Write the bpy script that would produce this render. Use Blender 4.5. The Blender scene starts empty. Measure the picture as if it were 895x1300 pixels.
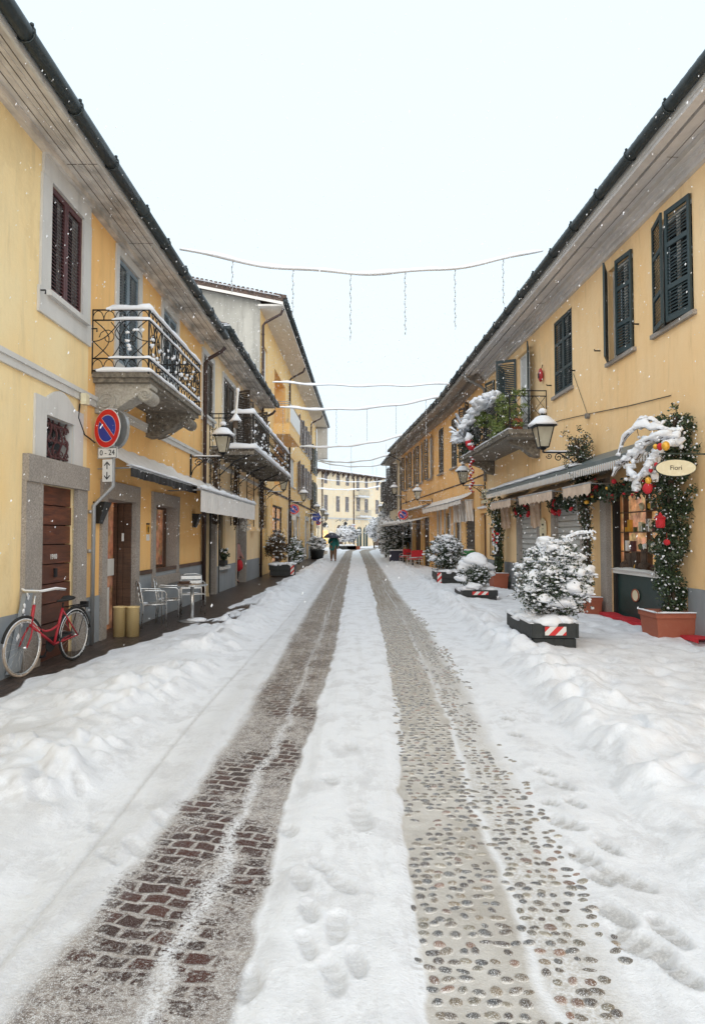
import bpy, bmesh, math, random
import numpy as np
from mathutils import Vector, Matrix, Euler
R = math.radians
PI = math.pi
rnd = random.Random(7)
nrs = np.random.RandomState(11)
SC = bpy.context.scene
COL = SC.collection

# ------------------------------------------------------------------ camera
CAM_LOC = Vector((0, 0, 1.65))
CAM_ROT = Euler((R(92.19), 0, R(-0.39)))
FPX = 811.0
cd = bpy.data.cameras.new('camera')
cam = bpy.data.objects.new('camera', cd)
COL.objects.link(cam)
cam.location = CAM_LOC
cam.rotation_euler = CAM_ROT
cd.sensor_fit = 'HORIZONTAL'
cd.sensor_width = 36
cd.lens = FPX / 895 * 36
cd.clip_start = 0.05
cd.clip_end = 3000
SC.camera = cam
CM = CAM_ROT.to_matrix()


def ray(px, py):
    return CM @ Vector(((px - 447.5) / FPX, -(py - 650) / FPX, -1))


def at_y(px, py, Y):
    """survey point: what stands at distance Y up the street"""
    d = ray(px, py)
    return CAM_LOC + d * (Y / d.y)


# ------------------------------------------------------------------ materials
def newmat(name):
    m = bpy.data.materials.new(name)
    m.use_nodes = True
    nt = m.node_tree
    b = nt.nodes['Principled BSDF']
    return m, nt, b


def N(nt, t, **kw):
    n = nt.nodes.new(t)
    for k, v in kw.items():
        setattr(n, k, v)
    return n


def L(nt, a, b):
    nt.links.new(a, b)


def noise(nt, co, scale, detail=4, rough=0.55, dist=0.0):
    n = N(nt, 'ShaderNodeTexNoise')
    n.inputs['Scale'].default_value = scale
    n.inputs['Detail'].default_value = detail
    n.inputs['Roughness'].default_value = rough
    n.inputs['Distortion'].default_value = dist
    L(nt, co, n.inputs['Vector'])
    return n.outputs['Fac']


def ramp(nt, f, stops):
    r = N(nt, 'ShaderNodeValToRGB')
    e = r.color_ramp.elements
    while len(e) > 1:
        e.remove(e[-1])
    e[0].position = stops[0][0]
    e[0].color = c4(stops[0][1])
    for p, c in stops[1:]:
        x = e.new(p)
        x.color = c4(c)
    L(nt, f, r.inputs['Fac'])
    return r.outputs['Color']


def c4(c):
    if isinstance(c, (int, float)):
        return (c, c, c, 1)
    return (c[0], c[1], c[2], 1)


def mix(nt, f, a, b, mode='MIX'):
    m = N(nt, 'ShaderNodeMix', data_type='RGBA', blend_type=mode)
    for sock, v in ((m.inputs[0], f), (m.inputs[6], a), (m.inputs[7], b)):
        if hasattr(v, 'links') or hasattr(v, 'is_linked'):
            L(nt, v, sock)
        elif isinstance(v, (int, float)) and sock == m.inputs[0]:
            sock.default_value = v
        else:
            sock.default_value = c4(v)
    return m.outputs[2]


def mth(nt, op, a, b=None, clamp=False):
    m = N(nt, 'ShaderNodeMath', operation=op, use_clamp=clamp)
    for i, v in enumerate((a, b)):
        if v is None:
            continue
        if isinstance(v, (int, float)):
            m.inputs[i].default_value = v
        else:
            L(nt, v, m.inputs[i])
    return m.outputs[0]


def bump(nt, b, h, strength=0.3, dist=0.01):
    n = N(nt, 'ShaderNodeBump')
    n.inputs['Strength'].default_value = strength
    n.inputs['Distance'].default_value = dist
    L(nt, h, n.inputs['Height'])
    L(nt, n.outputs[0], b.inputs['Normal'])


def obj_co(nt):
    return N(nt, 'ShaderNodeNewGeometry').outputs['Position']


def mapped(nt, co, scale=(1, 1, 1), rot=(0, 0, 0), loc=(0, 0, 0)):
    m = N(nt, 'ShaderNodeMapping')
    m.inputs['Scale'].default_value = scale
    m.inputs['Rotation'].default_value = rot
    m.inputs['Location'].default_value = loc
    L(nt, co, m.inputs['Vector'])
    return m.outputs[0]


def plaster(name, col, dirt=0.55, dark=0.72, var=None):
    m, nt, b = newmat(name)
    co = obj_co(nt)
    f1 = noise(nt, mapped(nt, co, (0.5, 0.5, 0.35)), 1.3, 6, 0.6)
    f2 = noise(nt, mapped(nt, co, (1.6, 1.6, 0.25)), 2.5, 5, 0.65)
    f3 = noise(nt, co, 90, 3, 0.6)
    var = var or (min(1, col[0] * 1.0), col[1] * 0.86, col[2] * 0.62)
    c = mix(nt, ramp(nt, f1, [(0.35, 0), (0.68, 0.9)]), col, var)
    d = ramp(nt, f2, [(0.48, 0), (0.75, dirt)])
    c = mix(nt, d, c, tuple(x * dark for x in col))
    f4 = noise(nt, mapped(nt, co, (1, 1, .7)), 0.55, 7, 0.72, 0.4)
    c = mix(nt, ramp(nt, f4, [(0.56, 0), (0.60, .22), (0.72, .42)]), c, tuple(x * .70 for x in var))
    f5 = noise(nt, mapped(nt, co, (1, 1, .12)), 5.5, 4, 0.6)
    c = mix(nt, ramp(nt, f5, [(0.60, 0), (0.70, .28)]), c, tuple(x * .55 for x in col))
    c = mix(nt, ramp(nt, f3, [(0.3, 0.14), (0.7, 0)]), c, tuple(x * .6 for x in col))
    L(nt, c, b.inputs['Base Color'])
    b.inputs['Roughness'].default_value = 0.9
    h = mth(nt, 'ADD', mth(nt, 'MULTIPLY', noise(nt, co, 9, 4), 1.0), mth(nt, 'MULTIPLY', f3, 0.25))
    bump(nt, b, h, 0.35, 0.02)
    return m


def stone(name, col, col2, scale=60, rough=0.85, big=3, bmp=0.4):
    m, nt, b = newmat(name)
    co = obj_co(nt)
    f = noise(nt, co, scale, 5, 0.7)
    g = noise(nt, co, big, 5, 0.65)
    c = mix(nt, ramp(nt, f, [(0.38, 0), (0.62, 1)]), col, col2)
    c = mix(nt, ramp(nt, g, [(0.42, 0), (0.72, 0.55)]), c, tuple(x * .55 for x in col))
    L(nt, c, b.inputs['Base Color'])
    b.inputs['Roughness'].default_value = rough
    bump(nt, b, f, bmp, 0.006)
    return m


def paint(name, col, rough=0.5, metal=0.0, wear=0.35, wcol=None, scale=12, spec=None):
    m, nt, b = newmat(name)
    co = obj_co(nt)
    f = noise(nt, co, scale, 6, 0.7)
    wcol = wcol or tuple(min(1, x * 1.8 + 0.02) for x in col)
    c = mix(nt, ramp(nt, f, [(0.5, 0), (0.72, wear)]), col, wcol)
    L(nt, c, b.inputs['Base Color'])
    L(nt, ramp(nt, f, [(0.3, rough * 0.8), (0.7, min(1, rough * 1.3))]), b.inputs['Roughness'])
    b.inputs['Metallic'].default_value = metal
    bump(nt, b, f, 0.15, 0.004)
    return m


def wood(name, col, col2, rough=0.5, sc=(1.2, 1.2, 14)):
    m, nt, b = newmat(name)
    co = obj_co(nt)
    f = noise(nt, mapped(nt, co, sc), 2.2, 6, 0.7, 0.6)
    g = noise(nt, co, 1.6, 3, 0.6)
    c = mix(nt, ramp(nt, f, [(0.35, 0), (0.65, 1)]), col, col2)
    c = mix(nt, ramp(nt, g, [(0.4, 0), (0.65, 0.8)]), c, tuple(x * .35 for x in col))
    L(nt, c, b.inputs['Base Color'])
    b.inputs['Roughness'].default_value = rough
    bump(nt, b, f, 0.3, 0.006)
    return m


def emit(name, col, strength, tex=None):
    m, nt, b = newmat(name)
    co = obj_co(nt)
    c = col
    if tex:
        f = noise(nt, co, tex, 3, 0.6)
        v = N(nt, 'ShaderNodeTexVoronoi')
        v.inputs['Scale'].default_value = tex * 1.3
        L(nt, co, v.inputs['Vector'])
        cc = mix(nt, ramp(nt, f, [(0.36, 0), (0.66, 1)]), tuple(x * .35 for x in col), col)
        cc = mix(nt, 0.25, cc, v.outputs['Color'], 'MULTIPLY')
        L(nt, cc, b.inputs['Emission Color'])
        L(nt, cc, b.inputs['Base Color'])
    else:
        b.inputs['Emission Color'].default_value = c4(col)
        b.inputs['Base Color'].default_value = c4(col)
    b.inputs['Emission Strength'].default_value = strength
    b.inputs['Roughness'].default_value = 0.25
    return m


def snowmat(name='snow_material'):
    m, nt, b = newmat(name)
    co = obj_co(nt)
    f = noise(nt, co, 40, 5, 0.7)
    g = noise(nt, co, 8, 4, 0.6)
    L(nt, mix(nt, g, (0.76, 0.785, 0.84), (0.84, 0.86, 0.90)), b.inputs['Base Color'])
    b.inputs['Roughness'].default_value = 0.7
    b.inputs['Specular IOR Level'].default_value = 0.25
    bump(nt, b, mth(nt, 'ADD', g, mth(nt, 'MULTIPLY', f, 0.35)), 0.5, 0.02)
    return m


def leafmat(name, c1, c2, rough=0.5):
    m, nt, b = newmat(name)
    co = obj_co(nt)
    f = noise(nt, co, 11, 3, 0.6)
    g = noise(nt, co, 60, 2, 0.5)
    c = mix(nt, ramp(nt, f, [(0.35, 0), (0.65, 1)]), c1, c2)
    c = mix(nt, ramp(nt, g, [(0.4, 0), (0.7, 0.6)]), c, tuple(x * .5 for x in c1))
    L(nt, c, b.inputs['Base Color'])
    b.inputs['Roughness'].default_value = rough
    return m


def glassmat(name, col=(0.02, 0.025, 0.03), rough=0.08):
    m, nt, b = newmat(name)
    co = obj_co(nt)
    f = noise(nt, co, 2.0, 4, 0.6)
    L(nt, mix(nt, f, tuple(x * .5 for x in col), tuple(x * 2.2 for x in col)), b.inputs['Base Color'])
    b.inputs['Roughness'].default_value = rough
    b.inputs['Specular IOR Level'].default_value = 0.6
    return m


M = {}
M['snow'] = snowmat()
M['cream'] = plaster('cream_plaster', (0.92, 0.75, 0.44), var=(0.92, 0.66, 0.31), dirt=0.5)
M['orange'] = plaster('orange_plaster', (0.90, 0.57, 0.235), var=(0.90, 0.50, 0.17), dirt=0.4)
M['cream2'] = plaster('pale_plaster', (0.92, 0.73, 0.47), var=(0.92, 0.67, 0.37), dirt=0.35)
M['ochre'] = plaster('ochre_plaster', (0.90, 0.58, 0.23), var=(0.90, 0.66, 0.33), dirt=0.3)
M['rightp'] = plaster('warm_plaster', (0.92, 0.61, 0.30), var=(0.94, 0.70, 0.42), dirt=0.45, dark=0.82)
M['rorange'] = plaster('deep_orange_plaster', (0.90, 0.57, 0.26), var=(0.88, 0.49, 0.18), dirt=0.4)
M['pale'] = plaster('far_plaster', (0.80, 0.69, 0.51), var=(0.82, 0.64, 0.42), dirt=0.3)
M['concrete'] = plaster('grey_render', (0.46, 0.44, 0.39), var=(0.30, 0.29, 0.26), dirt=0.9, dark=0.55)
M['plinth'] = plaster('grey_plinth', (0.33, 0.36, 0.39), var=(0.22, 0.24, 0.26), dirt=0.6)
M['trim'] = plaster('grey_trim', (0.66, 0.65, 0.63), var=(0.55, 0.54, 0.52), dirt=0.5)
M['granite'] = stone('granite', (0.42, 0.38, 0.34), (0.24, 0.21, 0.19), 45)
M['carved'] = stone('carved_stone', (0.46, 0.43, 0.38), (0.30, 0.28, 0.24), 25, big=6)
M['darkstone'] = stone('weathered_stone', (0.26, 0.23, 0.19), (0.10, 0.09, 0.075), 14, big=4)
M['soffit'] = wood('soffit_boards', (0.78, 0.73, 0.67), (0.60, 0.55, 0.50), 0.8, (6, 0.4, 6))
M['soffitw'] = plaster('pale_soffit', (0.78, 0.74, 0.69), var=(0.68, 0.65, 0.60), dirt=0.5)
M['cornice'] = plaster('grey_cornice', (0.70, 0.67, 0.66), var=(0.58, 0.56, 0.55), dirt=0.6)
M['oldcornice'] = stone('worn_cornice', (0.42, 0.37, 0.32), (0.20, 0.17, 0.15), 16, big=2, bmp=1.0)
M['gutter'] = paint('gutter_metal', (0.030, 0.040, 0.044), 0.45, 0.3, 0.5, (0.10, 0.11, 0.115), 5)
M['pipe'] = paint('brown_pipe', (0.05, 0.03, 0.028), 0.5, 0.2, 0.5, (0.12, 0.07, 0.06))
M['greypipe'] = paint('grey_pipe', (0.22, 0.21, 0.20), 0.55, 0.3, 0.5)
M['tile'] = stone('roof_tile', (0.14, 0.09, 0.07), (0.05, 0.04, 0.035), 12)
M['iron'] = paint('black_iron', (0.018, 0.019, 0.022), 0.5, 0.4, 0.3, (0.07, 0.06, 0.055))
M['shred'] = paint('dark_red_shutter', (0.085, 0.028, 0.03), 0.55, 0, 0.5, (0.16, 0.07, 0.065))
M['shblue'] = paint('grey_blue_shutter', (0.19, 0.24, 0.28), 0.55, 0, 0.4)
M['shbrown'] = paint('brown_shutter', (0.10, 0.075, 0.055), 0.6, 0, 0.5)
M['shgreen'] = paint('dark_green_shutter', (0.022, 0.040, 0.045), 0.5, 0, 0.35, (0.07, 0.10, 0.105))
M['shgrey'] = paint('grey_shutter', (0.21, 0.19, 0.19), 0.6, 0, 0.4)
M['shdark'] = paint('dark_grey_shutter', (0.075, 0.07, 0.068), 0.6, 0, 0.5, (0.2, 0.19, 0.18))
M['door'] = wood('old_red_wood', (0.20, 0.060, 0.028), (0.045, 0.013, 0.010), 0.5, (1, 1, 9))
M['doorfar'] = wood('brown_wood', (0.14, 0.075, 0.045), (0.06, 0.03, 0.02), 0.5)
M['greenpanel'] = paint('dark_green_panel', (0.018, 0.042, 0.040), 0.35, 0, 0.3)
M['white'] = paint('white_paint', (0.74, 0.74, 0.72), 0.5, 0, 0.3, (0.6, 0.6, 0.58))
M['glass'] = glassmat('dark_glass')
M['glasslite'] = glassmat('pale_glass', (0.18, 0.19, 0.19), 0.12)
M['curtain'] = paint('net_curtain', (0.55, 0.56, 0.56), 0.8, 0, 0.5, (0.3, 0.31, 0.31))
M['awn'] = paint('pale_awning_fabric', (0.74, 0.71, 0.68), 0.9, 0, 0.6, (0.52, 0.49, 0.46), 7)
M['gum'] = paint('gum_tyre', (0.42, 0.34, 0.27), 0.7, 0, 0.5, (0.2, 0.15, 0.12))
M['awnb'] = paint('beige_awning_fabric', (0.60, 0.47, 0.37), 0.9, 0, 0.7, (0.36, 0.25, 0.19), 5)
M['awnd'] = paint('grey_awning_fabric', (0.20, 0.19, 0.18), 0.9, 0, 0.6, (0.34, 0.32, 0.30), 6)
M['canopy'] = paint('grey_green_canopy', (0.12, 0.15, 0.16), 0.45, 0, 0.5, (0.30, 0.33, 0.34), 4)
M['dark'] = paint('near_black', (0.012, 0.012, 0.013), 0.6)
M['roller'] = paint('grey_roller_shutter', (0.50, 0.51, 0.50), 0.5, 0.0, 0.4, (0.36, 0.36, 0.35))
M['alu'] = paint('aluminium', (0.62, 0.62, 0.61), 0.28, 0.9, 0.3)
M['galv'] = paint('galvanised_steel', (0.36, 0.37, 0.38), 0.45, 0.6, 0.5, (0.52, 0.52, 0.52))
M['redpaint'] = paint('bicycle_red', (0.40, 0.022, 0.035), 0.35, 0, 0.3, (0.30, 0.02, 0.02))
M['signred'] = paint('sign_red', (0.62, 0.018, 0.018), 0.35, 0, 0.15)
M['signblue'] = paint('sign_blue', (0.012, 0.045, 0.33), 0.35, 0, 0.15)
M['signwhite'] = paint('sign_white', (0.72, 0.72, 0.70), 0.4, 0, 0.25, (0.55, 0.55, 0.54))
M['black'] = paint('sign_black', (0.01, 0.01, 0.01), 0.5, 0, 0.1)
M['rubber'] = paint('rubber', (0.015, 0.015, 0.015), 0.8)
M['terra'] = paint('terracotta', (0.34, 0.10, 0.055), 0.75, 0, 0.5, (0.42, 0.17, 0.11))
M['planter'] = paint('black_planter_plastic', (0.022, 0.026, 0.026), 0.55, 0, 0.4, (0.09, 0.09, 0.09), 9)
M['redcloth'] = paint('red_cloth', (0.46, 0.018, 0.028), 0.8, 0, 0.4)
M['yellow'] = paint('gold_bauble', (0.70, 0.38, 0.05), 0.3, 0.3)
M['ivory'] = paint('ivory_sign', (0.70, 0.64, 0.45), 0.45, 0, 0.3)
M['bark'] = wood('bark', (0.13, 0.085, 0.06), (0.05, 0.035, 0.025), 0.9, (20, 20, 3))
M['vine'] = leafmat('dry_vine_leaf', (0.10, 0.055, 0.035), (0.06, 0.06, 0.03))
M['leafd'] = leafmat('dark_leaf', (0.022, 0.045, 0.022), (0.05, 0.075, 0.035))
M['leafg'] = leafmat('fresh_leaf', (0.12, 0.20, 0.045), (0.26, 0.28, 0.08))
M['leafb'] = leafmat('mid_green_leaf', (0.035, 0.075, 0.028), (0.09, 0.11, 0.05))
M['leaft'] = leafmat('brown_leaf', (0.12, 0.065, 0.035), (0.06, 0.055, 0.025))
M['warm'] = emit('lit_shop_interior', (0.80, 0.45, 0.24), 0.40, 4.5)
M['warmfar'] = emit('lit_window_glow', (1.0, 0.62, 0.22), 1.3, 1.5)
M['interior'] = emit('dim_bar_interior', (0.45, 0.22, 0.12), 0.30, 4.0)
M['lampglass'] = glassmat('lantern_glass', (0.30, 0.28, 0.22), 0.2)
M['skin'] = paint('skin', (0.42, 0.22, 0.16), 0.6)
M['coat'] = paint('teal_coat', (0.02, 0.17, 0.16), 0.8)
M['trousers'] = paint('brown_trousers', (0.19, 0.12, 0.08), 0.85)
M['navy'] = paint('navy_umbrella', (0.022, 0.022, 0.050), 0.5)
M['pinkcoat'] = paint('dusty_pink_coat', (0.33, 0.17, 0.15), 0.85)
M['binGreen'] = paint('green_plastic', (0.02, 0.17, 0.045), 0.45)
M['flakes'] = snowmat('snowflake_material')


def gold():
    m, nt, b = newmat('patterned_gold')
    tc = N(nt, 'ShaderNodeTexCoord').outputs['Object']
    sep = N(nt, 'ShaderNodeSeparateXYZ')
    L(nt, tc, sep.inputs[0])
    ang = mth(nt, 'ARCTAN2', sep.outputs[1], sep.outputs[0])
    h = mth(nt, 'SINE', mth(nt, 'ADD', mth(nt, 'MULTIPLY', ang, 34), mth(nt, 'MULTIPLY', sep.outputs[2], 190)))
    L(nt, mix(nt, ramp(nt, h, [(0.0, 0), (0.6, 1)]), (0.55, 0.36, 0.11), (0.95, 0.80, 0.48)), b.inputs['Base Color'])
    b.inputs['Metallic'].default_value = 0.1
    b.inputs['Roughness'].default_value = 0.32
    bump(nt, b, h, 0.5, 0.004)
    return m


M['gold'] = gold()


def tape():
    m, nt, b = newmat('red_white_tape')
    tc = N(nt, 'ShaderNodeTexCoord').outputs['Object']
    sep = N(nt, 'ShaderNodeSeparateXYZ')
    L(nt, tc, sep.inputs[0])
    s = mth(nt, 'ADD', mth(nt, 'ADD', sep.outputs[0], sep.outputs[1]), mth(nt, 'MULTIPLY', sep.outputs[2], -1.0))
    fr = mth(nt, 'FRACT', mth(nt, 'MULTIPLY', s, 5.2))
    L(nt, mix(nt, mth(nt, 'GREATER_THAN', fr, 0.5), (0.72, 0.70, 0.68), (0.62, 0.03, 0.03)), b.inputs['Base Color'])
    b.inputs['Roughness'].default_value = 0.4
    return m


M['tape'] = tape()

# ------------------------------------------------------------------ mesh builder
_bm = bmesh.new()
bmesh.ops.create_icosphere(_bm, subdivisions=1, radius=1)
ICO1 = (np.array([v.co[:] for v in _bm.verts]), [tuple(v.index for v in f.verts) for f in _bm.faces])
_bm.free()
_bm = bmesh.new()
bmesh.ops.create_icosphere(_bm, subdivisions=2, radius=1)
ICO2 = (np.array([v.co[:] for v in _bm.verts]), [tuple(v.index for v in f.verts) for f in _bm.faces])
_bm.free()
_bm = bmesh.new()
bmesh.ops.create_icosphere(_bm, subdivisions=3, radius=1)
ICO3 = (np.array([v.co[:] for v in _bm.verts]), [tuple(v.index for v in f.verts) for f in _bm.faces])
_bm.free()


class MB:
    def __init__(s):
        s.v = []
        s.f = []
        s.n = 0

    def add(s, verts, faces):
        verts = np.asarray(verts, dtype=float).reshape(-1, 3)
        k = s.n
        s.v.append(verts)
        s.f.extend([tuple(i + k for i in f) for f in faces])
        s.n += len(verts)

    def box(s, x0, x1, y0, y1, z0, z1, m=None):
        p = [(x, y, z) for z in (z0, z1) for y in (y0, y1) for x in (x0, x1)]
        if m is not None:
            p = [tuple(m @ Vector(q)) for q in p]
        s.add(p, [(0, 2, 3, 1), (4, 5, 7, 6), (0, 1, 5, 4), (2, 6, 7, 3), (0, 4, 6, 2), (1, 3, 7, 5)])

    def quad(s, *p):
        s.add([tuple(q) for q in p], [tuple(range(len(p)))])

    def tube(s, pts, r, seg=6, caps=True):
        pts = [Vector(p) for p in pts]
        n = len(pts)
        rr = r if hasattr(r, '__len__') else [r] * n
        vs = []
        up = Vector((0, 0, 1))
        prev = None
        for i, p in enumerate(pts):
            t = (pts[min(i + 1, n - 1)] - pts[max(i - 1, 0)])
            if t.length < 1e-9:
                t = Vector((0, 0, 1))
            t.normalize()
            if prev is None:
                a = up if abs(t.z) < 0.9 else Vector((1, 0, 0))
                u = t.cross(a).normalized()
            else:
                u = (prev - t * prev.dot(t))
                u = u.normalized() if u.length > 1e-6 else t.orthogonal().normalized()
            prev = u
            w = t.cross(u)
            for k in range(seg):
                a = 2 * PI * k / seg
                q = p + (u * math.cos(a) + w * math.sin(a)) * rr[i]
                vs.append(tuple(q))
        fs = []
        for i in range(n - 1):
            for k in range(seg):
                a, b = i * seg + k, i * seg + (k + 1) % seg
                fs.append((a, b, b + seg, a + seg))
        if caps:
            fs.append(tuple(range(seg))[::-1])
            fs.append(tuple((n - 1) * seg + k for k in range(seg)))
        s.add(vs, fs)

    def lathe(s, prof, seg=16, m=None, ang0=0.0):
        """prof: list of (r, z)"""
        vs = []
        for r, z in prof:
            for k in range(seg):
                a = 2 * PI * k / seg + ang0
                q = Vector((r * math.cos(a), r * math.sin(a), z))
                vs.append(tuple(m @ q) if m is not None else tuple(q))
        fs = []
        for i in range(len(prof) - 1):
            for k in range(seg):
                a, b = i * seg + k, i * seg + (k + 1) % seg
                fs.append((a, b, b + seg, a + seg))
        fs.append(tuple(range(seg))[::-1])
        fs.append(tuple((len(prof) - 1) * seg + k for k in range(seg)))
        s.add(vs, fs)

    def prism(s, poly, h0, h1, m):
        """poly in local xy, extruded along local z, placed by m"""
        n = len(poly)
        vs = [tuple(m @ Vector((x, y, h))) for h in (h0, h1) for x, y in poly]
        fs = [tuple(range(n))[::-1], tuple(range(n, 2 * n))]
        fs += [(i, (i + 1) % n, (i + 1) % n + n, i + n) for i in range(n)]
        s.add(vs, fs)

    def blob(s, c, r, ico=ICO2, jit=0.18, rot=True):
        v, f = ico
        r = np.array(r if hasattr(r, '__len__') else (r, r, r), dtype=float)
        ph = nrs.uniform(0, 6.28, 6)
        d = 1 + jit * (np.sin(v[:, 0] * 3.1 + ph[0]) * np.sin(v[:, 1] * 2.7 + ph[1]) + 0.6 * np.sin(v[:, 2] * 5 + ph[2] + v[:, 0] * 3)) + jit * .5 * np.sin(v[:, 0] * 7 + ph[3]) * np.cos(v[:, 1] * 6 + ph[4])
        s.add(v * d[:, None] * r + np.array(tuple(c)), f)

    def strip(s, pts, w, h, seed=0, jit=0.25, under=0.0):
        """snow lying along a rail: rounded ridge"""
        pts = [Vector(p) for p in pts]
        out = []
        for a, b in zip(pts[:-1], pts[1:]):
            k = max(1, int((b - a).length / 0.09))
            out += [a.lerp(b, i / k) for i in range(k)]
        out.append(pts[-1])
        n = len(out)
        prof = [(-.5, -under), (-.55, .3), (-.35, .8), (0, 1), (.35, .8), (.55, .3), (.5, -under)]
        vs = []
        rr = random.Random(seed)
        ph = [rr.uniform(0, 6) for _ in range(4)]
        for i, p in enumerate(out):
            t = out[min(i + 1, n - 1)] - out[max(i - 1, 0)]
            t.z = 0
            t = t.normalized() if t.length > 1e-6 else Vector((0, 1, 0))
            u = Vector((t.y, -t.x, 0))
            hh = h * (1 + jit * (math.sin(i * .9 + ph[0]) * .5 + math.sin(i * .37 + ph[1]) * .6 + rr.uniform(-.3, .3)))
            if i in (0, n - 1):
                hh *= 0.45
            ww = w * (1 + jit * .5 * math.sin(i * .6 + ph[2]))
            for x, z in prof:
                vs.append(tuple(p + u * (x * ww) + Vector((0, 0, z * hh))))
        k = len(prof)
        fs = []
        for i in range(n - 1):
            for j in range(k - 1):
                a = i * k + j
                fs.append((a, a + 1, a + 1 + k, a + k))
            fs.append((i * k + k - 1, i * k, i * k + k, i * k + 2 * k - 1))
        fs.append(tuple(range(k)))
        fs.append(tuple((n - 1) * k + j for j in range(k))[::-1])
        s.add(vs, fs)

    def leaves(s, c, n, spread, size, tilt=1.0, asp=0.5):
        """n small rhombic leaves scattered round points c (k,3)"""
        c = np.asarray(c, dtype=float).reshape(-1, 3)
        idx = nrs.randint(0, len(c), n)
        p = c[idx] + nrs.normal(0, 1, (n, 3)) * np.asarray(spread) * 0.55
        d = nrs.normal(0, 1, (n, 3))
        d[:, 2] *= tilt
        d /= np.linalg.norm(d, axis=1)[:, None]
        e = nrs.normal(0, 1, (n, 3))
        e -= d * (e * d).sum(1)[:, None]
        e /= np.linalg.norm(e, axis=1)[:, None]
        sz = size * nrs.uniform(0.6, 1.4, (n, 1))
        v = np.stack([p - d * sz * .5, p + e * sz * asp * .5 - d * sz * .05, p + d * sz * .5, p - e * sz * asp * .5 - d * sz * .05], 1).reshape(-1, 3)
        k = s.n
        s.v.append(v)
        s.f.extend([(k + 4 * i, k + 4 * i + 1, k + 4 * i + 2, k + 4 * i + 3) for i in range(n)])
        s.n += len(v)

    def build(s, name, mat, parent=None, smooth=False, origin=None):
        me = bpy.data.meshes.new(name)
        v = np.concatenate(s.v) if s.v else np.zeros((0, 3))
        if origin is not None:
            v = v - np.array(tuple(origin))
        me.from_pydata(v.tolist(), [], s.f)
        if smooth:
            me.polygons.foreach_set('use_smooth', [True] * len(me.polygons))
        me.materials.append(mat)
        me.update()
        o = bpy.data.objects.new(name, me)
        COL.objects.link(o)
        if parent is not None:
            o.parent = parent
        return o


def wbuild(mb, name, mat, parent, smooth=False):
    """mesh given in world coordinates, child of an empty (unrotated)"""
    org = Vector((0, 0, 0))
    p = parent
    while p is not None:
        org += p.location
        p = p.parent
    return mb.build(name, mat, parent, smooth, org)


def empty(name, loc=(0, 0, 0), rz=0.0):
    o = bpy.data.objects.new(name, None)
    o.empty_display_size = 0.2
    o.location = loc
    o.rotation_euler = (0, 0, rz)
    COL.objects.link(o)
    return o


def tag(o, label=None, cat=None, group=None, kind=None):
    if label:
        o['label'] = label
    if cat:
        o['category'] = cat
    if group:
        o['group'] = group
    if kind:
        o['kind'] = kind
    return o


def copy_tree(o, parent=None):
    c = o.copy()
    COL.objects.link(c)
    c.parent = parent
    for ch in [x for x in COL.objects if x.parent == o]:
        copy_tree(ch, c)
    return c


def text(body, size, mat, parent, mtx, name='lettering', align='CENTER', ext=0.002, sx=1.0):
    cu = bpy.data.curves.new(name, 'FONT')
    cu.body = body
    cu.size = size
    cu.align_x = align
    cu.align_y = 'CENTER'
    cu.extrude = ext
    tmp = bpy.data.objects.new(name, cu)
    COL.objects.link(tmp)
    dg = bpy.context.evaluated_depsgraph_get()
    me = bpy.data.meshes.new_from_object(tmp.evaluated_get(dg))
    bpy.data.objects.remove(tmp)
    me.materials.clear()
    me.materials.append(mat)
    o = bpy.data.objects.new(name, me)
    COL.objects.link(o)
    o.parent = parent
    o.matrix_local = mtx @ Matrix.Diagonal((sx, 1, 1, 1))
    return o


def frame_m(loc, right, up):
    r = Vector(right).normalized()
    u = Vector(up).normalized()
    n = r.cross(u)
    return Matrix((
        (r.x, u.x, n.x, loc[0]), (r.y, u.y, n.y, loc[1]), (r.z, u.z, n.z, loc[2]), (0, 0, 0, 1)))


# ------------------------------------------------------------------ facades
class Fac:
    def __init__(s, p0, p1, side):
        s.p0 = Vector((p0[0], p0[1], 0))
        s.p1 = Vector((p1[0], p1[1], 0))
        s.t = (s.p1 - s.p0).normalized()
        s.n = Vector((s.t.y, -s.t.x, 0)) if side == 'L' else Vector((-s.t.y, s.t.x, 0))
        s.len = (s.p1 - s.p0).length

    def P(s, a, d, z):
        q = s.p0 + s.t * a + s.n * d
        return Vector((q.x, q.y, z))

    def uv(s, px, py, d=0.0):
        r = ray(px, py)
        o = s.p0 + s.n * d
        k = (o - CAM_LOC).dot(s.n) / r.dot(s.n)
        q = CAM_LOC + r * k
        return ((q - s.p0).dot(s.t), q.z)

    def box(s, mb, a0, a1, d0, d1, z0, z1):
        p = [tuple(s.P(a, d, z)) for z in (z0, z1) for d in (d0, d1) for a in (a0, a1)]
        mb.add(p, [(0, 2, 3, 1), (4, 5, 7, 6), (0, 1, 5, 4), (2, 6, 7, 3), (0, 4, 6, 2), (1, 3, 7, 5)])

    def rect(s, a, b, d=0.0):
        """two pixels at opposite corners -> s0,s1,z0,z1"""
        sa, za = s.uv(a[0], a[1], d)
        sb, zb = s.uv(b[0], b[1], d)
        return min(sa, sb), max(sa, sb), min(za, zb), max(za, zb)


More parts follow.
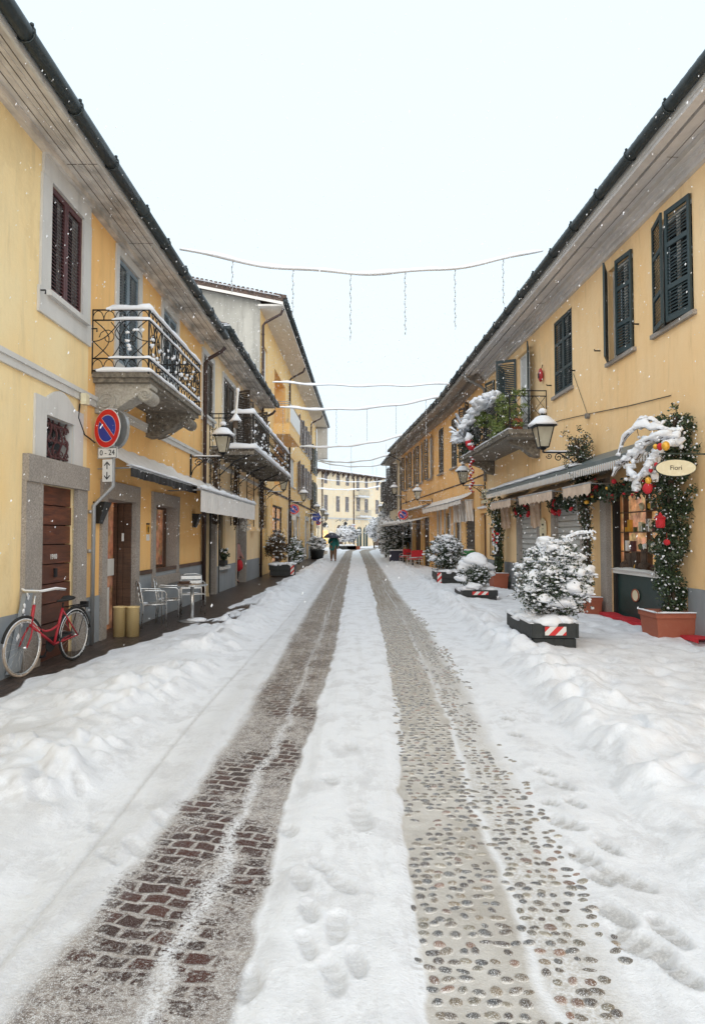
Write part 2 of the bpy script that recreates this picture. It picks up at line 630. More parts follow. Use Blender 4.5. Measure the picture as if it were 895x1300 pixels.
def wall(F, bld, s0, s1, z0, z1, ops, mat, name='wall', depth=7.0, ends=(True, True)):
    mb = MB()
    ss = sorted(set([s0, s1] + [min(max(v, s0), s1) for o in ops for v in o[:2]]))
    zs = sorted(set([z0, z1] + [min(max(v, z0), z1) for o in ops for v in o[2:4]]))
    for i in range(len(ss) - 1):
        for j in range(len(zs) - 1):
            a, b = (ss[i] + ss[i + 1]) / 2, (zs[j] + zs[j + 1]) / 2
            if ss[i + 1] - ss[i] < 1e-5 or zs[j + 1] - zs[j] < 1e-5:
                continue
            if any(o[0] < a < o[1] and o[2] < b < o[3] for o in ops):
                continue
            mb.quad(F.P(ss[i], 0, zs[j]), F.P(ss[i + 1], 0, zs[j]), F.P(ss[i + 1], 0, zs[j + 1]), F.P(ss[i], 0, zs[j + 1]))
    for o in ops:
        a0, a1, b0, b1 = o[:4]
        dp = -(o[4] if len(o) > 4 else 0.16)
        mb.quad(F.P(a0, 0, b0), F.P(a0, dp, b0), F.P(a0, dp, b1), F.P(a0, 0, b1))
        mb.quad(F.P(a1, 0, b0), F.P(a1, dp, b0), F.P(a1, dp, b1), F.P(a1, 0, b1))
        mb.quad(F.P(a0, 0, b1), F.P(a1, 0, b1), F.P(a1, dp, b1), F.P(a0, dp, b1))
        mb.quad(F.P(a0, 0, b0), F.P(a1, 0, b0), F.P(a1, dp, b0), F.P(a0, dp, b0))
        mb.quad(F.P(a0, dp, b0), F.P(a1, dp, b0), F.P(a1, dp, b1), F.P(a0, dp, b1))
    for e, a in zip(ends, (s0, s1)):
        if e:
            mb.quad(F.P(a, 0, z0), F.P(a, -depth, z0), F.P(a, -depth, z1), F.P(a, 0, z1))
    mb.quad(F.P(s0, -depth, z0), F.P(s1, -depth, z0), F.P(s1, -depth, z1), F.P(s0, -depth, z1))
    mb.quad(F.P(s0, 0, z1), F.P(s1, 0, z1), F.P(s1, -depth, z1), F.P(s0, -depth, z1))
    return wbuild(mb, name, mat, bld)


def leaf_board(mb, F, sh, z0, z1, w, dirn, ang, d=0.02, step=0.062, mids=(0.30,), base=True):
    """louvred shutter leaf hinged at sh; dirn +1/-1 closed direction; ang opening in degrees"""
    o = F.P(sh, d, 0)
    x = (F.t * dirn * math.cos(R(ang)) + F.n * math.sin(R(ang))).normalized()
    y = Vector((0, 0, 1)).cross(x)
    m = Matrix(((x.x, y.x, 0, o.x), (x.y, y.y, 0, o.y), (0, 0, 1, 0), (0, 0, 0, 1)))
    t = 0.018
    st = 0.055
    mb.box(0, st, -t, t, z0, z1, m)
    mb.box(w - st, w, -t, t, z0, z1, m)
    h = z1 - z0
    rails = [z0, z1 - .08] + [z0 + h * q for q in mids]
    rails.sort()
    so_ = -1 if y.dot(F.n) < 0 else 1
    for r0 in rails:
        mb.box(st, w - st, -t * .9, t * .9, r0, r0 + .08, m)
    z = z0 + .1
    ca, sa = 0.40 * step, 0.011
    while z < z1 - .1:
        if not any(r0 - .03 < z < r0 + .1 for r0 in rails):
            a, b = (z - ca * .8, so_ * .014), (z + ca * .8, -so_ * .014)
            p = []
            for zz, yy in ((a[0], a[1]), (b[0], b[1])):
                for xx in (st, w - st):
                    p.append(tuple(m @ Vector((xx, yy, zz))))
            for zz, yy in ((a[0] + .008, a[1]), (b[0] + .008, b[1])):
                for xx in (st, w - st):
                    p.append(tuple(m @ Vector((xx, yy, zz))))
            mb.add(p, [(0, 1, 3, 2), (4, 6, 7, 5), (0, 4, 5, 1), (2, 3, 7, 6)])
        z += step


def liner(F, mb, s0, s1, z0, z1, dp):
    e = .004
    a0, a1, b0, b1, d = s0 + e, s1 - e, z0 + e, z1 - e, -dp + .01
    mb.quad(F.P(a0, 0, b0), F.P(a0, d, b0), F.P(a0, d, b1), F.P(a0, 0, b1))
    mb.quad(F.P(a1, 0, b0), F.P(a1, d, b0), F.P(a1, d, b1), F.P(a1, 0, b1))
    mb.quad(F.P(a0, 0, b1), F.P(a1, 0, b1), F.P(a1, d, b1), F.P(a0, d, b1))
    mb.quad(F.P(a0, 0, b0), F.P(a1, 0, b0), F.P(a1, d, b0), F.P(a0, d, b0))


def window(F, bld, a, b, shut=None, state='closed', pane='glass', surround=None, sill=None, ang=(172, 172), depth=0.16,
           step=0.062, mids=(0.30,), frame='white', bars=1, name='window', ops=None, rect=None, back=True, surmat='trim', leafs='both'):
    """builds window part with sub-parts, registers opening in ops"""
    s0, s1, z0, z1 = rect or F.rect(a, b)
    ops.append((s0, s1, z0, z1, depth))
    w = s1 - s0
    mb = MB()
    fw = 0.05
    dd = -depth + 0.05
    for q in ((s0, s0 + fw), (s1 - fw, s1)):
        F.box(mb, q[0], q[1], dd - .03, dd + .02, z0, z1)
    for q in ((z0, z0 + fw), (z1 - fw, z1)):
        F.box(mb, s0 + fw, s1 - fw, dd - .03, dd + .02, q[0], q[1])
    for i in range(bars):
        c = s0 + w * (i + 1) / (bars + 1)
        F.box(mb, c - .03, c + .03, dd - .03, dd + .021, z0 + fw, z1 - fw)
    W = wbuild(mb, name, M[frame], bld)
    pm = MB()
    F.box(pm, s0 + fw, s1 - fw, dd - .025, dd - .015, z0 + fw, z1 - fw)
    wbuild(pm, 'pane', M[pane], W)
    if surround:
        sm = MB()
        q, pr = surround
        F.box(sm, s0 - q, s0, 0.001, pr, z0, z1)
        F.box(sm, s1, s1 + q, 0.001, pr, z0, z1)
        F.box(sm, s0 - q * .9, s1 + q * .9, 0.001, pr + .003, z1, z1 + q * 1.1)
        F.box(sm, s0 - q * 1.15, s1 + q * 1.15, 0.001, pr + .002, z0 - q * 1.3, z0)
        liner(F, sm, s0, s1, z0, z1, depth)
        wbuild(sm, 'surround', M[surmat], W)
    if sill:
        sm = MB()
        F.box(sm, s0 - sill[1], s1 + sill[1], -depth + .02, sill[0], z0 - .07, z0 + .002)
        wbuild(sm, 'sill', M[sill[2]], W)
    if shut:
        hw = w / 2 - .003
        if state == 'closed':
            specs = ((s0, 1, 0), (s1, -1, 0))
        else:
            specs = ((s0, 1, ang[0]), (s1, -1, ang[1]))
        for i, (sh, dr, an) in enumerate(specs):
            if leafs == 'near' and i == 1 or leafs == 'far' and i == 0:
                continue
            lm = MB()
            off = -0.02 if an == 0 else 0.035
            leaf_board(lm, F, sh, z0 + .01, z1 - .01, hw, dr, an, off, step, mids)
            wbuild(lm, 'shutter', M[shut], W)
    return W


def soffit_and_gutter(F, bld, s0, s1, z, ov, smat, gmat='gutter', gr=0.088, steps=None, edge=True, snow=False, roofd=4.5, rise=1.5, hooks=True):
    mb = MB()
    F.box(mb, s0, s1, -0.1, ov, z, z + .05)
    if steps:
        for d0, d1, za, zb in steps:
            F.box(mb, s0, s1, d0, d1, z - za, z - zb)
    wbuild(mb, 'soffit', smat, bld)
    if hooks:
        mb = MB()
        for dd in ((.18, .34, .47) if ov < .7 else (.33, .62)):
            F.box(mb, s0, s1, dd, dd + .010, z - .004, z - .001)
        a = s0 + 1.3
        while a < s1:
            F.box(mb, a, a + .010, .12, ov - .02, z - .0045, z - .0015)
            a += 3.1
        wbuild(mb, 'board_joint', M['shbrown'], bld)
    # board joints are thin dark fillets proud of the boards, standing in for grooves
    mb = MB()
    F.box(mb, s0, s1, ov + .001, ov + .03, z - .03, z + .13)
    wbuild(mb, 'fascia', M['trim'], bld)
    mb = MB()
    c0, c1 = F.P(s0, ov + .03 + gr, z + .10), F.P(s1, ov + .03 + gr, z + .10)
    k = max(2, int((s1 - s0) / 2))
    pts = [c0.lerp(c1, i / k) for i in range(k + 1)]
    mb.tube(pts, gr, 10)
    if hooks:
        a = s0 + .4
        while a < s1:
            q = F.P(a, ov + .03 + gr, z + .10)
            ring = [q + F.n * (gr + .012) * math.cos(t) + Vector((0, 0, 1)) * (gr + .012) * math.sin(t) for t in np.linspace(-PI, 0.9, 9)]
            mb.tube(ring, .011, 4)
            mb.blob(q + F.n * (gr * .7) + Vector((0, 0, gr * 1.05)), .024, ICO1, 0)
            a += 1.15
    wbuild(mb, 'gutter', M[gmat], bld, True)
    # roof: rows of curved tiles at the eave, plain sheet above
    mb = MB()
    zz = z + .17
    a = s0
    dn = ov + .10
    while a < s1 - .05:
        pts = [F.P(a + .1, dn, zz + .02), F.P(a + .1, dn - .7, zz + .02 + .7 * rise / roofd)]
        mb.tube(pts, .07, 6)
        a += .2
    e0, e1 = F.P(s0, ov, zz), F.P(s1, ov, zz)
    r0, r1 = F.P(s0, ov - roofd, zz + rise), F.P(s1, ov - roofd, zz + rise)
    b0, b1 = F.P(s0, ov - 2 * roofd, zz), F.P(s1, ov - 2 * roofd, zz)
    mb.quad(e0, e1, r1, r0)
    mb.quad(r0, r1, b1, b0)
    mb.quad(e0, r0, b0)
    mb.quad(e1, r1, b1)
    mb.quad(e0, e1, b1, b0)
    wbuild(mb, 'roof', M['tile'], bld)
    mb = MB()
    up = Vector((0, 0, .1))
    q = .28 if not snow else .0
    f0, f1 = F.P(s0, ov - q, zz + q * rise / roofd), F.P(s1, ov - q, zz + q * rise / roofd)
    mb.strip([f0 + F.n * -.12, f1 + F.n * -.12], .5, .13, 3, .2, .05)
    mb.quad(f0 + up - F.n * .3, f1 + up - F.n * .3, r1 + up, r0 + up)
    wbuild(mb, 'roof_snow', M['snow'], bld, True)


def pipe(F, bld, s, z0, z1, d=0.09, r=.05, mat='pipe', top=None, name='downpipe'):
    mb = MB()
    pts = [F.P(s, d, z0), F.P(s, d, z1)]
    if top:
        dz, dd = top
        pts = [F.P(s, d, z0), F.P(s, d, z1 - .12), F.P(s, d + .1, z1), F.P(s - .05, dd - .1, z1 + dz * .6), F.P(s - .05, dd, z1 + dz)]
    mb.tube(pts, r, 8)
    z = z0 + .5
    while z < z1 - .3:
        q = F.P(s, d, z)
        mb.tube([q - Vector((0, 0, .02)), q + Vector((0, 0, .02))], r * 1.25, 8)
        z += 1.6
    return wbuild(mb, name, M[mat], bld, True)


def course(F, bld, s0, s1, z, h=.14, pr=.05, mat='trim', name='string_course'):
    mb = MB()
    F.box(mb, s0, s1, .001, pr * .6, z - h * .5, z + h * .1)
    F.box(mb, s0, s1, .001, pr, z + h * .1, z + h * .5)
    return wbuild(mb, name, M[mat], bld)


def plinth(F, bld, segs, z=.9, pr=.02, mat='plinth'):
    for a, b in segs:
        mb = MB()
        F.box(mb, a, b, .001, pr, -.2, z)
        wbuild(mb, 'plinth', M[mat], bld)


def scroll(c, u, v, r, turns=1.6, n=26, k0=0.12, sgn=1, a0=0.0):
    """spiral in plane (u,v)"""
    return [c + (u * math.cos(a0 + sgn * t * 2 * PI * turns) + v * math.sin(a0 + sgn * t * 2 * PI * turns)) * r * (1 - (1 - k0) * t)
            for t in np.linspace(0, 1, n)]

# ================================================================== BUILDINGS
V = Vector
LA = Fac((-4.13, -1), (-3.85, 16.8), 'L')
LB = Fac((-3.85, 16.8), (-3.66, 26.3), 'L')
LC = Fac((-3.66, 26.3), (-2.8, 56), 'L')
R1 = Fac((5.62, -1), (4.95, 22.7), 'R')
R2 = Fac((4.95, 22.7), (4.85, 27.5), 'R')
R2b = Fac((4.85, 27.5), (3.72, 44.4), 'R')
R3 = Fac((3.62, 44.5), (3.35, 51), 'R')
FD = Fac((-9.5, 88.3), (6.3, 110.3), 'R')
FD.n = V((FD.t.y, -FD.t.x, 0))


def building(name, F, label, group=None, s=0):
    return tag(empty(name, F.P(s, 0, 0)), label, 'building', group)


def granite_frame(F, bld, s0, s1, z0, z1, q=.2, pr=.05, head=.28, mat='granite', name='door_surround', sillh=0, dp=.3):
    mb = MB()
    liner(F, mb, s0, s1, z0, z1, dp)
    F.box(mb, s0 - q, s0, -.12, pr, z0, z1)
    F.box(mb, s1, s1 + q, -.12, pr, z0, z1)
    F.box(mb, s0 - q, s1 + q, -.12, pr + .003, z1, z1 + head)
    if sillh:
        F.box(mb, s0 - q, s1 + q, -.12, pr + .02, z0 - sillh, z0)
    return wbuild(mb, name, M[mat], bld)


# ---------------- left, cream house by the camera
ops = []
bA = building('cream_house', LA, 'pale yellow stucco house at the left edge, with dark red shutters and a plank door', s=8)
sA = LA.uv(113, 400)[0]
ZA = 6.76
window(LA, bA, (64, 231), (102.5, 404), 'shred', 'closed', surround=(.26, .035), sill=(.10, .12, 'trim'), ops=ops, step=.05, mids=())
s0, s1, z0, z1 = LA.rect((57, 526), (91, 600))
z0 = 2.66
ops.append((s0, s1, z0, z1, .2))
gm = MB()
LA.box(gm, s0, s1, -.19, -.17, z0, z1)
gw = wbuild(gm, 'window', M['glass'], bA)
gm = MB()
for i in range(5):
    a = s0 + (s1 - s0) * (i + .5) / 5
    pts = [LA.P(a, -.06 + .03 * math.sin(t * 9 + i), z0 + (z1 - z0) * t) for t in np.linspace(0, 1, 14)]
    gm.tube(pts, .014, 5)
    for t in (.2, .5, .8):
        c = LA.P(a, -.05, z0 + (z1 - z0) * t)
        gm.tube(scroll(c, LA.t, V((0, 0, 1)), .07, 1.2, 14), .009, 4)
for z in (z0 + .08, (z0 + z1) / 2, z1 - .08):
    LA.box(gm, s0, s1, -.07, -.05, z - .012, z + .012)
wbuild(gm, 'grille', M['shred'], gw)
gm = MB()
q = .30
LA.box(gm, s0 - q, s0, .001, .03, z0 - .02, z1 + .22)
LA.box(gm, s1, s1 + q, .001, .03, z0 - .02, z1 + .22)
c = (s0 + s1) / 2
arch = [(s0 - .02 + (s1 - s0 + .04) * t, z1 + .22 + .17 * math.sin(PI * t)) for t in np.linspace(0, 1, 15)]
poly = [(s0, z1)] + [(a - 0, z) for a, z in arch] + [(s1, z1)]
mm = Matrix(((LA.t.x, 0, LA.n.x, LA.p0.x), (LA.t.y, 0, LA.n.y, LA.p0.y), (0, 1, 0, 0), (0, 0, 0, 1)))
gm.prism(poly, .001, .033, mm)
liner(LA, gm, s0, s1, z0, z1, .2)
wbuild(gm, 'surround', M['trim'], gw)
# door
ds0, _ = LA.uv(48, 700)
ds1, _ = LA.uv(93, 700)
dz1 = LA.uv(93, 621)[1]
ops.append((ds0, ds1, -.1, dz1, .14))
dm = MB()
nb = 9
for i in range(nb):
    za, zb = -.05 + (dz1 + .05) * i / nb, -.05 + (dz1 + .05) * (i + 1) / nb
    LA.box(dm, ds0, ds1, -.12, -.05 + .012 * (i % 2), za + .008, zb - .006)
dr = wbuild(dm, 'door', M['door'], bA)
dm = MB()
LA.box(dm, ds0, ds1, -.135, -.122, -.05, dz1)
wbuild(dm, 'backing', M['dark'], dr)
dm = MB()
hc, hz = LA.uv(70, 727, -.04)
LA.box(dm, hc - .03, hc + .03, -.05, -.02, hz - .06, hz + .06)
wbuild(dm, 'lock', M['iron'], dr)
tc, tz = LA.uv(67.5, 707, -.04)
text('1910', .10, M['signwhite'], dr, Matrix.Translation(-bA.location) @ frame_m(LA.P(tc, -.034, tz), LA.t, (0, 0, 1)), ext=.003)
gm = MB()
LA.box(gm, ds0 - .42, ds0, -.02, .06, -.1, dz1)
LA.box(gm, ds1, ds1 + .33, -.02, .06, -.1, dz1)
LA.box(gm, ds0 - .42, ds1 + .33, -.02, .085, dz1 + .002, dz1 + .34)
wbuild(gm, 'door_surround', M['granite'], bA)
course(LA, bA, -1, sA, 3.74, .16, .06)
plinth(LA, bA, [(ds1 + .38, sA + .001)], .72)
plinth(LA, bA, [(-1, ds0 - .44)], .72)
wall(LA, bA, -1, sA, -.3, ZA, ops, M['cream'], ends=(True, False))
soffit_and_gutter(LA, bA, -1, sA, ZA, .56, M['soffit'], steps=[(0, .10, .10, .002), (.26, .275, .012, .001), (.40, .412, .012, .001)])
mb = MB()
for px, py in ((48, 368), (115, 417)):
    a, z = LA.uv(px, py)
    mb.tube([LA.P(a, 0, z), LA.P(a, .10, z), LA.P(a, .10, z - .05)], .012, 5)
wbuild(mb, 'shutter_hook', M['iron'], bA)

# ---------------- left, orange house
ops = []
bB = building('orange_house', LA, 'orange stucco house with scrolled wrought iron balcony above a cafe doorway', s=13)
sB = LA.len
window(LA, bB, (150.5, 324), (174.5, 478), 'shblue', 'closed', surround=(.15, .03), ops=ops, step=.05, mids=())
window(LA, bB, (207, 390), (223.5, 490), 'shblue', 'closed', surround=(.16, .03), ops=ops, step=.05, mids=())
# cafe door
cs0 = LA.uv(133, 700)[0]
cs1 = LA.uv(169, 700)[0]
cz1 = LA.uv(133, 633)[1]
ops.append((cs0, cs1, -.1, cz1, .36))
granite_frame(LA, bB, cs0, cs1, -.1, cz1, .22, .05, .30)
dm = MB()
LA.box(dm, cs0 + .02, cs1 - .02, -.35, -.34, 0, cz1 - .02)
dd = wbuild(dm, 'doorway', M['interior'], bB)
dm = MB()
LA.box(dm, cs1 - .10, cs1 - .006, -.33, -.27, 0, cz1 - .01)
LA.box(dm, cs1 - .05, cs1 - .006, -.262, -.17, 0, cz1 - .01)
LA.box(dm, cs1 - .035, cs1 - .006, -.168, -.03, 0, cz1 - .01)
wbuild(dm, 'door_leaf', M['doorfar'], dd)
dm = MB()
LA.box(dm, cs0 + .3, cs1 - .12, -.335, -.30, .95, 1.25)
LA.box(dm, cs0 + .3, cs1 - .35, -.335, -.29, .1, .75)
wbuild(dm, 'counter', M['white'], dd)
dm = MB()
a, z = LA.uv(157, 682, -.04)
LA.box(dm, a - .04, a + .04, -.06, -.05, z - .07, z + .07)
wbuild(dm, 'notice', M['signwhite'], dd)
# cafe window
r = LA.rect((196, 641), (222, 727))
ops.append((*r, .30))
granite_frame(LA, bB, r[0], r[1], r[2], r[3], .20, .045, .26, name='window_surround', sillh=.2)
dm = MB()
LA.box(dm, r[0] + .02, r[1] - .02, -.29, -.28, r[2] + .02, r[3] - .02)
dd = wbuild(dm, 'shop_window', M['interior'], bB)
dm = MB()
LA.box(dm, r[0], r[0] + .05, -.25, -.20, r[2], r[3])
LA.box(dm, r[1] - .05, r[1], -.25, -.20, r[2], r[3])
LA.box(dm, r[0] + .05, r[1] - .05, -.25, -.20, r[3] - .05, r[3])
LA.box(dm, r[0], r[1], -.27, -.02, r[2] + .001, r[2] + .05)
LA.box(dm, r[0] + .1, r[1] - .3, -.27, -.18, r[2] + .14, r[2] + .20)
wbuild(dm, 'frame', M['doorfar'], dd)
course(LA, bB, sA, sB - .15, 3.74, .16, .06)
p1 = LA.uv(121, 700)[0]
plinth(LA, bB, [(sA, cs0 - .23)], .72)
plinth(LA, bB, [(cs1 + .24, sB)], .92, .025)
mb = MB()
LA.box(mb, cs1 + .24, sB, .001, .04, .92, 1.0)
wbuild(mb, 'wooden_ledge', M['doorfar'], bB)
wall(LA, bB, sA, sB, -.3, ZA, ops, M['orange'], ends=(False, False))
soffit_and_gutter(LA, bB, sA, sB - .3, ZA, .56, M['soffit'], steps=[(0, .10, .10, .002), (.26, .275, .012, .001), (.40, .412, .012, .001)])
pipe(LA, bB, sB - .08, -.1, 6.35, top=(.28, .62))
# balcony
sb0, sb1 = LA.uv(117, 440)[0], LA.uv(117, 440)[0] + 3.15
db = .92
zb = 4.16
bal = MB()
LA.box(bal, sb0, sb1, 0, db, zb - .05, zb + .03)
LA.box(bal, sb0 + .04, sb1 - .04, 0, db - .04, zb - .12, zb - .05)
balc = wbuild(bal, 'balcony', M['darkstone'], bB)


def corbel(F, s, z, dmax, th=.30, h=.42):
    mb = MB()
    prof = []
    # S-profile in (d,z)
    top = [(0, z), (dmax * .95, z), (dmax * .95, z - .07), (dmax * .86, z - .10)]
    curve = [(dmax * (.86 - .78 * t), z - .13 - (h - .13) * (math.sin(t * PI * .5) ** 1.5) - .03 * math.sin(t * 2 * PI)) for t in np.linspace(0, 1, 14)]
    poly = top + curve + [(0, z - h)]
    mm = Matrix(((F.n.x, 0, F.t.x, F.p0.x + F.t.x * s), (F.n.y, 0, F.t.y, F.p0.y + F.t.y * s), (0, 1, 0, 0), (0, 0, 0, 1)))
    mb.prism(poly, -th / 2, th / 2, mm)
    up = V((0, 0, 1))
    for cd_, cz, r in ((dmax * .20, z - h * .62, .15), (dmax * .86, z - h * .40, .11)):
        c = F.P(s, cd_, cz)
        mb.tube([c - F.t * (th / 2 + .025), c + F.t * (th / 2 + .025)], r, 18)
        for sg in (-1, 1):
            cc = c + F.t * sg * (th / 2 + .03)
            mb.tube(scroll(cc, F.n, up, r * .92, 1.9, 34, .08, 1 if cd_ < .4 else -1), .013, 5)
        mb.blob(c - F.t * (th / 2 + .03), r * .16, ICO1, 0)
    for sg in (-1, 1):
        pts = [F.P(s + sg * (th / 2 + .01), d, zz) for d, zz in [(dmax * (.80 - .66 * t), z - .16 - (h - .17) * (math.sin(t * PI * .5) ** 1.5)) for t in np.linspace(0, 1, 14)]]
        mb.tube(pts, .016, 5)
    return mb


for k, sc_ in enumerate((sb0 + .30, sb1 - .45)):
    wbuild(corbel(LA, sc_, zb - .12, db, .34, .46), 'corbel', M['carved' if k == 0 else 'darkstone'], balc, False)
rl = MB()
zt = zb + 1.0
lv = [zb + .05, zb + .24, zb + .84, zt]


def rails(F, mb, s0, s1, d, lv, r=.013):
    path = [F.P(s0, 0, 0), F.P(s0, d, 0), F.P(s1, d, 0), F.P(s1, 0, 0)]
    for z in lv:
        for a, b in zip(path[:-1], path[1:]):
            mb.tube([a + V((0, 0, z)), b + V((0, 0, z))], r, 5)
    for p in path:
        mb.tube([p + V((0, 0, lv[0] - .05)), p + V((0, 0, lv[-1]))], r * 1.2, 5)
    return path


path = rails(LA, rl, sb0, sb1, db - .04, lv)
up = V((0, 0, 1))


def panel(mb, a, b, z0, z1, k):
    """art-nouveau ironwork between points a and b"""
    u = (b - a)
    w = u.length
    u = u.normalized()
    h = z1 - z0
    base = a + up * z0
    P_ = lambda x, y: base + u * (w * x) + up * (h * y)
    for sx in (0, 1):
        X = (lambda q: q) if sx == 0 else (lambda q: 1 - q)
        mb.tube([P_(X(.03 + .30 * math.sin(PI * t) * .9), t) for t in np.linspace(0, 1, 12)], .008, 4)
        mb.tube([P_(X(.33 + .17 * math.sin(PI * t)), t * .95) for t in np.linspace(0, 1, 12)], .008, 4)
        mb.tube([P_(X(.02 + .45 * t), .45 + .5 * t * t) for t in np.linspace(0, 1, 9)], .008, 4)
        mb.tube([P_(X(.02 + .30 * t), .45 - .42 * t) for t in np.linspace(0, 1, 5)], .008, 4)
        mb.tube(scroll(P_(X(.72), .55), u * (1 if sx == 0 else -1), up, w * .16, 1.3, 16), .007, 4)
    mb.tube([P_(.5 + .10 * math.sin(t * 7), t) for t in np.linspace(0, 1, 14)], .008, 4)


for zz0, zz1, kk in ((lv[1], lv[2], 0),):
    panel(rl, path[0], path[1], zz0, zz1, 0)
    nP = 5
    for i in range(nP):
        panel(rl, path[1].lerp(path[2], i / nP), path[1].lerp(path[2], (i + 1) / nP), zz0, zz1, i)
        rl.tube([path[1].lerp(path[2], i / nP) + up * zz0, path[1].lerp(path[2], i / nP) + up * zz1], .009, 4)
    panel(rl, path[2], path[3], zz0, zz1, 0)
for zz, hh in ((lv[0], lv[1] - lv[0]), (lv[2], lv[3] - lv[2])):
    for a, b, n in ((path[0], path[1], 5), (path[1], path[2], 17), (path[2], path[3], 5)):
        u = (b - a).normalized()
        for i in range(n):
            c = a.lerp(b, (i + .5) / n) + up * (zz + hh * .02)
            rr = (b - a).length / n * .5
            rl.tube([c + u * rr * math.cos(t) + up * hh * .9 * math.sin(t) for t in np.linspace(0, PI, 9)], .007, 4)
wbuild(rl, 'railing', M['iron'], balc, True)
sn = MB()
sn.strip([path[0].lerp(path[1], .25) + up * lv[3], path[1] + up * lv[3], path[2] + up * lv[3]], .075, .085, 1)
sn.strip([path[0].lerp(path[1], .35) + up * lv[2], path[1] + up * lv[2], path[2] + up * lv[2]], .06, .05, 2)
sn.strip([path[0].lerp(path[1], .30) + up * lv[1], path[1] + up * lv[1], path[2] + up * lv[1]], .06, .05, 3)
sn.strip([path[0].lerp(path[1], .1) + up * (zb + .03), path[1] + up * (zb + .03), path[2] + up * (zb + .03)], .12, .07, 4)
LA.box(sn, sb0 + .03, sb1 - .03, .02, db - .06, zb + .03, zb + .09)
for i in range(40):
    t = rnd.random()
    c = path[1].lerp(path[2], t) + up * rnd.uniform(lv[1], lv[2] - .1)
    sn.blob(c, (.03, .045, .03), ICO1, .3)
for i in range(7):
    c = path[0].lerp(path[1], rnd.uniform(.6, .95)) + up * rnd.uniform(lv[1] + .1, lv[2] - .1)
    sn.blob(c, (.04, .02, .03), ICO1, .3)
wbuild(sn, 'rail_snow', M['snow'], balc, True)

# retracted awning over the cafe
a0, a1 = LA.uv(160, 580)[0] - 1.1, LA.uv(241, 600)[0]


def awning(F, bld, s0, s1, zt, zb_, d1, mat, drop=.0, scallop=False, d0=0.03, snow=.06, frame=True, valmat=None, sway=.0, name='awning'):
    mb = MB()
    n = max(4, int((s1 - s0) / .12))
    m_ = 6
    vs = []
    for i in range(n + 1):
        a = s0 + (s1 - s0) * i / n
        for j in range(m_ + 1):
            t = j / m_
            z = zt + (zb_ - zt) * t - .05 * math.sin(PI * t) - .012 * math.sin(i * 1.3 + j)
            vs.append(tuple(F.P(a, d0 + (d1 - d0) * t, z)))
    fs = [(i * (m_ + 1) + j, (i + 1) * (m_ + 1) + j, (i + 1) * (m_ + 1) + j + 1, i * (m_ + 1) + j + 1) for i in range(n) for j in range(m_)]
    mb.add(vs, fs)
    # thickness: lower sheet 6 mm below
    vs2 = [(x, y, z - .006) for x, y, z in vs]
    mb.add(vs2, [f[::-1] for f in fs])
    A = wbuild(mb, name, M[mat], bld, True)
    if drop:
        vm = MB()
        n2 = max(8, int((s1 - s0) / .045))
        vs = []
        for i in range(n2 + 1):
            a = s0 + (s1 - s0) * i / n2
            zz = drop
            if scallop:
                zz = drop * (.72 + .28 * abs(math.sin(i * .55)))
            wv = .014 * math.sin(i * 1.1) + .02 * math.sin(i * .31)
            for q, t in ((0, 0), (.5, .5), (1, 1)):
                vs.append(tuple(F.P(a, d1 + wv * t + sway * t, zb_ - zz * t)))
        fs = [(i * 3 + j, i * 3 + 3 + j, i * 3 + 4 + j, i * 3 + 1 + j) for i in range(n2) for j in range(2)]
        vm.add(vs, fs)
        vm.add([tuple(V(q) - F.n * .006) for q in vs], [f[::-1] for f in fs])
        wbuild(vm, 'valance', M[valmat or mat], A, True)
    if frame:
        fm = MB()
        fm.tube([F.P(s0, d1 - .01, zb_ - .02), F.P(s1, d1 - .01, zb_ - .02)], .02, 6)
        for a in (s0 + .02, s1 - .02):
            fm.tube([F.P(a, d0, zb_ - .05), F.P(a, d1 - .02, zb_ - .03)], .014, 5)
        wbuild(fm, 'frame', M['galv'], A)
    if snow:
        sm = MB()
        sm.strip([F.P(s0, d1 - .03, zb_ + .002), F.P(s1, d1 - .03, zb_ + .002)], .11, snow, 5)
        wbuild(sm, 'snow', M['snow'], A, True)
    return A


awning(LA, bB, 11.0, 15.1, 3.17, 2.76, .56, 'awn', drop=.17, valmat='dark', snow=.04)  # near-black front drop puts the shadow under the awning into its colour
# cable box and cables
tb = empty('junction_box', LA.P(LA.uv(99, 505)[0], 0, 3.0))
tag(tb, 'cream cable box with trailing wire under the grey string course', 'junction box')
c, z = LA.uv(99.5, 506)
mb = MB()
LA.box(mb, c - .06, c + .06, .06, .14, z - .09, z + .07)
wbuild(mb, 'box', M['ivory'], tb)
mb = MB()
p = [LA.uv(x, y) for x, y in ((99, 512), (97, 530), (101, 541), (105, 552), (112, 557), (118, 562))]
mb.tube([LA.P(a, .03, z) for a, z in p], .012, 5)
wbuild(mb, 'cable', M['dark'], tb, True)

# ---------------- left, cream house with iron canopy balcony
ops = []
bC = building('pale_cream_house', LB, 'cream stucco house with brown shutters and a long snow covered iron balcony', s=4)
ZB = 7.0
LBw = LB.len
for k, (x0, y0, x1, y1, sur) in enumerate(((257.7, 444, 269.5, 531, .14), (283, 473, 297, 545, .12), (299, 492, 307, 550, .08), (310, 503, 319, 560, .10), (323, 518, 329, 570, .10))):
    s0, z1 = LB.uv(x0, y0)
    s1, z0 = LB.uv(x1, y1)
    z1 = 6.5
    z0 = 4.9 if k == 0 else 4.15
    window(LB, bC, None, None, 'shbrown', 'closed' if k in (0, 1, 3) else 'open', rect=(s0, s1, z0, z1), surround=(sur, .04), sill=(.1, .1, 'trim') if k == 0 else None, ops=ops, step=.06, mids=(), ang=(120, 150))
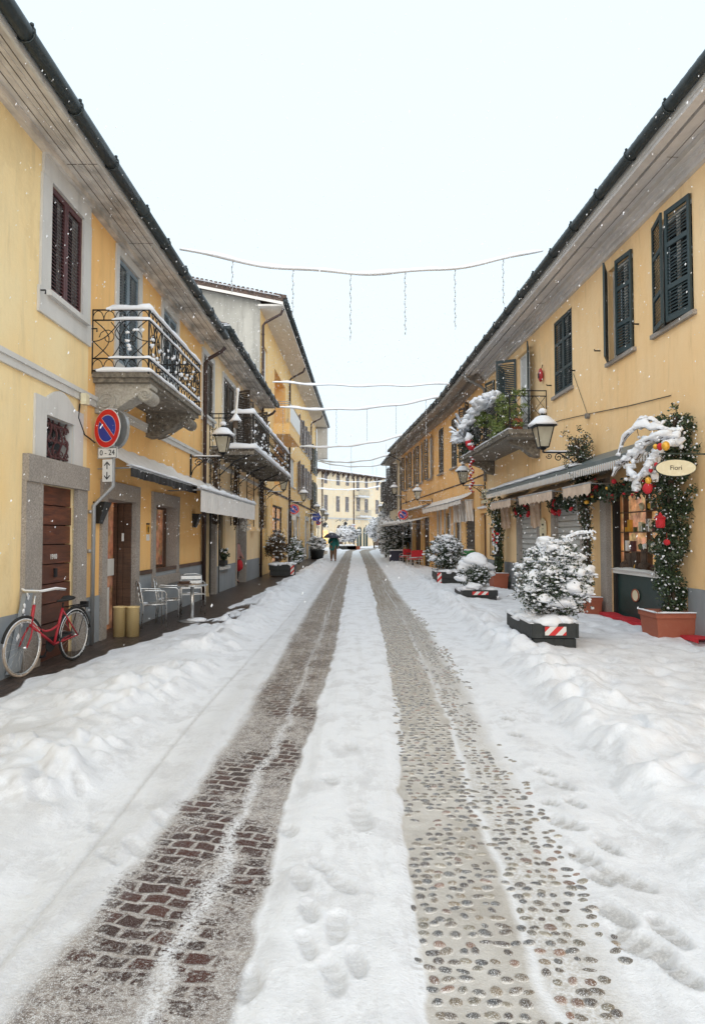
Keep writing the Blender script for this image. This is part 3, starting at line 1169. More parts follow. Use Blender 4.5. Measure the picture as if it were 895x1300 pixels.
# ground floor
g0, g1 = LB.uv(257.5, 700)[0], LB.uv(265, 700)[0]
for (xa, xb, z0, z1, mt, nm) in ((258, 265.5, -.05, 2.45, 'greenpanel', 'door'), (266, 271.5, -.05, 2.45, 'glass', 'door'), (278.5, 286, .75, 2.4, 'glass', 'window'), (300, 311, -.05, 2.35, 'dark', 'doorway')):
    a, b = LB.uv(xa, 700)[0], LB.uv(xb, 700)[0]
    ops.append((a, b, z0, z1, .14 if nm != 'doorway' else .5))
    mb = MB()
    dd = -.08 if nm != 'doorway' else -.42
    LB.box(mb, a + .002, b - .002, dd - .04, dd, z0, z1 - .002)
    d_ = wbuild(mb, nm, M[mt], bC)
    if nm == 'door':
        mb = MB()
        for i in range(3):
            LB.box(mb, a + .08, b - .08, dd + .001, dd + .02, z0 + .15 + .78 * i, z0 + .75 + .78 * i)
        wbuild(mb, 'panel', M[mt], d_)
    if nm == 'window':
        mb = MB()
        LB.box(mb, a - .06, b + .25, -.02, .12, z0 - .09, z0)
        wbuild(mb, 'sill', M['trim'], d_)
a, b = LB.uv(258, 700)[0], LB.uv(271.5, 700)[0]
granite_frame(LB, bC, a, b, -.1, 2.45, .2, .05, .2)
a, b = LB.uv(300, 700)[0], LB.uv(311, 700)[0]
granite_frame(LB, bC, a, b, -.1, 2.35, .12, .04, .15)
plinth(LB, bC, [(LB.uv(275.5, 700)[0], LB.uv(298.5, 700)[0]), (LB.uv(313, 700)[0], LBw)], .78, .02)
course(LB, bC, 0, LBw, 3.72, .12, .05)
wall(LB, bC, 0, LBw, -.3, ZB, ops, M['cream2'], ends=(False, True))
soffit_and_gutter(LB, bC, -.25, LBw + .25, ZB, .60, M['soffit'], steps=[(0, .10, .10, .002), (.3, .315, .012, .001)], snow=True, rise=1.2)
pipe(LB, bC, LBw - .05, 0, 6.55, top=(.3, .66))
# vent / chimney-like box on the pier
mb = MB()
a = LB.uv(319, 640)[0]
LB.box(mb, a - .25, a + .45, 0, .22, 1.92, 3.2)
LB.box(mb, a - .30, a + .50, 0, .27, 1.84, 1.92)
wbuild(mb, 'wall_pier', M['cream2'], bC)
# canopy balcony
q0, q1 = LB.uv(262, 580)[0] + .35, LBw - .05
dB, zB = 1.24, 4.07
mb = MB()
for i in range(13):
    d = .06 + i * (dB - .1) / 12
    LB.box(mb, q0, q1, d - .035, d + .035, zB - .06, zB)
n = 9
for i in range(n + 1):
    a = q0 + (q1 - q0) * i / n
    LB.box(mb, a - .03, a + .03, 0, dB, zB - .16, zB - .062)
bal2 = wbuild(mb, 'balcony', M['darkstone'], bC)
mb = MB()
lv = [zB + .06, zB + .86, zB + .98]
path = rails(LB, mb, q0, q1, dB - .03, lv, .016)
nn = 34
for a, b, k in ((path[0], path[1], 7), (path[1], path[2], 40)):
    u = (b - a).normalized()
    for i in range(k):
        c = a.lerp(b, (i + .5) / k)
        mb.tube([c + up * lv[0], c + up * lv[2]], .008, 4)
        if i % 2 == 0:
            mb.tube(scroll(c + up * (zB + .30), u, up, .12, 1.3, 14), .008, 4)
            mb.tube(scroll(c + up * (zB + .62), u, up, .11, 1.3, 14, sgn=-1), .008, 4)
wbuild(mb, 'railing', M['iron'], bal2)
for i, a in enumerate(np.linspace(q0, q1 - .1, 4)):
    mb = MB()
    # lattice bracket columns against the wall + strut
    for d in (.03, .28):
        mb.tube([LB.P(a, d, 2.0 if i else .1), LB.P(a, d, zB - .1)], .016, 5)
    z = 2.05
    while z < zB - .2:
        mb.tube([LB.P(a, .03, z), LB.P(a, .28, z + .12), LB.P(a, .03, z + .24)], .008, 4)
        z += .24
    mb.tube([LB.P(a, .28, zB - .75), LB.P(a, .7, zB - .35), LB.P(a, dB - .05, zB - .14)], .018, 5)
    wbuild(mb, 'bracket', M['iron'], bal2)
mb = MB()
mb.strip([path[0].lerp(path[1], .5) + up * lv[2], path[1] + up * lv[2], path[2] + up * lv[2]], .10, .13, 8)
mb.strip([path[0].lerp(path[1], .2) + up * (zB + .01), path[1] + up * (zB + .01), path[2] + up * (zB + .01)], .16, .17, 9)
LB.box(mb, q0 + .05, q1 - .03, .05, dB - .05, zB + .005, zB + .10)
for i in range(36):
    c = path[1].lerp(path[2], rnd.random()) + up * rnd.uniform(zB + .2, zB + .8)
    mb.blob(c, rnd.uniform(.03, .055), ICO1, .3)
wbuild(mb, 'balcony_snow', M['snow'], bal2, True)
# white drop awning
awning(LB, bC, -3.1, 3.9, 3.1, 2.68, .76, 'awn', drop=.50, snow=.10)

# ---------------- left, tall orange block
ops = []
bD = building('tall_orange_house', LC, 'tall orange block with grey concrete gable and loggias, beyond the low cream house', s=10)
ZC = 11.15
LCw = LC.len


def lcr(x0, y0, x1, y1):
    return LC.rect((x0, y0), (x1, y1))


tw = window
rows = []
for (x0, x1, zs) in ((334, 339.5, ((8.0, 9.9), (5.2, 6.9))), (369, 375, ((7.6, 9.2), (4.6, 6.3)))):
    for z0, z1 in zs:
        s0, s1 = LC.uv(x0, 500)[0], LC.uv(x1, 500)[0]
        window(LC, bD, None, None, None, rect=(s0, s1, z0, z1), ops=ops, sill=(.05, .05, 'trim'), pane='curtain', bars=1)
for i, (xa, xb) in enumerate(((378.5, 381.5), (383.3, 385.8), (387.6, 389.6), (391, 392.6))):
    for z0, z1 in ((7.6, 9.5), (4.5, 6.5)):
        s0, s1 = LC.uv(xa, 600)[0], LC.uv(xb, 600)[0]
        window(LC, bD, None, None, 'shgrey', 'open', rect=(s0, s1, z0, z1), ops=ops, step=.11, mids=(), ang=(166, 168), sill=(.04, .04, 'trim'))
for i, (xa, xb) in enumerate(((395, 396.5), (398.3, 399.6))):
    for z0, z1 in ((6.8, 9.0), (3.9, 6.1)):
        s0, s1 = LC.uv(xa, 600)[0], LC.uv(xb, 600)[0]
        window(LC, bD, None, None, 'shgreen', 'open', rect=(s0, s1, z0, z1), ops=ops, step=.11, mids=(), ang=(160, 165))
# loggia bays
lg0, lg1 = LC.uv(348.5, 550)[0], LC.uv(362, 550)[0]
for z0, z1 in ((7.05, 9.75), (4.15, 6.4)):
    ops.append((lg0, lg1, z0, z1, 1.4))
    mb = MB()
    LC.box(mb, lg0 + .3, lg0 + 1.4, -1.38, -1.34, z0, z1 - .3)
    wbuild(mb, 'window', M['glass'], bD)
mb = MB()
LC.box(mb, lg0 - .2, lg1 + .4, 0, .75, 6.55, 7.05)
LC.box(mb, lg0 - .2, lg1 + .4, .72, .76, 7.051, 7.9)
bl = wbuild(mb, 'balcony', M['ochre'], bD)
mb = MB()
LC.box(mb, lg0 - .15, lg1 + .4, .765, .775, 7.15, 8.0)
wbuild(mb, 'panel', M['white'], bl)
mb = MB()
for z in (8.0, 8.1):
    mb.tube([LC.P(lg0 - .2, 0, z), LC.P(lg0 - .2, .75, z), LC.P(lg1 + .4, .75, z), LC.P(lg1 + .4, 0, z)], .018, 5)
wbuild(mb, 'railing', M['galv'], bl)
# ground floor openings
shops = []
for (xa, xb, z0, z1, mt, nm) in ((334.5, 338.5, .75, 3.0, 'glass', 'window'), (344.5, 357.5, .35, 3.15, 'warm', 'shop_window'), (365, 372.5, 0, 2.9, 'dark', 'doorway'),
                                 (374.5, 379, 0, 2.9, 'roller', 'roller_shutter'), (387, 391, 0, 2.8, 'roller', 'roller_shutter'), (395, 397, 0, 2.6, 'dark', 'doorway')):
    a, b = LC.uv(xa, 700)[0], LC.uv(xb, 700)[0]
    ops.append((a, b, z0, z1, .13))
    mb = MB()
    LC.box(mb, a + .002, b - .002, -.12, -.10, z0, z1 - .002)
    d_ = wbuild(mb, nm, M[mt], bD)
    if nm == 'roller_shutter':
        mb = MB()
        z = z0 + .1
        while z < z1:
            LC.box(mb, a + .01, b - .01, -.099, -.07, z, z + .06)
            z += .14
        wbuild(mb, 'slats', M['trim'], d_)
    if nm == 'shop_window':
        mb = MB()
        for c in (a + .03, (a + b) / 2, b - .03):
            LC.box(mb, c - .05, c + .05, -.09, -.02, z0, z1)
        for c in (z0 + .03, z0 + 1.55, z1 - .65, z1 - .04):
            LC.box(mb, a, b, -.085, -.03, c - .05, c + .05)
        wbuild(mb, 'frame', M['dark'], d_)
    mb = MB()
    LC.box(mb, a - .16, a, 0, .05, z0 - .1, z1)
    LC.box(mb, b, b + .16, 0, .05, z0 - .1, z1)
    LC.box(mb, a - .16, b + .16, 0, .055, z1 + .001, z1 + .3)
    wbuild(mb, 'door_surround', M['trim' if xa > 360 else 'ochre'], bD)
course(LC, bD, 0, LCw, 3.75, .10, .05, 'tile')
plinth(LC, bD, [(LC.uv(380.5, 700)[0], LC.uv(386, 700)[0]), (LC.uv(392, 700)[0], LC.uv(394, 700)[0])], .9, .03)
wall(LC, bD, 0, LCw, -.3, ZC, ops, M['ochre'], ends=(False, True), depth=9)
# gable end, rough grey render
mb = MB()
g = [LC.P(-.03, .0, 5.5), LC.P(-.03, -9, 5.5), LC.P(-.03, -9, ZC + .31), LC.P(-.03, -4.5, ZC + 1.26), LC.P(-.03, 0, ZC + .32)]
mb.quad(*g)
wbuild(mb, 'gable_wall', M['concrete'], bD)
mb = MB()
# roof with verge
for (d0, z0, d1, z1) in ((1.0, ZC + .1, -4.5, ZC + 1.25), (-4.5, ZC + 1.25, -10, ZC + .1)):
    vs = []
    for s_ in (-.35, LCw + .3):
        for d, z in ((d0, z0), (d1, z1), (d1, z1 + .22), (d0, z0 + .22)):
            vs.append(tuple(LC.P(s_, d, z)))
    mb.add(vs, [(0, 1, 2, 3), (4, 7, 6, 5), (0, 4, 5, 1), (1, 5, 6, 2), (2, 6, 7, 3), (3, 7, 4, 0)])
for i in range(30):
    t = i / 29
    mb.tube([LC.P(-.38, 1.05 - 5.5 * t, ZC + .36 + 1.15 * t), LC.P(-.05, 1.05 - 5.5 * t, ZC + .36 + 1.15 * t)], .09, 6)
for i in range(100):
    s_ = -.3 + i * (LCw + .4) / 99
    mb.tube([LC.P(s_, 1.12, ZC + .36), LC.P(s_, .6, ZC + .46)], .085, 6)
wbuild(mb, 'roof', M['tile'], bD)
mb = MB()
mb.quad(LC.P(-.38, 1.0, ZC + .02), LC.P(-.38, -4.5, ZC + 1.17), LC.P(-.38, -4.5, ZC + 1.29), LC.P(-.38, 1.0, ZC + .14))
LC.box(mb, -.30, LCw + .3, -.05, 1.0, ZC + .001, ZC + .08)
wbuild(mb, 'soffit', M['soffitw'], bD)
mb = MB()
mb.tube([LC.P(-.35, 1.08, ZC + .2), LC.P(LCw + .3, 1.08, ZC + .2)], .11, 8)
wbuild(mb, 'gutter', M['gutter'], bD, True)
mb = MB()
a0_, a1_ = LC.P(-.3, .9, ZC + .36), LC.P(-.3, -4.5, ZC + 1.5)
mb.strip([a0_ + V((0, .1, 0)), a1_ + V((0, .1, 0))], .4, .06, 11)
LC_r = [LC.P(-.2, .8, ZC + .42), LC.P(LCw, .8, ZC + .42), LC.P(LCw, -4.4, ZC + 1.55), LC.P(-.2, -4.4, ZC + 1.55)]
mb.quad(*LC_r)
wbuild(mb, 'roof_snow', M['snow'], bD, True)
for s_, tz in ((.12, ZC - .55), (LC.uv(365.5, 600)[0], ZC - .55), (LC.uv(393.5, 600)[0], ZC - .6)):
    pipe(LC, bD, s_, .1 if s_ > 1 else 3.2, tz, d=.10, r=.055, top=(.55, .95), name='downpipe')
mb = MB()
LC.box(mb, LCw - .7, LCw + .25, .1, 1.0, ZC - 2.7, ZC - .1)
wbuild(mb, 'chimney_breast', M['trim'], bD)

# ---------------- far building closing the street
ops = []
bE = building('far_building', FD, 'three storey pale yellow building closing the far end of the street', s=10)
ZD = 11.55


def fr(xa, xb, ya, yb):
    s0, z1 = FD.uv((xa + xb) / 2, ya)
    _, z0 = FD.uv((xa + xb) / 2, yb)
    return (FD.uv(xa, 650)[0], FD.uv(xb, 650)[0], z0, z1)


S = .1117
for cx, w, ya, yb in ((118, 42, 70, 212), (260, 42, 92, 235), (367, 40, 118, 240), (486, 36, 130, 300), (582, 34, 150, 262), (707, 32, 160, 290)):
    window(FD, bE, None, None, 'shgrey', 'closed', rect=fr(400 + (cx - w / 2) * S, 400 + (cx + w / 2) * S, 590 + ya * S, 590 + yb * S), ops=ops, step=.2, mids=(.5,), surround=(.12, .04), surmat='pale')
for cx, w, ya, yb in ((120, 44, 342, 520), (258, 44, 356, 535), (362, 42, 365, 538), (490, 42, 350, 530), (582, 40, 390, 545), (705, 40, 400, 560)):
    window(FD, bE, None, None, 'shgrey', 'closed', rect=fr(400 + (cx - w / 2) * S, 400 + (cx + w / 2) * S, 590 + ya * S, 590 + yb * S), ops=ops, step=.2, mids=(.5,), surround=(.12, .04), surmat='pale')


def arch_fill(F, mb, s0, s1, z0, zs, d0, d1):
    c = (s0 + s1) / 2
    r = (s1 - s0) / 2
    poly = [(s0, z0), (s1, z0)] + [(c + r * math.cos(t), zs + r * math.sin(t)) for t in np.linspace(0, PI, 13)]
    mm = Matrix(((F.t.x, 0, F.n.x, F.p0.x), (F.t.y, 0, F.n.y, F.p0.y), (0, 1, 0, 0), (0, 0, 0, 1)))
    mb.prism(poly, d0, d1, mm)


for (cx, w, ytop, ybot, mt, nm) in ((115, 60, 745, 900, 'warmfar', 'doorway'), (270, 66, 740, 925, 'doorfar', 'archway'), (497, 60, 755, 930, 'greenpanel', 'arched_door'), (567, 58, 755, 930, 'greenpanel', 'arched_door'), (720, 90, 700, 930, 'doorfar', 'archway')):
    s0, s1, z0, z1 = fr(400 + (cx - w / 2) * S, 400 + (cx + w / 2) * S, 590 + ytop * S, 590 + ybot * S)
    mb = MB()
    if nm == 'doorway':
        FD.box(mb, s0, s1, .002, .03, z0, z1)
    else:
        arch_fill(FD, mb, s0, s1, 0, z1, .002, .03)
    d_ = wbuild(mb, nm, M[mt], bE)
    if nm == 'doorway':
        mb = MB()
        arch_fill(FD, mb, s0, s1, z1 + .45, z1 + .55, .002, .04)
        wbuild(mb, 'fanlight', M['dark'], d_)
        mb = MB()
        FD.box(mb, s0 - .15, s0, .002, .06, 0, z1 + .2)
        FD.box(mb, s1, s1 + .15, .002, .06, 0, z1 + .2)
        wbuild(mb, 'frame', M['trim'], d_)
    else:
        mb = MB()
        c = (s0 + s1) / 2
        rr_ = (s1 - s0) / 2
        pts = [FD.P(s0 - .1, .06, 0), FD.P(s0 - .1, .06, z1)] + [FD.P(c + (rr_ + .1) * math.cos(t), .06, z1 + (rr_ + .1) * math.sin(t)) for t in np.linspace(PI, 0, 11)] + [FD.P(s1 + .1, .06, 0)]
        mb.tube(pts, .13, 6)
        if mt == 'greenpanel':
            FD.box(mb, c - .05, c + .05, .03, .06, 0, z1 + rr_)
        wbuild(mb, 'frame', M['pale'], d_)
zc_ = 4.45
course(FD, bE, 0, FD.len, zc_, .25, .12, 'trim')
wall(FD, bE, 0, FD.len, -.5, ZD, ops, M['pale'], depth=9)
mb = MB()
FD.box(mb, -.5, FD.len + .5, -9.5, .75, ZD, ZD + .14)
rf = wbuild(mb, 'roof', M['tile'], bE)
mb = MB()
FD.box(mb, -.5, FD.len + .5, -9.4, .72, ZD + .141, ZD + .42)
wbuild(mb, 'roof_snow', M['snow'], rf)
n = int(FD.len / 1.3)
for i in range(n):
    mb = MB()
    a = .4 + i * 1.3
    FD.box(mb, a - .08, a + .08, .0, .8, ZD - .25, ZD - .001)
    mb.quad(FD.P(a, .02, ZD - .8), FD.P(a, .02, ZD - .25), FD.P(a, .6, ZD - .25))
    wbuild(mb, 'eaves_bracket', M['tile'], rf)
for pxp in (408.5, 448.5):
    pipe(FD, bE, FD.uv(pxp, 640)[0], 0, ZD, d=.12, r=.09, mat='pipe')
for z_, (xa, xb) in ((8.15, (449, 463)), (4.9, (451, 465))):
    a, b = FD.uv(xa, 650)[0], FD.uv(xb, 650)[0]
    mb = MB()
    FD.box(mb, a, b, 0, 1.0, z_ - .2, z_)
    b_ = wbuild(mb, 'balcony', M['trim'], bE)
    mb = MB()
    for z in (z_ + .1, z_ + 1.0):
        mb.tube([FD.P(a, 0, z), FD.P(a, .97, z), FD.P(b, .97, z), FD.P(b, 0, z)], .03, 5)
    for i in range(16):
        q = FD.P(a + (b - a) * i / 15, .97, z_)
        mb.tube([q, q + up * 1.0], .022, 4)
    wbuild(mb, 'railing', M['galv'], b_)
    mb = MB()
    mb.strip([FD.P(a, .9, z_), FD.P(b, .9, z_)], .2, .15, 4)
    wbuild(mb, 'snow', M['snow'], b_, True)

# ---------------- right, long warm house
ops = []
bF = building('warm_yellow_house', R1, 'long warm yellow house with dark green louvred shutters over the shops on the right', s=12)
ZR = 7.5
R1w = R1.len
W1 = dict(ops=ops, sill=(.07, .08, 'granite'), step=.055, mids=(.28, .66))
# nearest window: leaf ajar
s0, s1, z0, z1 = R1.rect((853, 262), (832, 386))
s0 = s1 - 1.15
window(R1, bF, None, None, 'shgreen', 'open', rect=(s0, s1, 5.12, 6.98), ang=(9, 14), **W1)
r = R1.rect((803, 300), (773.5, 437))
window(R1, bF, None, None, 'shgreen', 'open', rect=(r[0], r[1], 5.12, 6.98), ang=(7, 30), pane='glass', **W1)
r = R1.rect((725.5, 380), (704, 483))
window(R1, bF, None, None, 'shgreen', 'closed', rect=(r[0], r[1], 5.12, 6.98), **W1)
r = R1.rect((672, 420), (657, 520))
window(R1, bF, None, None, 'shgreen', 'open', rect=(r[0], r[1], 4.5, 6.98), pane='curtain', ang=(160, 118), ops=ops, step=.055, mids=(.5,))
r = R1.rect((641, 460), (629, 540))
window(R1, bF, None, None, 'shgreen', 'open', rect=(r[0], r[1], 4.5, 6.98), pane='curtain', ang=(150, 165), ops=ops, step=.055, mids=(.5,))
# ground floor: entrance shop, two roller shutters, passage
gf = []
# extent by survey
eg0, eg1 = R1.uv(846, 700)[0] - .35, R1.uv(776, 700)[0]
ops.append((eg0, eg1, .02, 2.55, .26))
mb = MB()
R1.box(mb, eg0 + .01, eg1 - .01, -.25, -.23, .95, 2.53)
d_ = wbuild(mb, 'shop_window', M['warm'], bF)
mb = MB()
R1.box(mb, eg0 + .002, eg1 - .002, -.14, -.08, .03, .93)
wbuild(mb, 'panel', M['greenpanel'], d_)
mb = MB()
R1.box(mb, eg0 + .002, eg1 - .002, -.22, -.02, .93, 1.0)
mb.strip([R1.P(eg0, -.08, 1.0), R1.P(eg1, -.08, 1.0)], .2, .05, 4)
wbuild(mb, 'ledge', M['white'], d_)
mb = MB()
R1.box(mb, eg1 - .10, eg1 - .003, -.15, -.03, .03, 2.55)
R1.box(mb, eg0 + .003, eg1 - .10, -.13, -.05, 2.47, 2.55)
wbuild(mb, 'frame', M['dark'], d_)
mb = MB()
for i in range(16):
    c = R1.P(rnd.uniform(eg0 + .2, eg1 - .2), rnd.uniform(-.2, -.10), 1.0 + rnd.uniform(.05, .2))
    mb.blob(c, rnd.uniform(.04, .10), ICO1, .25)
for i in range(5):
    a = rnd.uniform(eg0 + .3, eg1 - .4)
    R1.box(mb, a, a + .2, -.2, -.12, 1.0, 1.0 + rnd.uniform(.2, .5))
wbuild(mb, 'display_goods', M['bark'], d_)
mb = MB()
for z in (1.35, 1.72, 2.1):
    R1.box(mb, eg0 + .1, eg1 - .12, -.225, -.12, z, z + .02)
for a in np.linspace(eg0 + .35, eg1 - .3, 3):
    R1.box(mb, a, a + .03, -.225, -.13, 1.0, 2.5)
wbuild(mb, 'shelf', M['doorfar'], d_)
for mt_ in ('white', 'shred', 'yellow', 'leafb', 'ivory'):
    mb = MB()
    for i in range(9):
        a, z = rnd.uniform(eg0 + .15, eg1 - .3), rnd.choice((1.0, 1.37, 1.74, 2.12))
        h_ = rnd.uniform(.08, .24)
        if i % 3:
            R1.box(mb, a, a + rnd.uniform(.05, .13), -.20, -.14, z, z + h_)
        else:
            mb.blob(R1.P(a, -.16, z + .08), (.05, .06, .08), ICO1, .2)
    wbuild(mb, 'goods', M[mt_], d_)
mb = MB()
R1.box(mb, eg1, eg1 + .28, -.02, .10, -.1, 3.0)
wbuild(mb, 'stone_pilaster', M['granite'], bF)
# lettered oval plate on the panel
def oval(F, parent, s, z, a, b, d, mat, rim='terra', name='plaque', lines=(), tsize=.1):
    mb = MB()
    mm = frame_m(F.P(s, d, z), F.t, (0, 0, 1))
    if mm.col[2].xyz.dot(F.n) < 0:
        mm = frame_m(F.P(s, d, z), -F.t, (0, 0, 1))
    pts = [(a * math.cos(t), b * math.sin(t)) for t in np.linspace(0, 2 * PI, 29)[:-1]]
    mb.prism(pts, 0, .02, mm)
    o = wbuild(mb, name, M[mat], parent)
    mb = MB()
    mb.tube([mm @ V((x, y, .02)) for x, y in pts + [pts[0]]], .012, 5)
    wbuild(mb, 'rim', M[rim], o)
    org = V((0, 0, 0))
    p_ = parent
    while p_ is not None:
        org += p_.location
        p_ = p_.parent
    for i, (tx, sz, ty) in enumerate(lines):
        text(tx, sz, M['black'], o, Matrix.Translation(-org) @ mm @ Matrix.Translation((0, ty, .023)))
    return o


a_, z_ = R1.uv(803, 756, 0)
oval(R1, d_, a_, z_, .13, .11, -.07, 'ivory', lines=())
# roller shutters
for k, (xa, xb) in enumerate(((739, 706), (684, 660.5))):
    a, b = R1.uv(xa, 700)[0], R1.uv(xb, 700)[0]
    ops.append((a, b, 0, 2.62, .12))
    mb = MB()
    R1.box(mb, a, b, -.11, -.10, 0, 2.6)
    z = .0
    while z < 2.6:
        R1.box(mb, a, b, -.099, -.06, z, z + .115)
        z += .145
    wbuild(mb, 'roller_shutter', M['roller'], bF)
    mb = MB()
    R1.box(mb, a - .22, a, -.02, .05, -.1, 2.9)
    R1.box(mb, b, b + .22, -.02, .05, -.1, 2.9)
    liner(R1, mb, a, b, 0, 2.62, .12)
    wbuild(mb, 'door_surround', M['granite'], bF)
    mb = MB()
    # red bows and greenery hanging above
    for i in range(9):
        c = R1.P(a + (b - a) * rnd.random(), .12 + rnd.random() * .15, 2.62 - rnd.random() * .45)
        mb.blob(c, (.05, .05, .07), ICO1, .35)
    gr_ = wbuild(mb, 'christmas_garland', M['redcloth'], bF, True)
    mb = MB()
    cs = [R1.P(a + (b - a) * t, .15, 2.62 - .3 * abs(math.sin(t * 6))) for t in np.linspace(0, 1, 14)]
    mb.leaves([tuple(c) for c in cs], 500, .12, .08)
    wbuild(mb, 'greenery', M['leafd'], gr_)
# dark glazed passage
a, b = R1.uv(640, 690)[0], R1.uv(633, 690)[0]
ops.append((a, b, 0, 2.9, .3))
mb = MB()
R1.box(mb, a, b, -.25, -.2, 0, 2.88)
wbuild(mb, 'door', M['glass'], bF)
# oval plate between shutters
a_, z_ = R1.uv(691.5, 672.5)
oval(R1, bF, a_, z_, .24, .30, .03, 'ivory', 'ivory', lines=(('BAR', .07, .13), ('• •', .09, .02), ('1880', .09, -.13)))
mb = MB()
a_, z_ = R1.uv(692, 768 - 32)
R1.box(mb, a_ - .14, a_ + .14, .003, .02, z_ - .1, z_ + .1)
wbuild(mb, 'notice', M['signwhite'], bF)
plinth(R1, bF, [(R1.uv(658, 720)[0], R1.uv(641, 720)[0]), (R1.uv(631, 720)[0], R1w)], .85, .02)
plinth(R1, bF, [(-1, eg0 - .3)], .85, .02)
wall(R1, bF, 0, R1w, -.3, ZR, ops, M['rightp'], ends=(True, False))
soffit_and_gutter(R1, bF, 0, R1w, ZR, .80, M['cornice'], steps=[(0, .08, .26, .002), (.08, .15, .18, .002), (.15, .24, .10, .001), (.46, .58, .06, .001), (.66, .80, .09, .001)], gr=.088)
pipe(R1, bF, R1w - .1, 3.6, 7.0, mat='greypipe', top=(.45, .85), r=.055)
mb = MB()
for px, py in ((811, 411), (762, 445), (730, 470), (700, 489)):
    a, z = R1.uv(px, py)
    mb.tube([R1.P(a, 0, z), R1.P(a, .12, z), R1.P(a, .12, z + .03)], .016, 5)
wbuild(mb, 'shutter_hook', M['iron'], bF)
# wires on the wall
mb = MB()
w_ = [R1.uv(x, y) for x, y in ((853, 502), (800, 515), (750, 525), (714, 533), (690, 541))]
mb.tube([R1.P(a, .02, z) for a, z in w_], .008, 4)
w_ = [R1.uv(x, y) for x, y in ((729, 474), (738, 500), (747, 526))]
mb.tube([R1.P(a, .02, z) for a, z in w_], .006, 4)
wbuild(mb, 'wall_cable', M['dark'], bF)
# continuous sheet canopy over the shops
c0, c1 = R1.uv(790, 560)[0] - 2.2, R1.uv(641, 610)[0]
mb = MB()
vs = []
for a in (c0, c1):
    for d, z in ((0.002, 3.35), (.62, 3.06), (.62, 2.96), (0.002, 3.25)):
        vs.append(tuple(R1.P(a, d, z)))
mb.add(vs, [(0, 1, 5, 4), (1, 2, 6, 5), (2, 3, 7, 6), (3, 0, 4, 7), (0, 3, 2, 1), (4, 5, 6, 7)])
cp = wbuild(mb, 'shop_canopy', M['canopy'], bF)
mb = MB()
n = int((c1 - c0) / .09)
for i in range(n):
    a = c0 + .04 + i * .09
    mb.quad(R1.P(a - .035, .625, 2.98), R1.P(a + .035, .625, 2.98), R1.P(a + .03, .625, 2.86), R1.P(a, .625, 2.83), R1.P(a - .03, .625, 2.86))
wbuild(mb, 'scalloped_edge', M['awn'], cp)
mb = MB()
sdist = R1.uv(700, 600)[0]
mb.quad(R1.P(c1 - 7.0, .05, 3.345), R1.P(c1 - .05, .05, 3.345), R1.P(c1 - .05, .60, 3.09), R1.P(c1 - 7.0, .60, 3.09))
mb.strip([R1.P(c1 - 7.5, .5, 3.10), R1.P(c1 - .05, .5, 3.10)], .2, .05, 5)
wbuild(mb, 'snow', M['snow'], cp, True)
# three beige awnings under it with side curtains
for k, (xa, xb) in enumerate(((790, 750), (735, 687), (676, 648))):
    a, b = R1.uv(xa, 620)[0], R1.uv(xb, 620)[0]
    A = awning(R1, bF, a, b, 2.94, 2.70, .62, 'awnb', drop=.27, scallop=True, snow=0)
    for e in (b - .05,):
        mb = MB()
        vs = []
        for i in range(9):
            for j in range(6):
                t = j / 5
                vs.append(tuple(R1.P(e + .03 * math.sin(i * 1.7 + j), .05 + (.30 - .04 * t) * i / 8, 2.74 - t * .85 + .03 * math.sin(i))))
        mb.add(vs, [(i * 6 + j, i * 6 + 6 + j, i * 6 + 7 + j, i * 6 + 1 + j) for i in range(8) for j in range(5)])
        wbuild(mb, 'side_curtain', M['awnb'], A, True)
# balcony
r0, r1_ = R1.uv(694, 520)[0], R1w - .35
dR, zR = 1.0, 4.42
mb = MB()
R1.box(mb, r0, r1_, 0, dR, zR - .12, zR)
R1.box(mb, r0 + .06, r1_ - .06, 0, dR - .06, zR - .2, zR - .12)
bl = wbuild(mb, 'balcony', M['darkstone'], bF)
mb = MB()
for a in (r0 + .7, r1_ - .6):
    mm = Matrix(((R1.n.x, 0, R1.t.x, R1.p0.x + R1.t.x * a), (R1.n.y, 0, R1.t.y, R1.p0.y + R1.t.y * a), (0, 1, 0, 0), (0, 0, 0, 1)))
    mb.prism([(0, zR - .2), (dR * .85, zR - .2), (dR * .8, zR - .3), (.45, zR - .42), (.2, zR - .62), (0, zR - .66)], -.15, .15, mm)
wbuild(mb, 'corbel', M['darkstone'], bl)
mb = MB()
lv = [zR + .08, zR + .16, zR + .86, zR + 1.0]
path = rails(R1, mb, r0, r1_, dR - .04, lv, .015)
for a, b, k in ((path[1], path[2], 44),):
    for i in range(k):
        c = a.lerp(b, (i + .5) / k)
        mb.tube([c + up * lv[0], c + up * lv[3]], .009, 4)
a, b = path[0], path[1]
u = (b - a).normalized()
for i in range(3):
    c = a.lerp(b, (i + .5) / 3)
    mb.tube([c - u * .14 + up * lv[1], c + u * .14 + up * (zR + .5), c - u * .14 + up * lv[2]], .008, 4)
    mb.tube([c + u * .14 + up * lv[1], c - u * .14 + up * (zR + .5), c + u * .14 + up * lv[2]], .008, 4)
wbuild(mb, 'railing', M['iron'], bl)
mb = MB()
mb.strip([path[1].lerp(path[2], .25) + up * lv[3], path[2] + up * lv[3]], .2, .16, 9)
mb.strip([path[1] + up * (zR + .0), path[2] + up * (zR + .0)], .14, .05, 10)
wbuild(mb, 'rail_snow', M['snow'], bl, True)

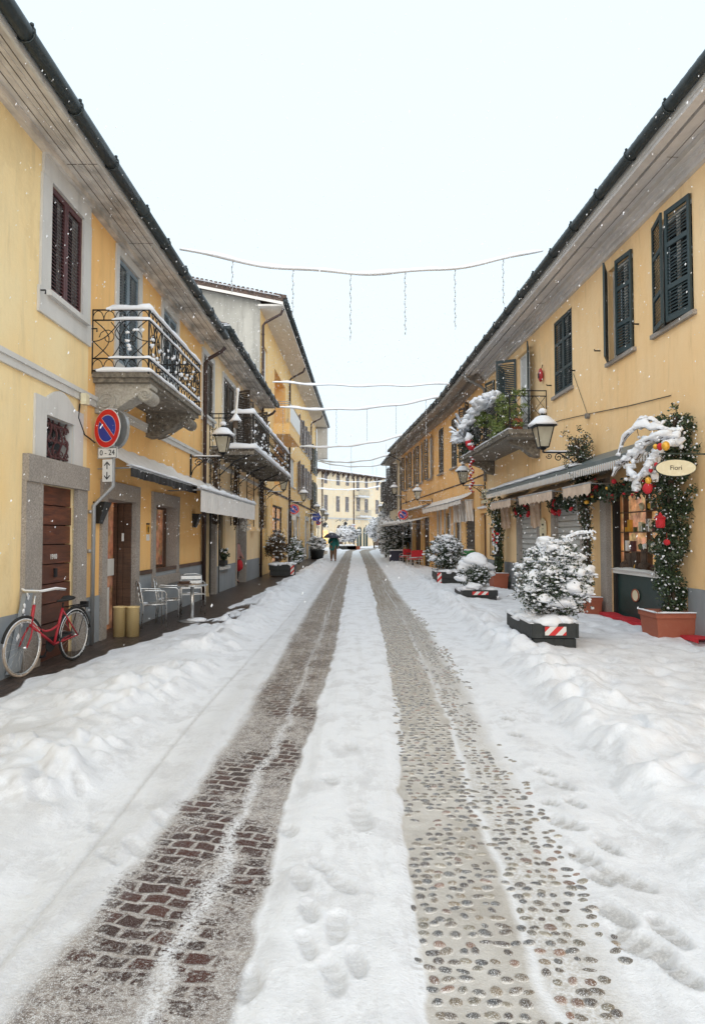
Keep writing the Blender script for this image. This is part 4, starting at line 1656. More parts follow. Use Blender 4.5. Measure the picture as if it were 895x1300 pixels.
# ---------------- right, deep orange house (two straight runs of one facade)
bG = building('deep_orange_house', R2, 'deep orange house with a row of tall narrow dark shutters on the right', s=2)
ops = []
for (xa, xb) in ((600, 586.5),):
    a, b = R2.uv(xa - 4, 560)[0], R2.uv(xb + 4, 560)[0]
    window(R2, bG, None, None, 'shdark', 'open', rect=(a, b, 4.75, 7.05), pane='glasslite', ops=ops, step=.08, ang=(150, 160), sill=(.1, .15, 'granite'), mids=(.3, .66))
# ground floor: narrow door and small window
a, b = R2.uv(617.5, 700)[0], R2.uv(610, 700)[0]
ops.append((a, b, 0, 2.5, .25))
mb = MB()
R2.box(mb, a, b, -.2, -.15, 0, 2.48)
wbuild(mb, 'door', M['doorfar'], bG)
ops.append((a, b, 2.75, 3.35, .2))
mb = MB()
R2.box(mb, a, b, -.18, -.14, 2.75, 3.35)
w_ = wbuild(mb, 'window', M['shdark'], bG)
mb = MB()
R2.box(mb, a - .1, b + .1, -.1, .08, 2.67, 2.749)
wbuild(mb, 'sill', M['snow'], w_)
a, b = R2.uv(603, 700)[0], R2.uv(591, 700)[0]
ops.append((a, b, 0, 2.75, .12))
mb = MB()
R2.box(mb, a, b, -.11, -.09, 0, 2.73)
z = .05
while z < 2.7:
    R2.box(mb, a, b, -.089, -.05, z, z + .10)
    z += .14
wbuild(mb, 'roller_shutter', M['shdark'], bG)
plinth(R2, bG, [(0, R2.uv(618, 700)[0]), (R2.uv(609, 700)[0], R2.uv(604, 700)[0])], .9, .02)
course(R2, bG, 0, R2.len, 3.9, .05, .03, 'tile')
wall(R2, bG, 0, R2.len, -.3, ZR, ops, M['rorange'], ends=(True, False))
soffit_and_gutter(R2, bG, 0, R2.len, ZR, .80, M['oldcornice'], steps=[(0, .35, .22, .002), (.55, .8, .1, .001)], roofd=4.5)
ops = []
for (xa, xb, op_) in ((580, 573, 'closed'), (563, 557, 'closed'), (551, 541, 'open'), (538.5, 530, 'open'), (527.5, 521, 'open'), (518.5, 511.5, 'open')):
    a, b = R2b.uv(xa, 560)[0], R2b.uv(xb, 560)[0]
    if op_ == 'open':
        c, hw = (a + b) / 2, min(.5, (b - a) * .28)
        a, b = c - hw, c + hw
    window(R2b, bG, None, None, 'shdark', op_, rect=(a, b, 4.75, 7.0), pane='glass', ops=ops, step=.09, ang=(168, 170), sill=(.1, .1, 'granite'), mids=(.3, .66))
for (xa, xb, z1, mt) in ((588, 578, 2.75, 'shdark'), (572, 566, 2.75, 'glass'), (560, 557, 2.75, 'glass'), (546, 538, 2.7, 'doorfar'), (535, 527, 2.7, 'doorfar'), (523, 517, 2.7, 'glass')):
    a, b = R2b.uv(xa, 700)[0], R2b.uv(xb, 700)[0]
    a = max(a, .05)
    ops.append((a, b, 0, z1, .12))
    mb = MB()
    R2b.box(mb, a, b, -.11, -.09, 0, z1 - .01)
    for i in range(4):
        R2b.box(mb, a + .05, b - .05, -.089, -.06, .1 + .65 * i, .65 + .65 * i)
    wbuild(mb, 'door', M[mt], bG)
    mb = MB()
    R2b.box(mb, a - .15, a, 0, .05, 0, z1 + .2)
    R2b.box(mb, b, b + .15, 0, .05, 0, z1 + .2)
    wbuild(mb, 'door_surround', M['trim' if mt != 'doorfar' else 'ochre'], bG)
course(R2b, bG, 0, R2b.len, 3.9, .05, .03, 'tile')
wall(R2b, bG, 0, R2b.len, -.3, ZR, ops, M['rorange'], ends=(False, True))
soffit_and_gutter(R2b, bG, 0, R2b.len, ZR, .80, M['oldcornice'], steps=[(0, .35, .22, .002), (.55, .8, .1, .001)], roofd=4.5)
pipe(R2b, bG, R2b.len - .1, 3, 7.0, mat='shdark', top=(.4, .85), r=.05)
# beige awning with side drapes, then white sloping awning
a, b = R2.uv(602.5, 640)[0], R2.len
A = awning(R2, bG, a, b, 3.42, 3.10, .55, 'awn', drop=.22, scallop=True, snow=.03)
for e in np.linspace(a + .1, b - .1, 3):
    mb = MB()
    vs = []
    for i in range(9):
        for j in range(6):
            t = j / 5
            vs.append(tuple(R2.P(e + .04 * math.sin(i * 1.9 + j), .03 + (.34 - .06 * t) * i / 8, 3.1 - t * .85)))
    mb.add(vs, [(i * 6 + j, i * 6 + 6 + j, i * 6 + 7 + j, i * 6 + 1 + j) for i in range(8) for j in range(5)])
    wbuild(mb, 'side_curtain', M['awn'], A, True)
awning(R2b, bG, .0, R2b.uv(549, 640)[0], 3.42, 3.10, .55, 'awn', drop=.3, scallop=True, snow=.03)
a, b = R2b.uv(547, 650)[0], R2b.uv(514, 650)[0]
awning(R2b, bG, a, b, 3.42, 3.22, .5, 'awnd', drop=.05, snow=.10)
awning(R2b, bG, a, b + .3, 2.75, 2.35, 1.7, 'awn', drop=.06, snow=.16)

# ---------------- right, narrow grey house beyond
ops = []
bH = building('narrow_cream_house', R3, 'narrow cream house with weathered eaves and dark shutters past the deep orange house', s=3)
for t in (.22, .62):
    a = R3.len * t
    window(R3, bH, None, None, 'shdark', 'open', rect=(a, a + .9, 3.6, 6.9), pane='glass', ops=ops, step=.12, ang=(95, 110), mids=(.5,))
wall(R3, bH, 0, R3.len, -.3, 7.3, ops, M['pale'])
soffit_and_gutter(R3, bH, 0, R3.len, 7.3, .55, M['oldcornice'], roofd=3)
mb = MB()
R3.box(mb, R3.len - 1.4, R3.len + .1, 0, .75, 4.4, 5.9)
for i in range(8):
    R3.box(mb, R3.len - 1.4 - .02, R3.len + .12, .75, .77, 4.45 + .18 * i, 4.52 + .18 * i)
wbuild(mb, 'balcony', M['shdark'], bH)
mb = MB()
mb.strip([R3.P(R3.len - 1.4, .4, 5.9), R3.P(R3.len + .1, .4, 5.9)], .5, .08, 4)
mb.tube([R3.P(R3.len, .3, 5.9), R3.P(R3.len, .3, 9.1)], .03, 5)
wbuild(mb, 'balcony_snow', M['snow'], bH)
# low dark house further on
F4 = Fac((3.6, 53), (4.6, 84), 'R')
bI = building('low_far_house', F4, 'low dark house beyond the bend on the right, behind snowy trees', s=5)
ops = []
wall(F4, bI, 0, F4.len, -.3, 4.3, ops, M['concrete'])
soffit_and_gutter(F4, bI, 0, F4.len, 4.3, .5, M['oldcornice'], roofd=3, rise=1, hooks=False)
# left side beyond the tall block
F5 = Fac((-2.9, 56.2), (-5.6, 86), 'L')
bJ = building('ochre_far_house', F5, 'low ochre house beyond the tall orange block on the left', s=5)
ops = []
wall(F5, bJ, 0, F5.len, -.3, 3.6, ops, M['rightp'])
soffit_and_gutter(F5, bJ, 0, F5.len, 3.6, .2, M['soffit'], roofd=3, rise=1, hooks=False)

# ================================================================== THINGS
def Mtx(loc, x, z=(0, 0, 1)):
    x = V(x).normalized()
    z = V(z).normalized()
    y = z.cross(x)
    return Matrix(((x.x, y.x, z.x, loc[0]), (x.y, y.y, z.y, loc[1]), (x.z, y.z, z.z, loc[2]), (0, 0, 0, 1)))


# ---------------- wall lanterns
def make_lantern(arm=.8):
    t = empty('wall_lantern')
    # local: origin at wall plate, +x away from wall, lantern stands on arm end
    mb = MB()
    X, Z = V((1, 0, 0)), V((0, 0, 1))
    mb.box(0, .03, -.04, .04, -.45, .25)
    mb.tube([(0, 0, .12), (arm, 0, .12)], .016, 6)
    mb.tube([V((.02, 0, -.35)) + X * (arm * .55 * q) + Z * (.44 * (q ** .5)) for q in np.linspace(0, 1, 10)], .013, 5)
    mb.tube(scroll(V((.20, 0, -.02)), X, Z, .11, 1.6, 26), .011, 5)
    mb.tube(scroll(V((arm * .62, 0, .02)), X, Z, .09, 1.6, 26, sgn=-1, a0=PI), .011, 5)
    mb.tube(scroll(V((arm * .85, 0, .05)), X, Z, .06, 1.5, 20, sgn=-1), .009, 5)
    mb.build('bracket', M['iron'], t, True)
    b = MB()
    z0 = .20
    b.tube([(arm, 0, .12), (arm, 0, z0)], .022, 8)
    b.lathe([(.03, 0), (.07, .02), (.03, .05)], 8, Matrix.Translation((arm, 0, z0 - .03)))
    wB, wT, h = .085, .165, .40
    cs = [(1, 1), (-1, 1), (-1, -1), (1, -1)]
    for sx, sy in cs:
        b.tube([(arm + sx * wB, sy * wB, z0 + .02), (arm + sx * wT, sy * wT, z0 + .02 + h)], .012, 4)
    for w_, z in ((wB, z0 + .02), (wT, z0 + .02 + h)):
        for i in range(4):
            p, q = cs[i], cs[(i + 1) % 4]
            b.tube([(arm + p[0] * w_, p[1] * w_, z), (arm + q[0] * w_, q[1] * w_, z)], .013, 4)
    b.lathe([(.30, 0), (.29, .03), (.12, .15), (.09, .16), (.09, .22), (.05, .26), (.02, .30)], 4, Matrix.Translation((arm, 0, z0 + h + .02)), PI / 4)
    b.lathe([(.12, 0), (.11, .02)], 4, Matrix.Translation((arm, 0, z0 + .01)), PI / 4)
    b.build('lantern_frame', M['iron'], t)
    g = MB()
    g.lathe([(wB * 1.38, z0 + .03), (wT * 1.38, z0 + .01 + h)], 4, Matrix.Translation((arm, 0, 0)), PI / 4)
    g.build('glass', M['lampglass'], t)
    g = MB()
    g.lathe([(.02, 0), (.04, .06), (.03, .13), (.0, .15)], 8, Matrix.Translation((arm, 0, z0 + .16)))
    s = MB()
    s.lathe([(.285, 0), (.29, .03), (.23, .08), (.14, .17), (.10, .19)], 12, Matrix.Translation((arm, 0, z0 + h + .05)), PI / 4)
    s.blob((arm, 0, z0 + h + .34), (.085, .085, .06), ICO2, .08)
    s.strip([(0.1, 0, .135), (arm - .05, 0, .135)], .035, .04, 3)
    s.build('snow_cap', M['snow'], t, True)
    return t


def put_lantern(o, F, px, py_base, label, arm=.8, Yfix=None):
    """stand the lantern so its base shows where surveyed; mounted on facade F"""
    # lantern axis is at distance arm from the facade
    a, z = F.uv(px, py_base, arm)
    o.location = F.P(a, .0, z - .14)
    o.rotation_euler = (0, 0, math.atan2(F.n.y, F.n.x))
    o['label'] = label
    return o


proto = make_lantern(.8)
tag(proto, 'x', 'wall lantern', 'iron wall lanterns along the street')
lamps = [
    (LA, 283, 579, 'snow capped lantern in front of the long iron balcony on the left'),
    (LB, 360, 624, 'lantern under the far end of the long iron balcony'),
    (LC, 385.5, 637, 'lantern above the left no parking sign with one lit shop window'),
    (LC, 402.5, 652, 'lantern just above the blue oval hanging sign'),
    (LC, 409.5, 656, 'small lantern beyond the blue oval sign, nearer the far building'),
    (F5, 414, 661, 'smallest and farthest lantern on the left, against the far building'),
    (R1, 695, 574, 'large lantern with thick snow cap below the planted balcony on the right'),
    (R2, 588, 616, 'lantern on scrolled bracket over the narrow orange doorway'),
    (R2b, 530, 635.5, 'lantern over the sloping snowy awning on the orange house'),
    (R3, 500.5, 629, 'lantern on the narrow cream house past the orange one'),
    (F4, 483.5, 650, 'lantern farthest down the right side, beside snowy tree'),
]
for i, (F, px, py, lab) in enumerate(lamps):
    o = proto if i == 0 else copy_tree(proto)
    put_lantern(o, F, px, py, lab)
    if px in (695,):
        o.scale = (1.12, 1.12, 1.12)
# the snow capped post lamp on the balcony
o = empty('balcony_lamp', LB.P(LB.uv(299, 545)[0], .95, zB + .95))
tag(o, 'small snow capped lamp with tall white post rising behind the balcony lantern', 'lamp')
a, z = LB.uv(299.5, 534, .95)
o.location = LB.P(a, .95, z - .2)
mb = MB()
mb.lathe([(.07, 0), (.06, .03), (.055, .16), (.11, .2), (.02, .26)], 6)
mb.build('body', M['shbrown'], o)
mb = MB()
mb.tube([(0, 0, .3), (.02, .15, 1.0)], [.035, .03], 6)
mb.build('post', M['white'], o)
mb = MB()
mb.lathe([(.15, .19), (.14, .22), (.06, .34), (.03, .38)], 10)
mb.blob((.02, .15, 1.03), (.05, .05, .08), ICO1, .1)
mb.build('snow_cap', M['snow'], o, True)


# ---------------- traffic signs
def no_parking(mb_get, m, r=.3):
    pass


def disc(mb, m, r0, r1, z0, z1, seg=40):
    if r0 <= 0:
        mb.prism([(r1 * math.cos(t), r1 * math.sin(t)) for t in np.linspace(0, 2 * PI, seg + 1)[:-1]], z0, z1, m)
        return
    vs, fs = [], []
    for k in range(seg):
        t = 2 * PI * k / seg
        for r, z in ((r0, z0), (r1, z0), (r1, z1), (r0, z1)):
            vs.append(tuple(m @ V((r * math.cos(t), r * math.sin(t), z))))
    for k in range(seg):
        a, b = 4 * k, 4 * ((k + 1) % seg)
        for j in range(4):
            fs.append((a + j, b + j, b + (j + 1) % 4, a + (j + 1) % 4))
    mb.add(vs, fs)


def face_no_parking(parent, m, r=.3):
    mb = MB()
    disc(mb, m, 0, r, 0, .012)
    plate = mb.build('sign_plate', M['signwhite'], parent)
    mb = MB()
    disc(mb, m, r * .70, r * .965, .012, .016)
    a = PI / 4 + PI / 2
    w, h = r * .085, r * .70
    u = V((math.cos(a), math.sin(a)))
    v_ = V((-u.y, u.x))
    poly = [tuple(u * h * s1 + v_ * w * s2) for s1, s2 in ((1, 1), (1, -1), (-1, -1), (-1, 1))]
    mb.prism(poly, .012, .0165, m)
    mb.build('red_ring', M['signred'], plate)
    mb = MB()
    rr = r * .665
    th0 = math.acos(min(1, (w * 1.35) / rr))
    for sg in (1, -1):
        base = math.atan2(v_.y * sg, v_.x * sg)
        arc = [(rr * math.cos(base + t), rr * math.sin(base + t)) for t in np.linspace(-th0, th0, 20)]
        mb.prism(arc, .012, .0155, m)
    mb.build('blue_field', M['signblue'], plate)
    return plate


def sign_frame(loc, n):
    n = V(n).normalized()
    r = V((0, 0, 1)).cross(n)
    return frame_m(loc, r, (0, 0, 1))


t = empty('parking_sign_post', (-3.88, 9.76, 0))
tag(t, 'grey cranked post with large no parking sign reading 0 - 24 beside the cafe door', 'traffic sign')
org = t.location
pz = [(-3.88, 9.76, 0), (-3.88, 9.76, 2.12), (-3.60, 9.78, 2.42), (-3.60, 9.78, 3.55)]
mb = MB()
mb.tube([V(p) - org for p in pz], .032, 10)
for z in (.5, 1.4, 2.0):
    mb.box(-.10, -.02, -.02, .02, z, z + .05)
mb.build('pole', M['galv'], t, True)
n = V((math.cos(R(-108)), math.sin(R(-108)), 0))
n2 = V((math.cos(R(-122)), math.sin(R(-122)), 0))
c = V((-3.64, 9.70, 3.29)) - org
face_no_parking(t, sign_frame(c + n2 * .03, n2), .30)
mb = MB()
mB_ = sign_frame(c - n2 * .12, n2)
disc(mb, mB_, 0, .30, 0, .012)
disc(mb, mB_, .284, .301, -.02, .03)
mb.build('rear_sign', M['galv'], t)
mb = MB()
mb.strip([c - n2 * .09 + V((.02, 0, .30)), c + n2 * .03 + V((0, 0, .30))], .08, .03, 3)
mb.build('snow', M['snow'], t, True)
m1 = sign_frame(V((-3.655, 9.70, 2.92)) - org, n)
mb = MB()
mb.prism([(-.175, -.085), (.175, -.085), (.175, .085), (-.175, .085)], 0, .012, m1)
p_ = mb.build('hours_plate', M['signwhite'], t)
mb = MB()
for a0_, a1_, b0_, b1_ in ((-.17, .17, .072, .08), (-.17, .17, -.08, -.072), (-.17, -.162, -.072, .072), (.162, .17, -.072, .072)):
    mb.prism([(a0_, b0_), (a1_, b0_), (a1_, b1_), (a0_, b1_)], .0121, .014, m1)
mb.build('border', M['black'], p_)
text('0 - 24', .115, M['black'], p_, m1 @ Matrix.Translation((0, 0, .014)))
m2 = sign_frame(V((-3.655, 9.70, 2.65)) - org, n)
mb = MB()
mb.prism([(-.085, -.17), (.085, -.17), (.085, .17), (-.085, .17)], 0, .012, m2)
p_ = mb.build('arrow_plate', M['signwhite'], t)
mb = MB()
for sg in (1, -1):
    mb.prism([(-.008, sg * .02), (.008, sg * .02), (.008, sg * .125), (-.008, sg * .125)], .0121, .015, m2)
    for sx in (1, -1):
        mb.prism([(0, sg * .14), (0, sg * .118), (sx * .045, sg * .07), (sx * .055, sg * .082)], .0121, .0152, m2)
mb.build('arrows', M['black'], p_)


def small_sign(loc, label, r=.3, post=0.0, nn=(0.1, -1, 0), arm=None, rx=0):
    o = empty('no_parking_sign', (loc[0], loc[1], 0))
    tag(o, label, 'traffic sign', 'no parking signs')
    z = loc[2]
    face_no_parking(o, sign_frame((0, -.03, z), nn), r)
    mb = MB()
    mb.tube([(0, 0, post), (0, 0, z + r * .9)], .03, 8)
    if arm:
        mb.tube([(0, 0, z + .1), (arm, 0, z + .1)], .025, 6)
    mb.build('pole', M['galv'], o, True)
    mb = MB()
    mb.prism([(-.12, -.12), (.12, -.12), (.12, .12), (-.12, .12)], 0, .01, sign_frame((0, -.04, z - r - .17), nn))
    mb.build('plate', M['signwhite'], o)
    return o


p = at_y(373.3, 646.6, 36)
small_sign(p, 'small no parking sign on a thin post past the lit shop window on the left', .30)
p = at_y(404, 663, 56)
small_sign(p, 'distant no parking sign below the blue oval sign', .26)
p = at_y(511.5, 653.5, 38)
small_sign(p, 'no parking sign at the corner of the sloping snowy awning on the right', .31)
p = at_y(448.3, 667.5, 88)
small_sign(p, 'tiny faded round sign in front of the far building', .24)
p = at_y(490, 665.5, 70)
small_sign(p, 'tiny round sign at the bend on the right beside snowy tree', .22)
p = at_y(400.3, 656, 52)
o = empty('hanging_sign', (-2.86, 52, p.z + .3))
tag(o, 'blue oval hanging shop sign with pale lettering on the left', 'shop sign')
mb = MB()
dx = p.x + 2.86
mb.tube([(0, 0, .35), (dx + .4, 0, .35)], .025, 6)
mb.tube([(dx, 0, .35), (dx, 0, .2)], .012, 5)
mb.build('bracket', M['iron'], o)
mm = sign_frame((dx, 0, -.3), (0, -1, 0))
mb = MB()
mb.prism([(.45 * math.cos(q), .34 * math.sin(q)) for q in np.linspace(0, 2 * PI, 25)[:-1]], -.02, .03, mm)
b_ = mb.build('board', M['signblue'], o)
text('ALBERGO', .15, M['ivory'], b_, mm @ Matrix.Translation((0, .02, .035)))
mb = MB()
mb.strip([(dx - .35, 0, .0), (dx + .35, 0, .0)], .05, .04, 3)
mb.build('snow', M['snow'], o)

# inn boards over the narrow doorway on the right
o = empty('inn_sign', R2.P(R2.uv(614, 630)[0], 0, 3.2))
tag(o, 'cream two line inn board over the narrow orange doorway', 'shop sign')
a_, z_ = R2.uv(616.5, 627.5)
mb = MB()
R2.box(mb, a_ - .42, a_ + .42, .02, .06, z_ - .14, z_ + .18)
b_ = wbuild(mb, 'board', M['ivory'], o)
mm = frame_m(R2.P(a_, .062, z_ + .05), -R2.t, (0, 0, 1))
text('ANTICA', .13, M['black'], b_, Matrix.Translation(-o.location) @ mm)
text('OSTERIA', .13, M['black'], b_, Matrix.Translation(-o.location) @ mm @ Matrix.Translation((0, -.14, 0)))
mb = MB()
R2.box(mb, a_ - .5, a_ + .5, .02, .05, z_ - .32, z_ - .2)
b_ = wbuild(mb, 'lower_board', M['ivory'], o)

# oval hanging sign at the right edge
o = empty('oval_sign', R1.P(R1.uv(846, 594)[0], 0, 2.9))
a_, z_ = R1.uv(855, 594, .75)
o.location = R1.P(a_, 0, z_)
tag(o, 'oval ivory hanging sign half lost in the ivy at the right edge', 'shop sign')
mm = sign_frame(V(R1.P(a_, .72, z_)), (-.1, -1, 0))
mb = MB()
mb.prism([(.27 * math.cos(q), .115 * math.sin(q)) for q in np.linspace(0, 2 * PI, 29)[:-1]], -.015, .015, mm)
b_ = wbuild(mb, 'board', M['ivory'], o)
mb = MB()
pts = [mm @ V((.27 * math.cos(q), .115 * math.sin(q), 0)) for q in np.linspace(0, 2 * PI, 30)]
mb.tube(pts, .012, 5)
mb.tube([R1.P(a_, 0, z_ + .2), R1.P(a_, .95, z_ + .2)], .012, 5)
wbuild(mb, 'rim', M['greenpanel'], b_)
text('Fiori', .09, M['bark'], b_, Matrix.Translation(-o.location) @ mm @ Matrix.Translation((0, 0, .017)))

# notices between cafe door and window
o = empty('wall_notice', LA.P(LA.uv(188, 672)[0], 0, 1.75))
tag(o, 'small yellow and white notices stuck beside the cafe door', 'notice')
mb = MB()
a_, z_ = LA.uv(187.5, 670)
LA.box(mb, a_ - .09, a_ + .09, .003, .012, z_ - .12, z_ + .05)
y_ = wbuild(mb, 'yellow_card', M['yellow'], o)
mb = MB()
LA.box(mb, a_ - .09, a_ + .09, .003, .013, z_ + .06, z_ + .09)
LA.box(mb, a_ - .02, a_ + .03, .013, .016, z_ - .09, z_ + .02)
wbuild(mb, 'symbol', M['black'], o)
mb = MB()
LA.box(mb, a_ - .09, a_ + .09, .003, .012, z_ - .25, z_ - .13)
wbuild(mb, 'white_card', M['signwhite'], o)

# black wedge uplighters
for i, (px, py, lab) in enumerate(((122.5, 651, 'black wedge wall light behind the parking sign post'), (245.5, 661, 'black wedge wall light between cafe window and green door'))):
    a_, z_ = LA.uv(px, py)
    o = empty('wall_light', LA.P(a_, 0, z_))
    tag(o, lab, 'wall light', 'black wedge wall lights')
    mb = MB()
    vs = [tuple(LA.P(a_ + x, d, z_ + z) - o.location) for z, w, dm in ((.17, .14, .19), (-.17, .08, .07)) for x, d in ((-w, .0), (w, .0), (w, dm), (-w, dm))]
    mb.add(vs, [(0, 1, 2, 3), (7, 6, 5, 4), (0, 4, 5, 1), (1, 5, 6, 2), (2, 6, 7, 3), (3, 7, 4, 0)])
    mb.build('housing', M['black'], o)

# ---------------- gold cylinders
for i, (px, lab) in enumerate(((152, 'gold patterned cylinder pot standing nearer the cafe doorpost'), (168.5, 'second gold patterned cylinder pot, next to the metal chairs'))):
    p = at_y(px, 807, 10.65)
    o = empty('gold_planter', (p.x, p.y, 0.0))
    tag(o, lab, 'planter', 'gold cylinder pots at the cafe door')
    mb = MB()
    mb.lathe([(.103, 0), (.103, .47), (.110, .475), (.110, .49), (.098, .49), (.095, .40)], 28)
    mb.build('pot', M['gold'], o, True)
    mb = MB()
    mb.lathe([(.0, .401), (.094, .40), (.094, .405), (.0, .41)], 20)
    mb.build('soil', M['bark'], o)


# ---------------- bicycle
def bicycle(rear, front, label):
    rear, front = V(rear), V(front)
    d = (front - rear)
    yaw = math.atan2(d.y, d.x)
    o = empty('bicycle', (rear.x, rear.y, 0), yaw)
    tag(o, label, 'bicycle')
    wb = d.length
    Rw = .335
    for k, xx in enumerate((0, wb)):
        w = tag(empty('wheel', (xx, 0, Rw)))
        w.parent = o
        mb = MB()
        mb.tube([(Rw * .965 * math.cos(t), 0, Rw * .965 * math.sin(t)) for t in np.linspace(0, 2 * PI, 41)], .016, 6, False)
        mb.build('tyre', M['rubber'] if k == 0 else M['gum'], w, True)
        mb = MB()
        mb.tube([(Rw * .90 * math.cos(t), 0, Rw * .90 * math.sin(t)) for t in np.linspace(0, 2 * PI, 41)], .012, 6, False)
        for i in range(18):
            t = 2 * PI * i / 18
            mb.tube([(.02 * math.cos(t + 1), .02 * (1 if i % 2 else -1), .02 * math.sin(t + 1)), (Rw * .89 * math.cos(t), 0, Rw * .89 * math.sin(t))], .0013, 3)
        mb.tube([(0, -.05, 0), (0, .05, 0)], .018, 8)
        mb.build('rim', M['alu'], w, True)
        mb = MB()
        pts = [(Rw * 1.0 * math.cos(t), 0, Rw * 1.0 * math.sin(t)) for t in np.linspace(-.2, PI * .9, 20)]
        mb.strip(pts, .02, .012, 4)
        for i in range(16):
            t = rnd.uniform(0, 2 * PI)
            mb.blob((Rw * .92 * math.cos(t), 0, Rw * .92 * math.sin(t)), .014, ICO1, .3)
        mb.build('snow', M['snow'], w, True)
    bb = V((wb * .42, 0, .28))
    seat = V((wb * .26, 0, .72))
    head = V((wb * .82, 0, .78))
    hl = V((wb * .86, 0, .62))
    mb = MB()
    mb.tube([bb, seat], .017, 8)
    mb.tube([seat.lerp(bb, .45)] + [seat.lerp(bb, .45) + (hl - seat.lerp(bb, .45)) * q + V((0, 0, -.10 * math.sin(PI * q))) for q in (.15, .3, .5, .7, .85, 1)], .015, 8)
    mb.tube([bb, hl + V((.01, 0, -.04))], .018, 8)
    mb.tube([head + V((-.01, 0, .04)), hl + V((.01, 0, -.06))], .02, 8)
    for sy in (-.05, .05):
        mb.tube([(0, sy, Rw), bb], .010, 6)
        mb.tube([(0, sy, Rw), seat + V((0, 0, -.02))], .009, 6)
    mb.build('frame', M['redpaint'], o, True)
    mb = MB()
    for sy in (-.05, .05):
        mb.tube([hl + V((0.01, sy * .6, -.06)), V((wb * .93, sy, .45)), (wb, sy, Rw)], .011, 6)
    mb.build('fork', M['redpaint'], o, True)
    mb = MB()
    mb.tube([head, head + V((-.02, 0, .15))], .013, 6)
    hb = head + V((-.02, 0, .18))
    mb.tube([hb + V((-.20, -.27, .03)), hb + V((-.05, -.24, .05)), hb + V((.05, -.1, .02)), hb + V((.05, .1, .02)), hb + V((-.05, .24, .05)), hb + V((-.20, .27, .03))], .011, 6)
    mb.build('handlebar', M['alu'], o, True)
    mb = MB()
    mb.strip([hb + V((-.20, -.27, .04)), hb + V((-.05, -.24, .06)), hb + V((.05, -.1, .03)), hb + V((.05, .1, .03)), hb + V((-.05, .24, .06)), hb + V((-.20, .27, .04))], .03, .02, 3)
    mb.build('snow', M['snow'], o, True)
    mb = MB()
    mb.tube([seat, seat + V((-.01, 0, .07))], .012, 6)
    sd = seat + V((-.03, 0, .10))
    vs = []
    prof = [(-.13, .085, .03), (-.08, .09, .035), (0, .06, .02), (.08, .028, .018), (.14, .018, .012)]
    for x, w_, h_ in prof:
        for t_ in np.linspace(0, 2 * PI, 9)[:-1]:
            vs.append(tuple(sd + V((x, w_ * math.cos(t_), h_ * math.sin(t_) + (.02 if x < -.05 else 0)))))
    mb.add(vs, [(i * 8 + j, i * 8 + (j + 1) % 8, i * 8 + 8 + (j + 1) % 8, i * 8 + 8 + j) for i in range(4) for j in range(8)] + [tuple(range(8)), tuple(range(32, 40))])
    mb.build('saddle', M['rubber'], o, True)
    mb = MB()
    mb.tube([(Rw * 1.09 * math.cos(t), 0, Rw + Rw * 1.09 * math.sin(t)) for t in np.linspace(.1, PI * .95, 18)], .018, 5)
    mb.tube([(wb + Rw * 1.09 * math.cos(t), 0, Rw + Rw * 1.09 * math.sin(t)) for t in np.linspace(.3, PI * .9, 18)], .018, 5)
    mb.build('mudguard', M['rubber'], o, True)
    mb = MB()
    for sy in (-.06, .06):
        mb.tube([(-.22, sy, .72), (.15, sy, .72)], .007, 5)
        mb.tube([(-.18, sy, .72), (0, sy, Rw)], .006, 5)
    for x in (-.22, -.1, .02, .14):
        mb.tube([(x, -.06, .72), (x, .06, .72)], .006, 5)
    mb.box(-.25, -.2, -.05, .05, .68, .76)
    mb.build('luggage_rack', M['iron'], o)
    mb = MB()
    disc(mb, frame_m(bb + V((0, -.05, 0)), (1, 0, 0), (0, 0, 1)), 0, .095, -.004, .004, 24)
    mb.box(0, bb.x, -.055, -.045, Rw - .06, Rw + .03)
    mb.build('chain_guard', M['rubber'], o)
    mb = MB()
    mb.tube([bb + V((0, -.07, 0)), bb + V((.08, -.08, -.14))], .009, 5)
    mb.tube([bb + V((0, .07, 0)), bb + V((-.08, .08, .14))], .009, 5)
    mb.box(bb.x + .04, bb.x + .13, -.17, -.08, bb.z - .155, bb.z - .135)
    mb.box(bb.x - .13, bb.x - .04, .08, .17, bb.z + .13, bb.z + .15)
    mb.build('pedals', M['iron'], o)
    return o


bk = bicycle((-3.66, 8.62, 0), (-3.83, 7.60, 0), 'red step through bicycle dusted with snow leaning by the old plank door')
bk.rotation_euler = (R(0), R(0), bk.rotation_euler.z)
o = empty('leaning_board', (-3.93, 7.9, 0))
tag(o, 'dark grey plastic panel with snow streaks leaning behind the handlebar', 'panel')
mb = MB()
mm = Mtx((0, 0, 0), (0, 1, 0))
mb.prism([(-.42, .05), (-.18, .05), (.10, 1.0), (-.06, 1.0)], -.03, .02, Matrix(((0, 0, 1, 0.0), (1, 0, 0, 0), (0, 1, 0, 0), (0, 0, 0, 1))))
mb.build('board', M['plinth'], o)
mb = MB()
for i in range(8):
    q = rnd.random()
    mb.blob((.03, -.28 + .22 * q + rnd.uniform(-.04, .04), .4 + .55 * q), (.012, .025, .04), ICO1, .3)
mb.build('snow', M['snow'], o, True)


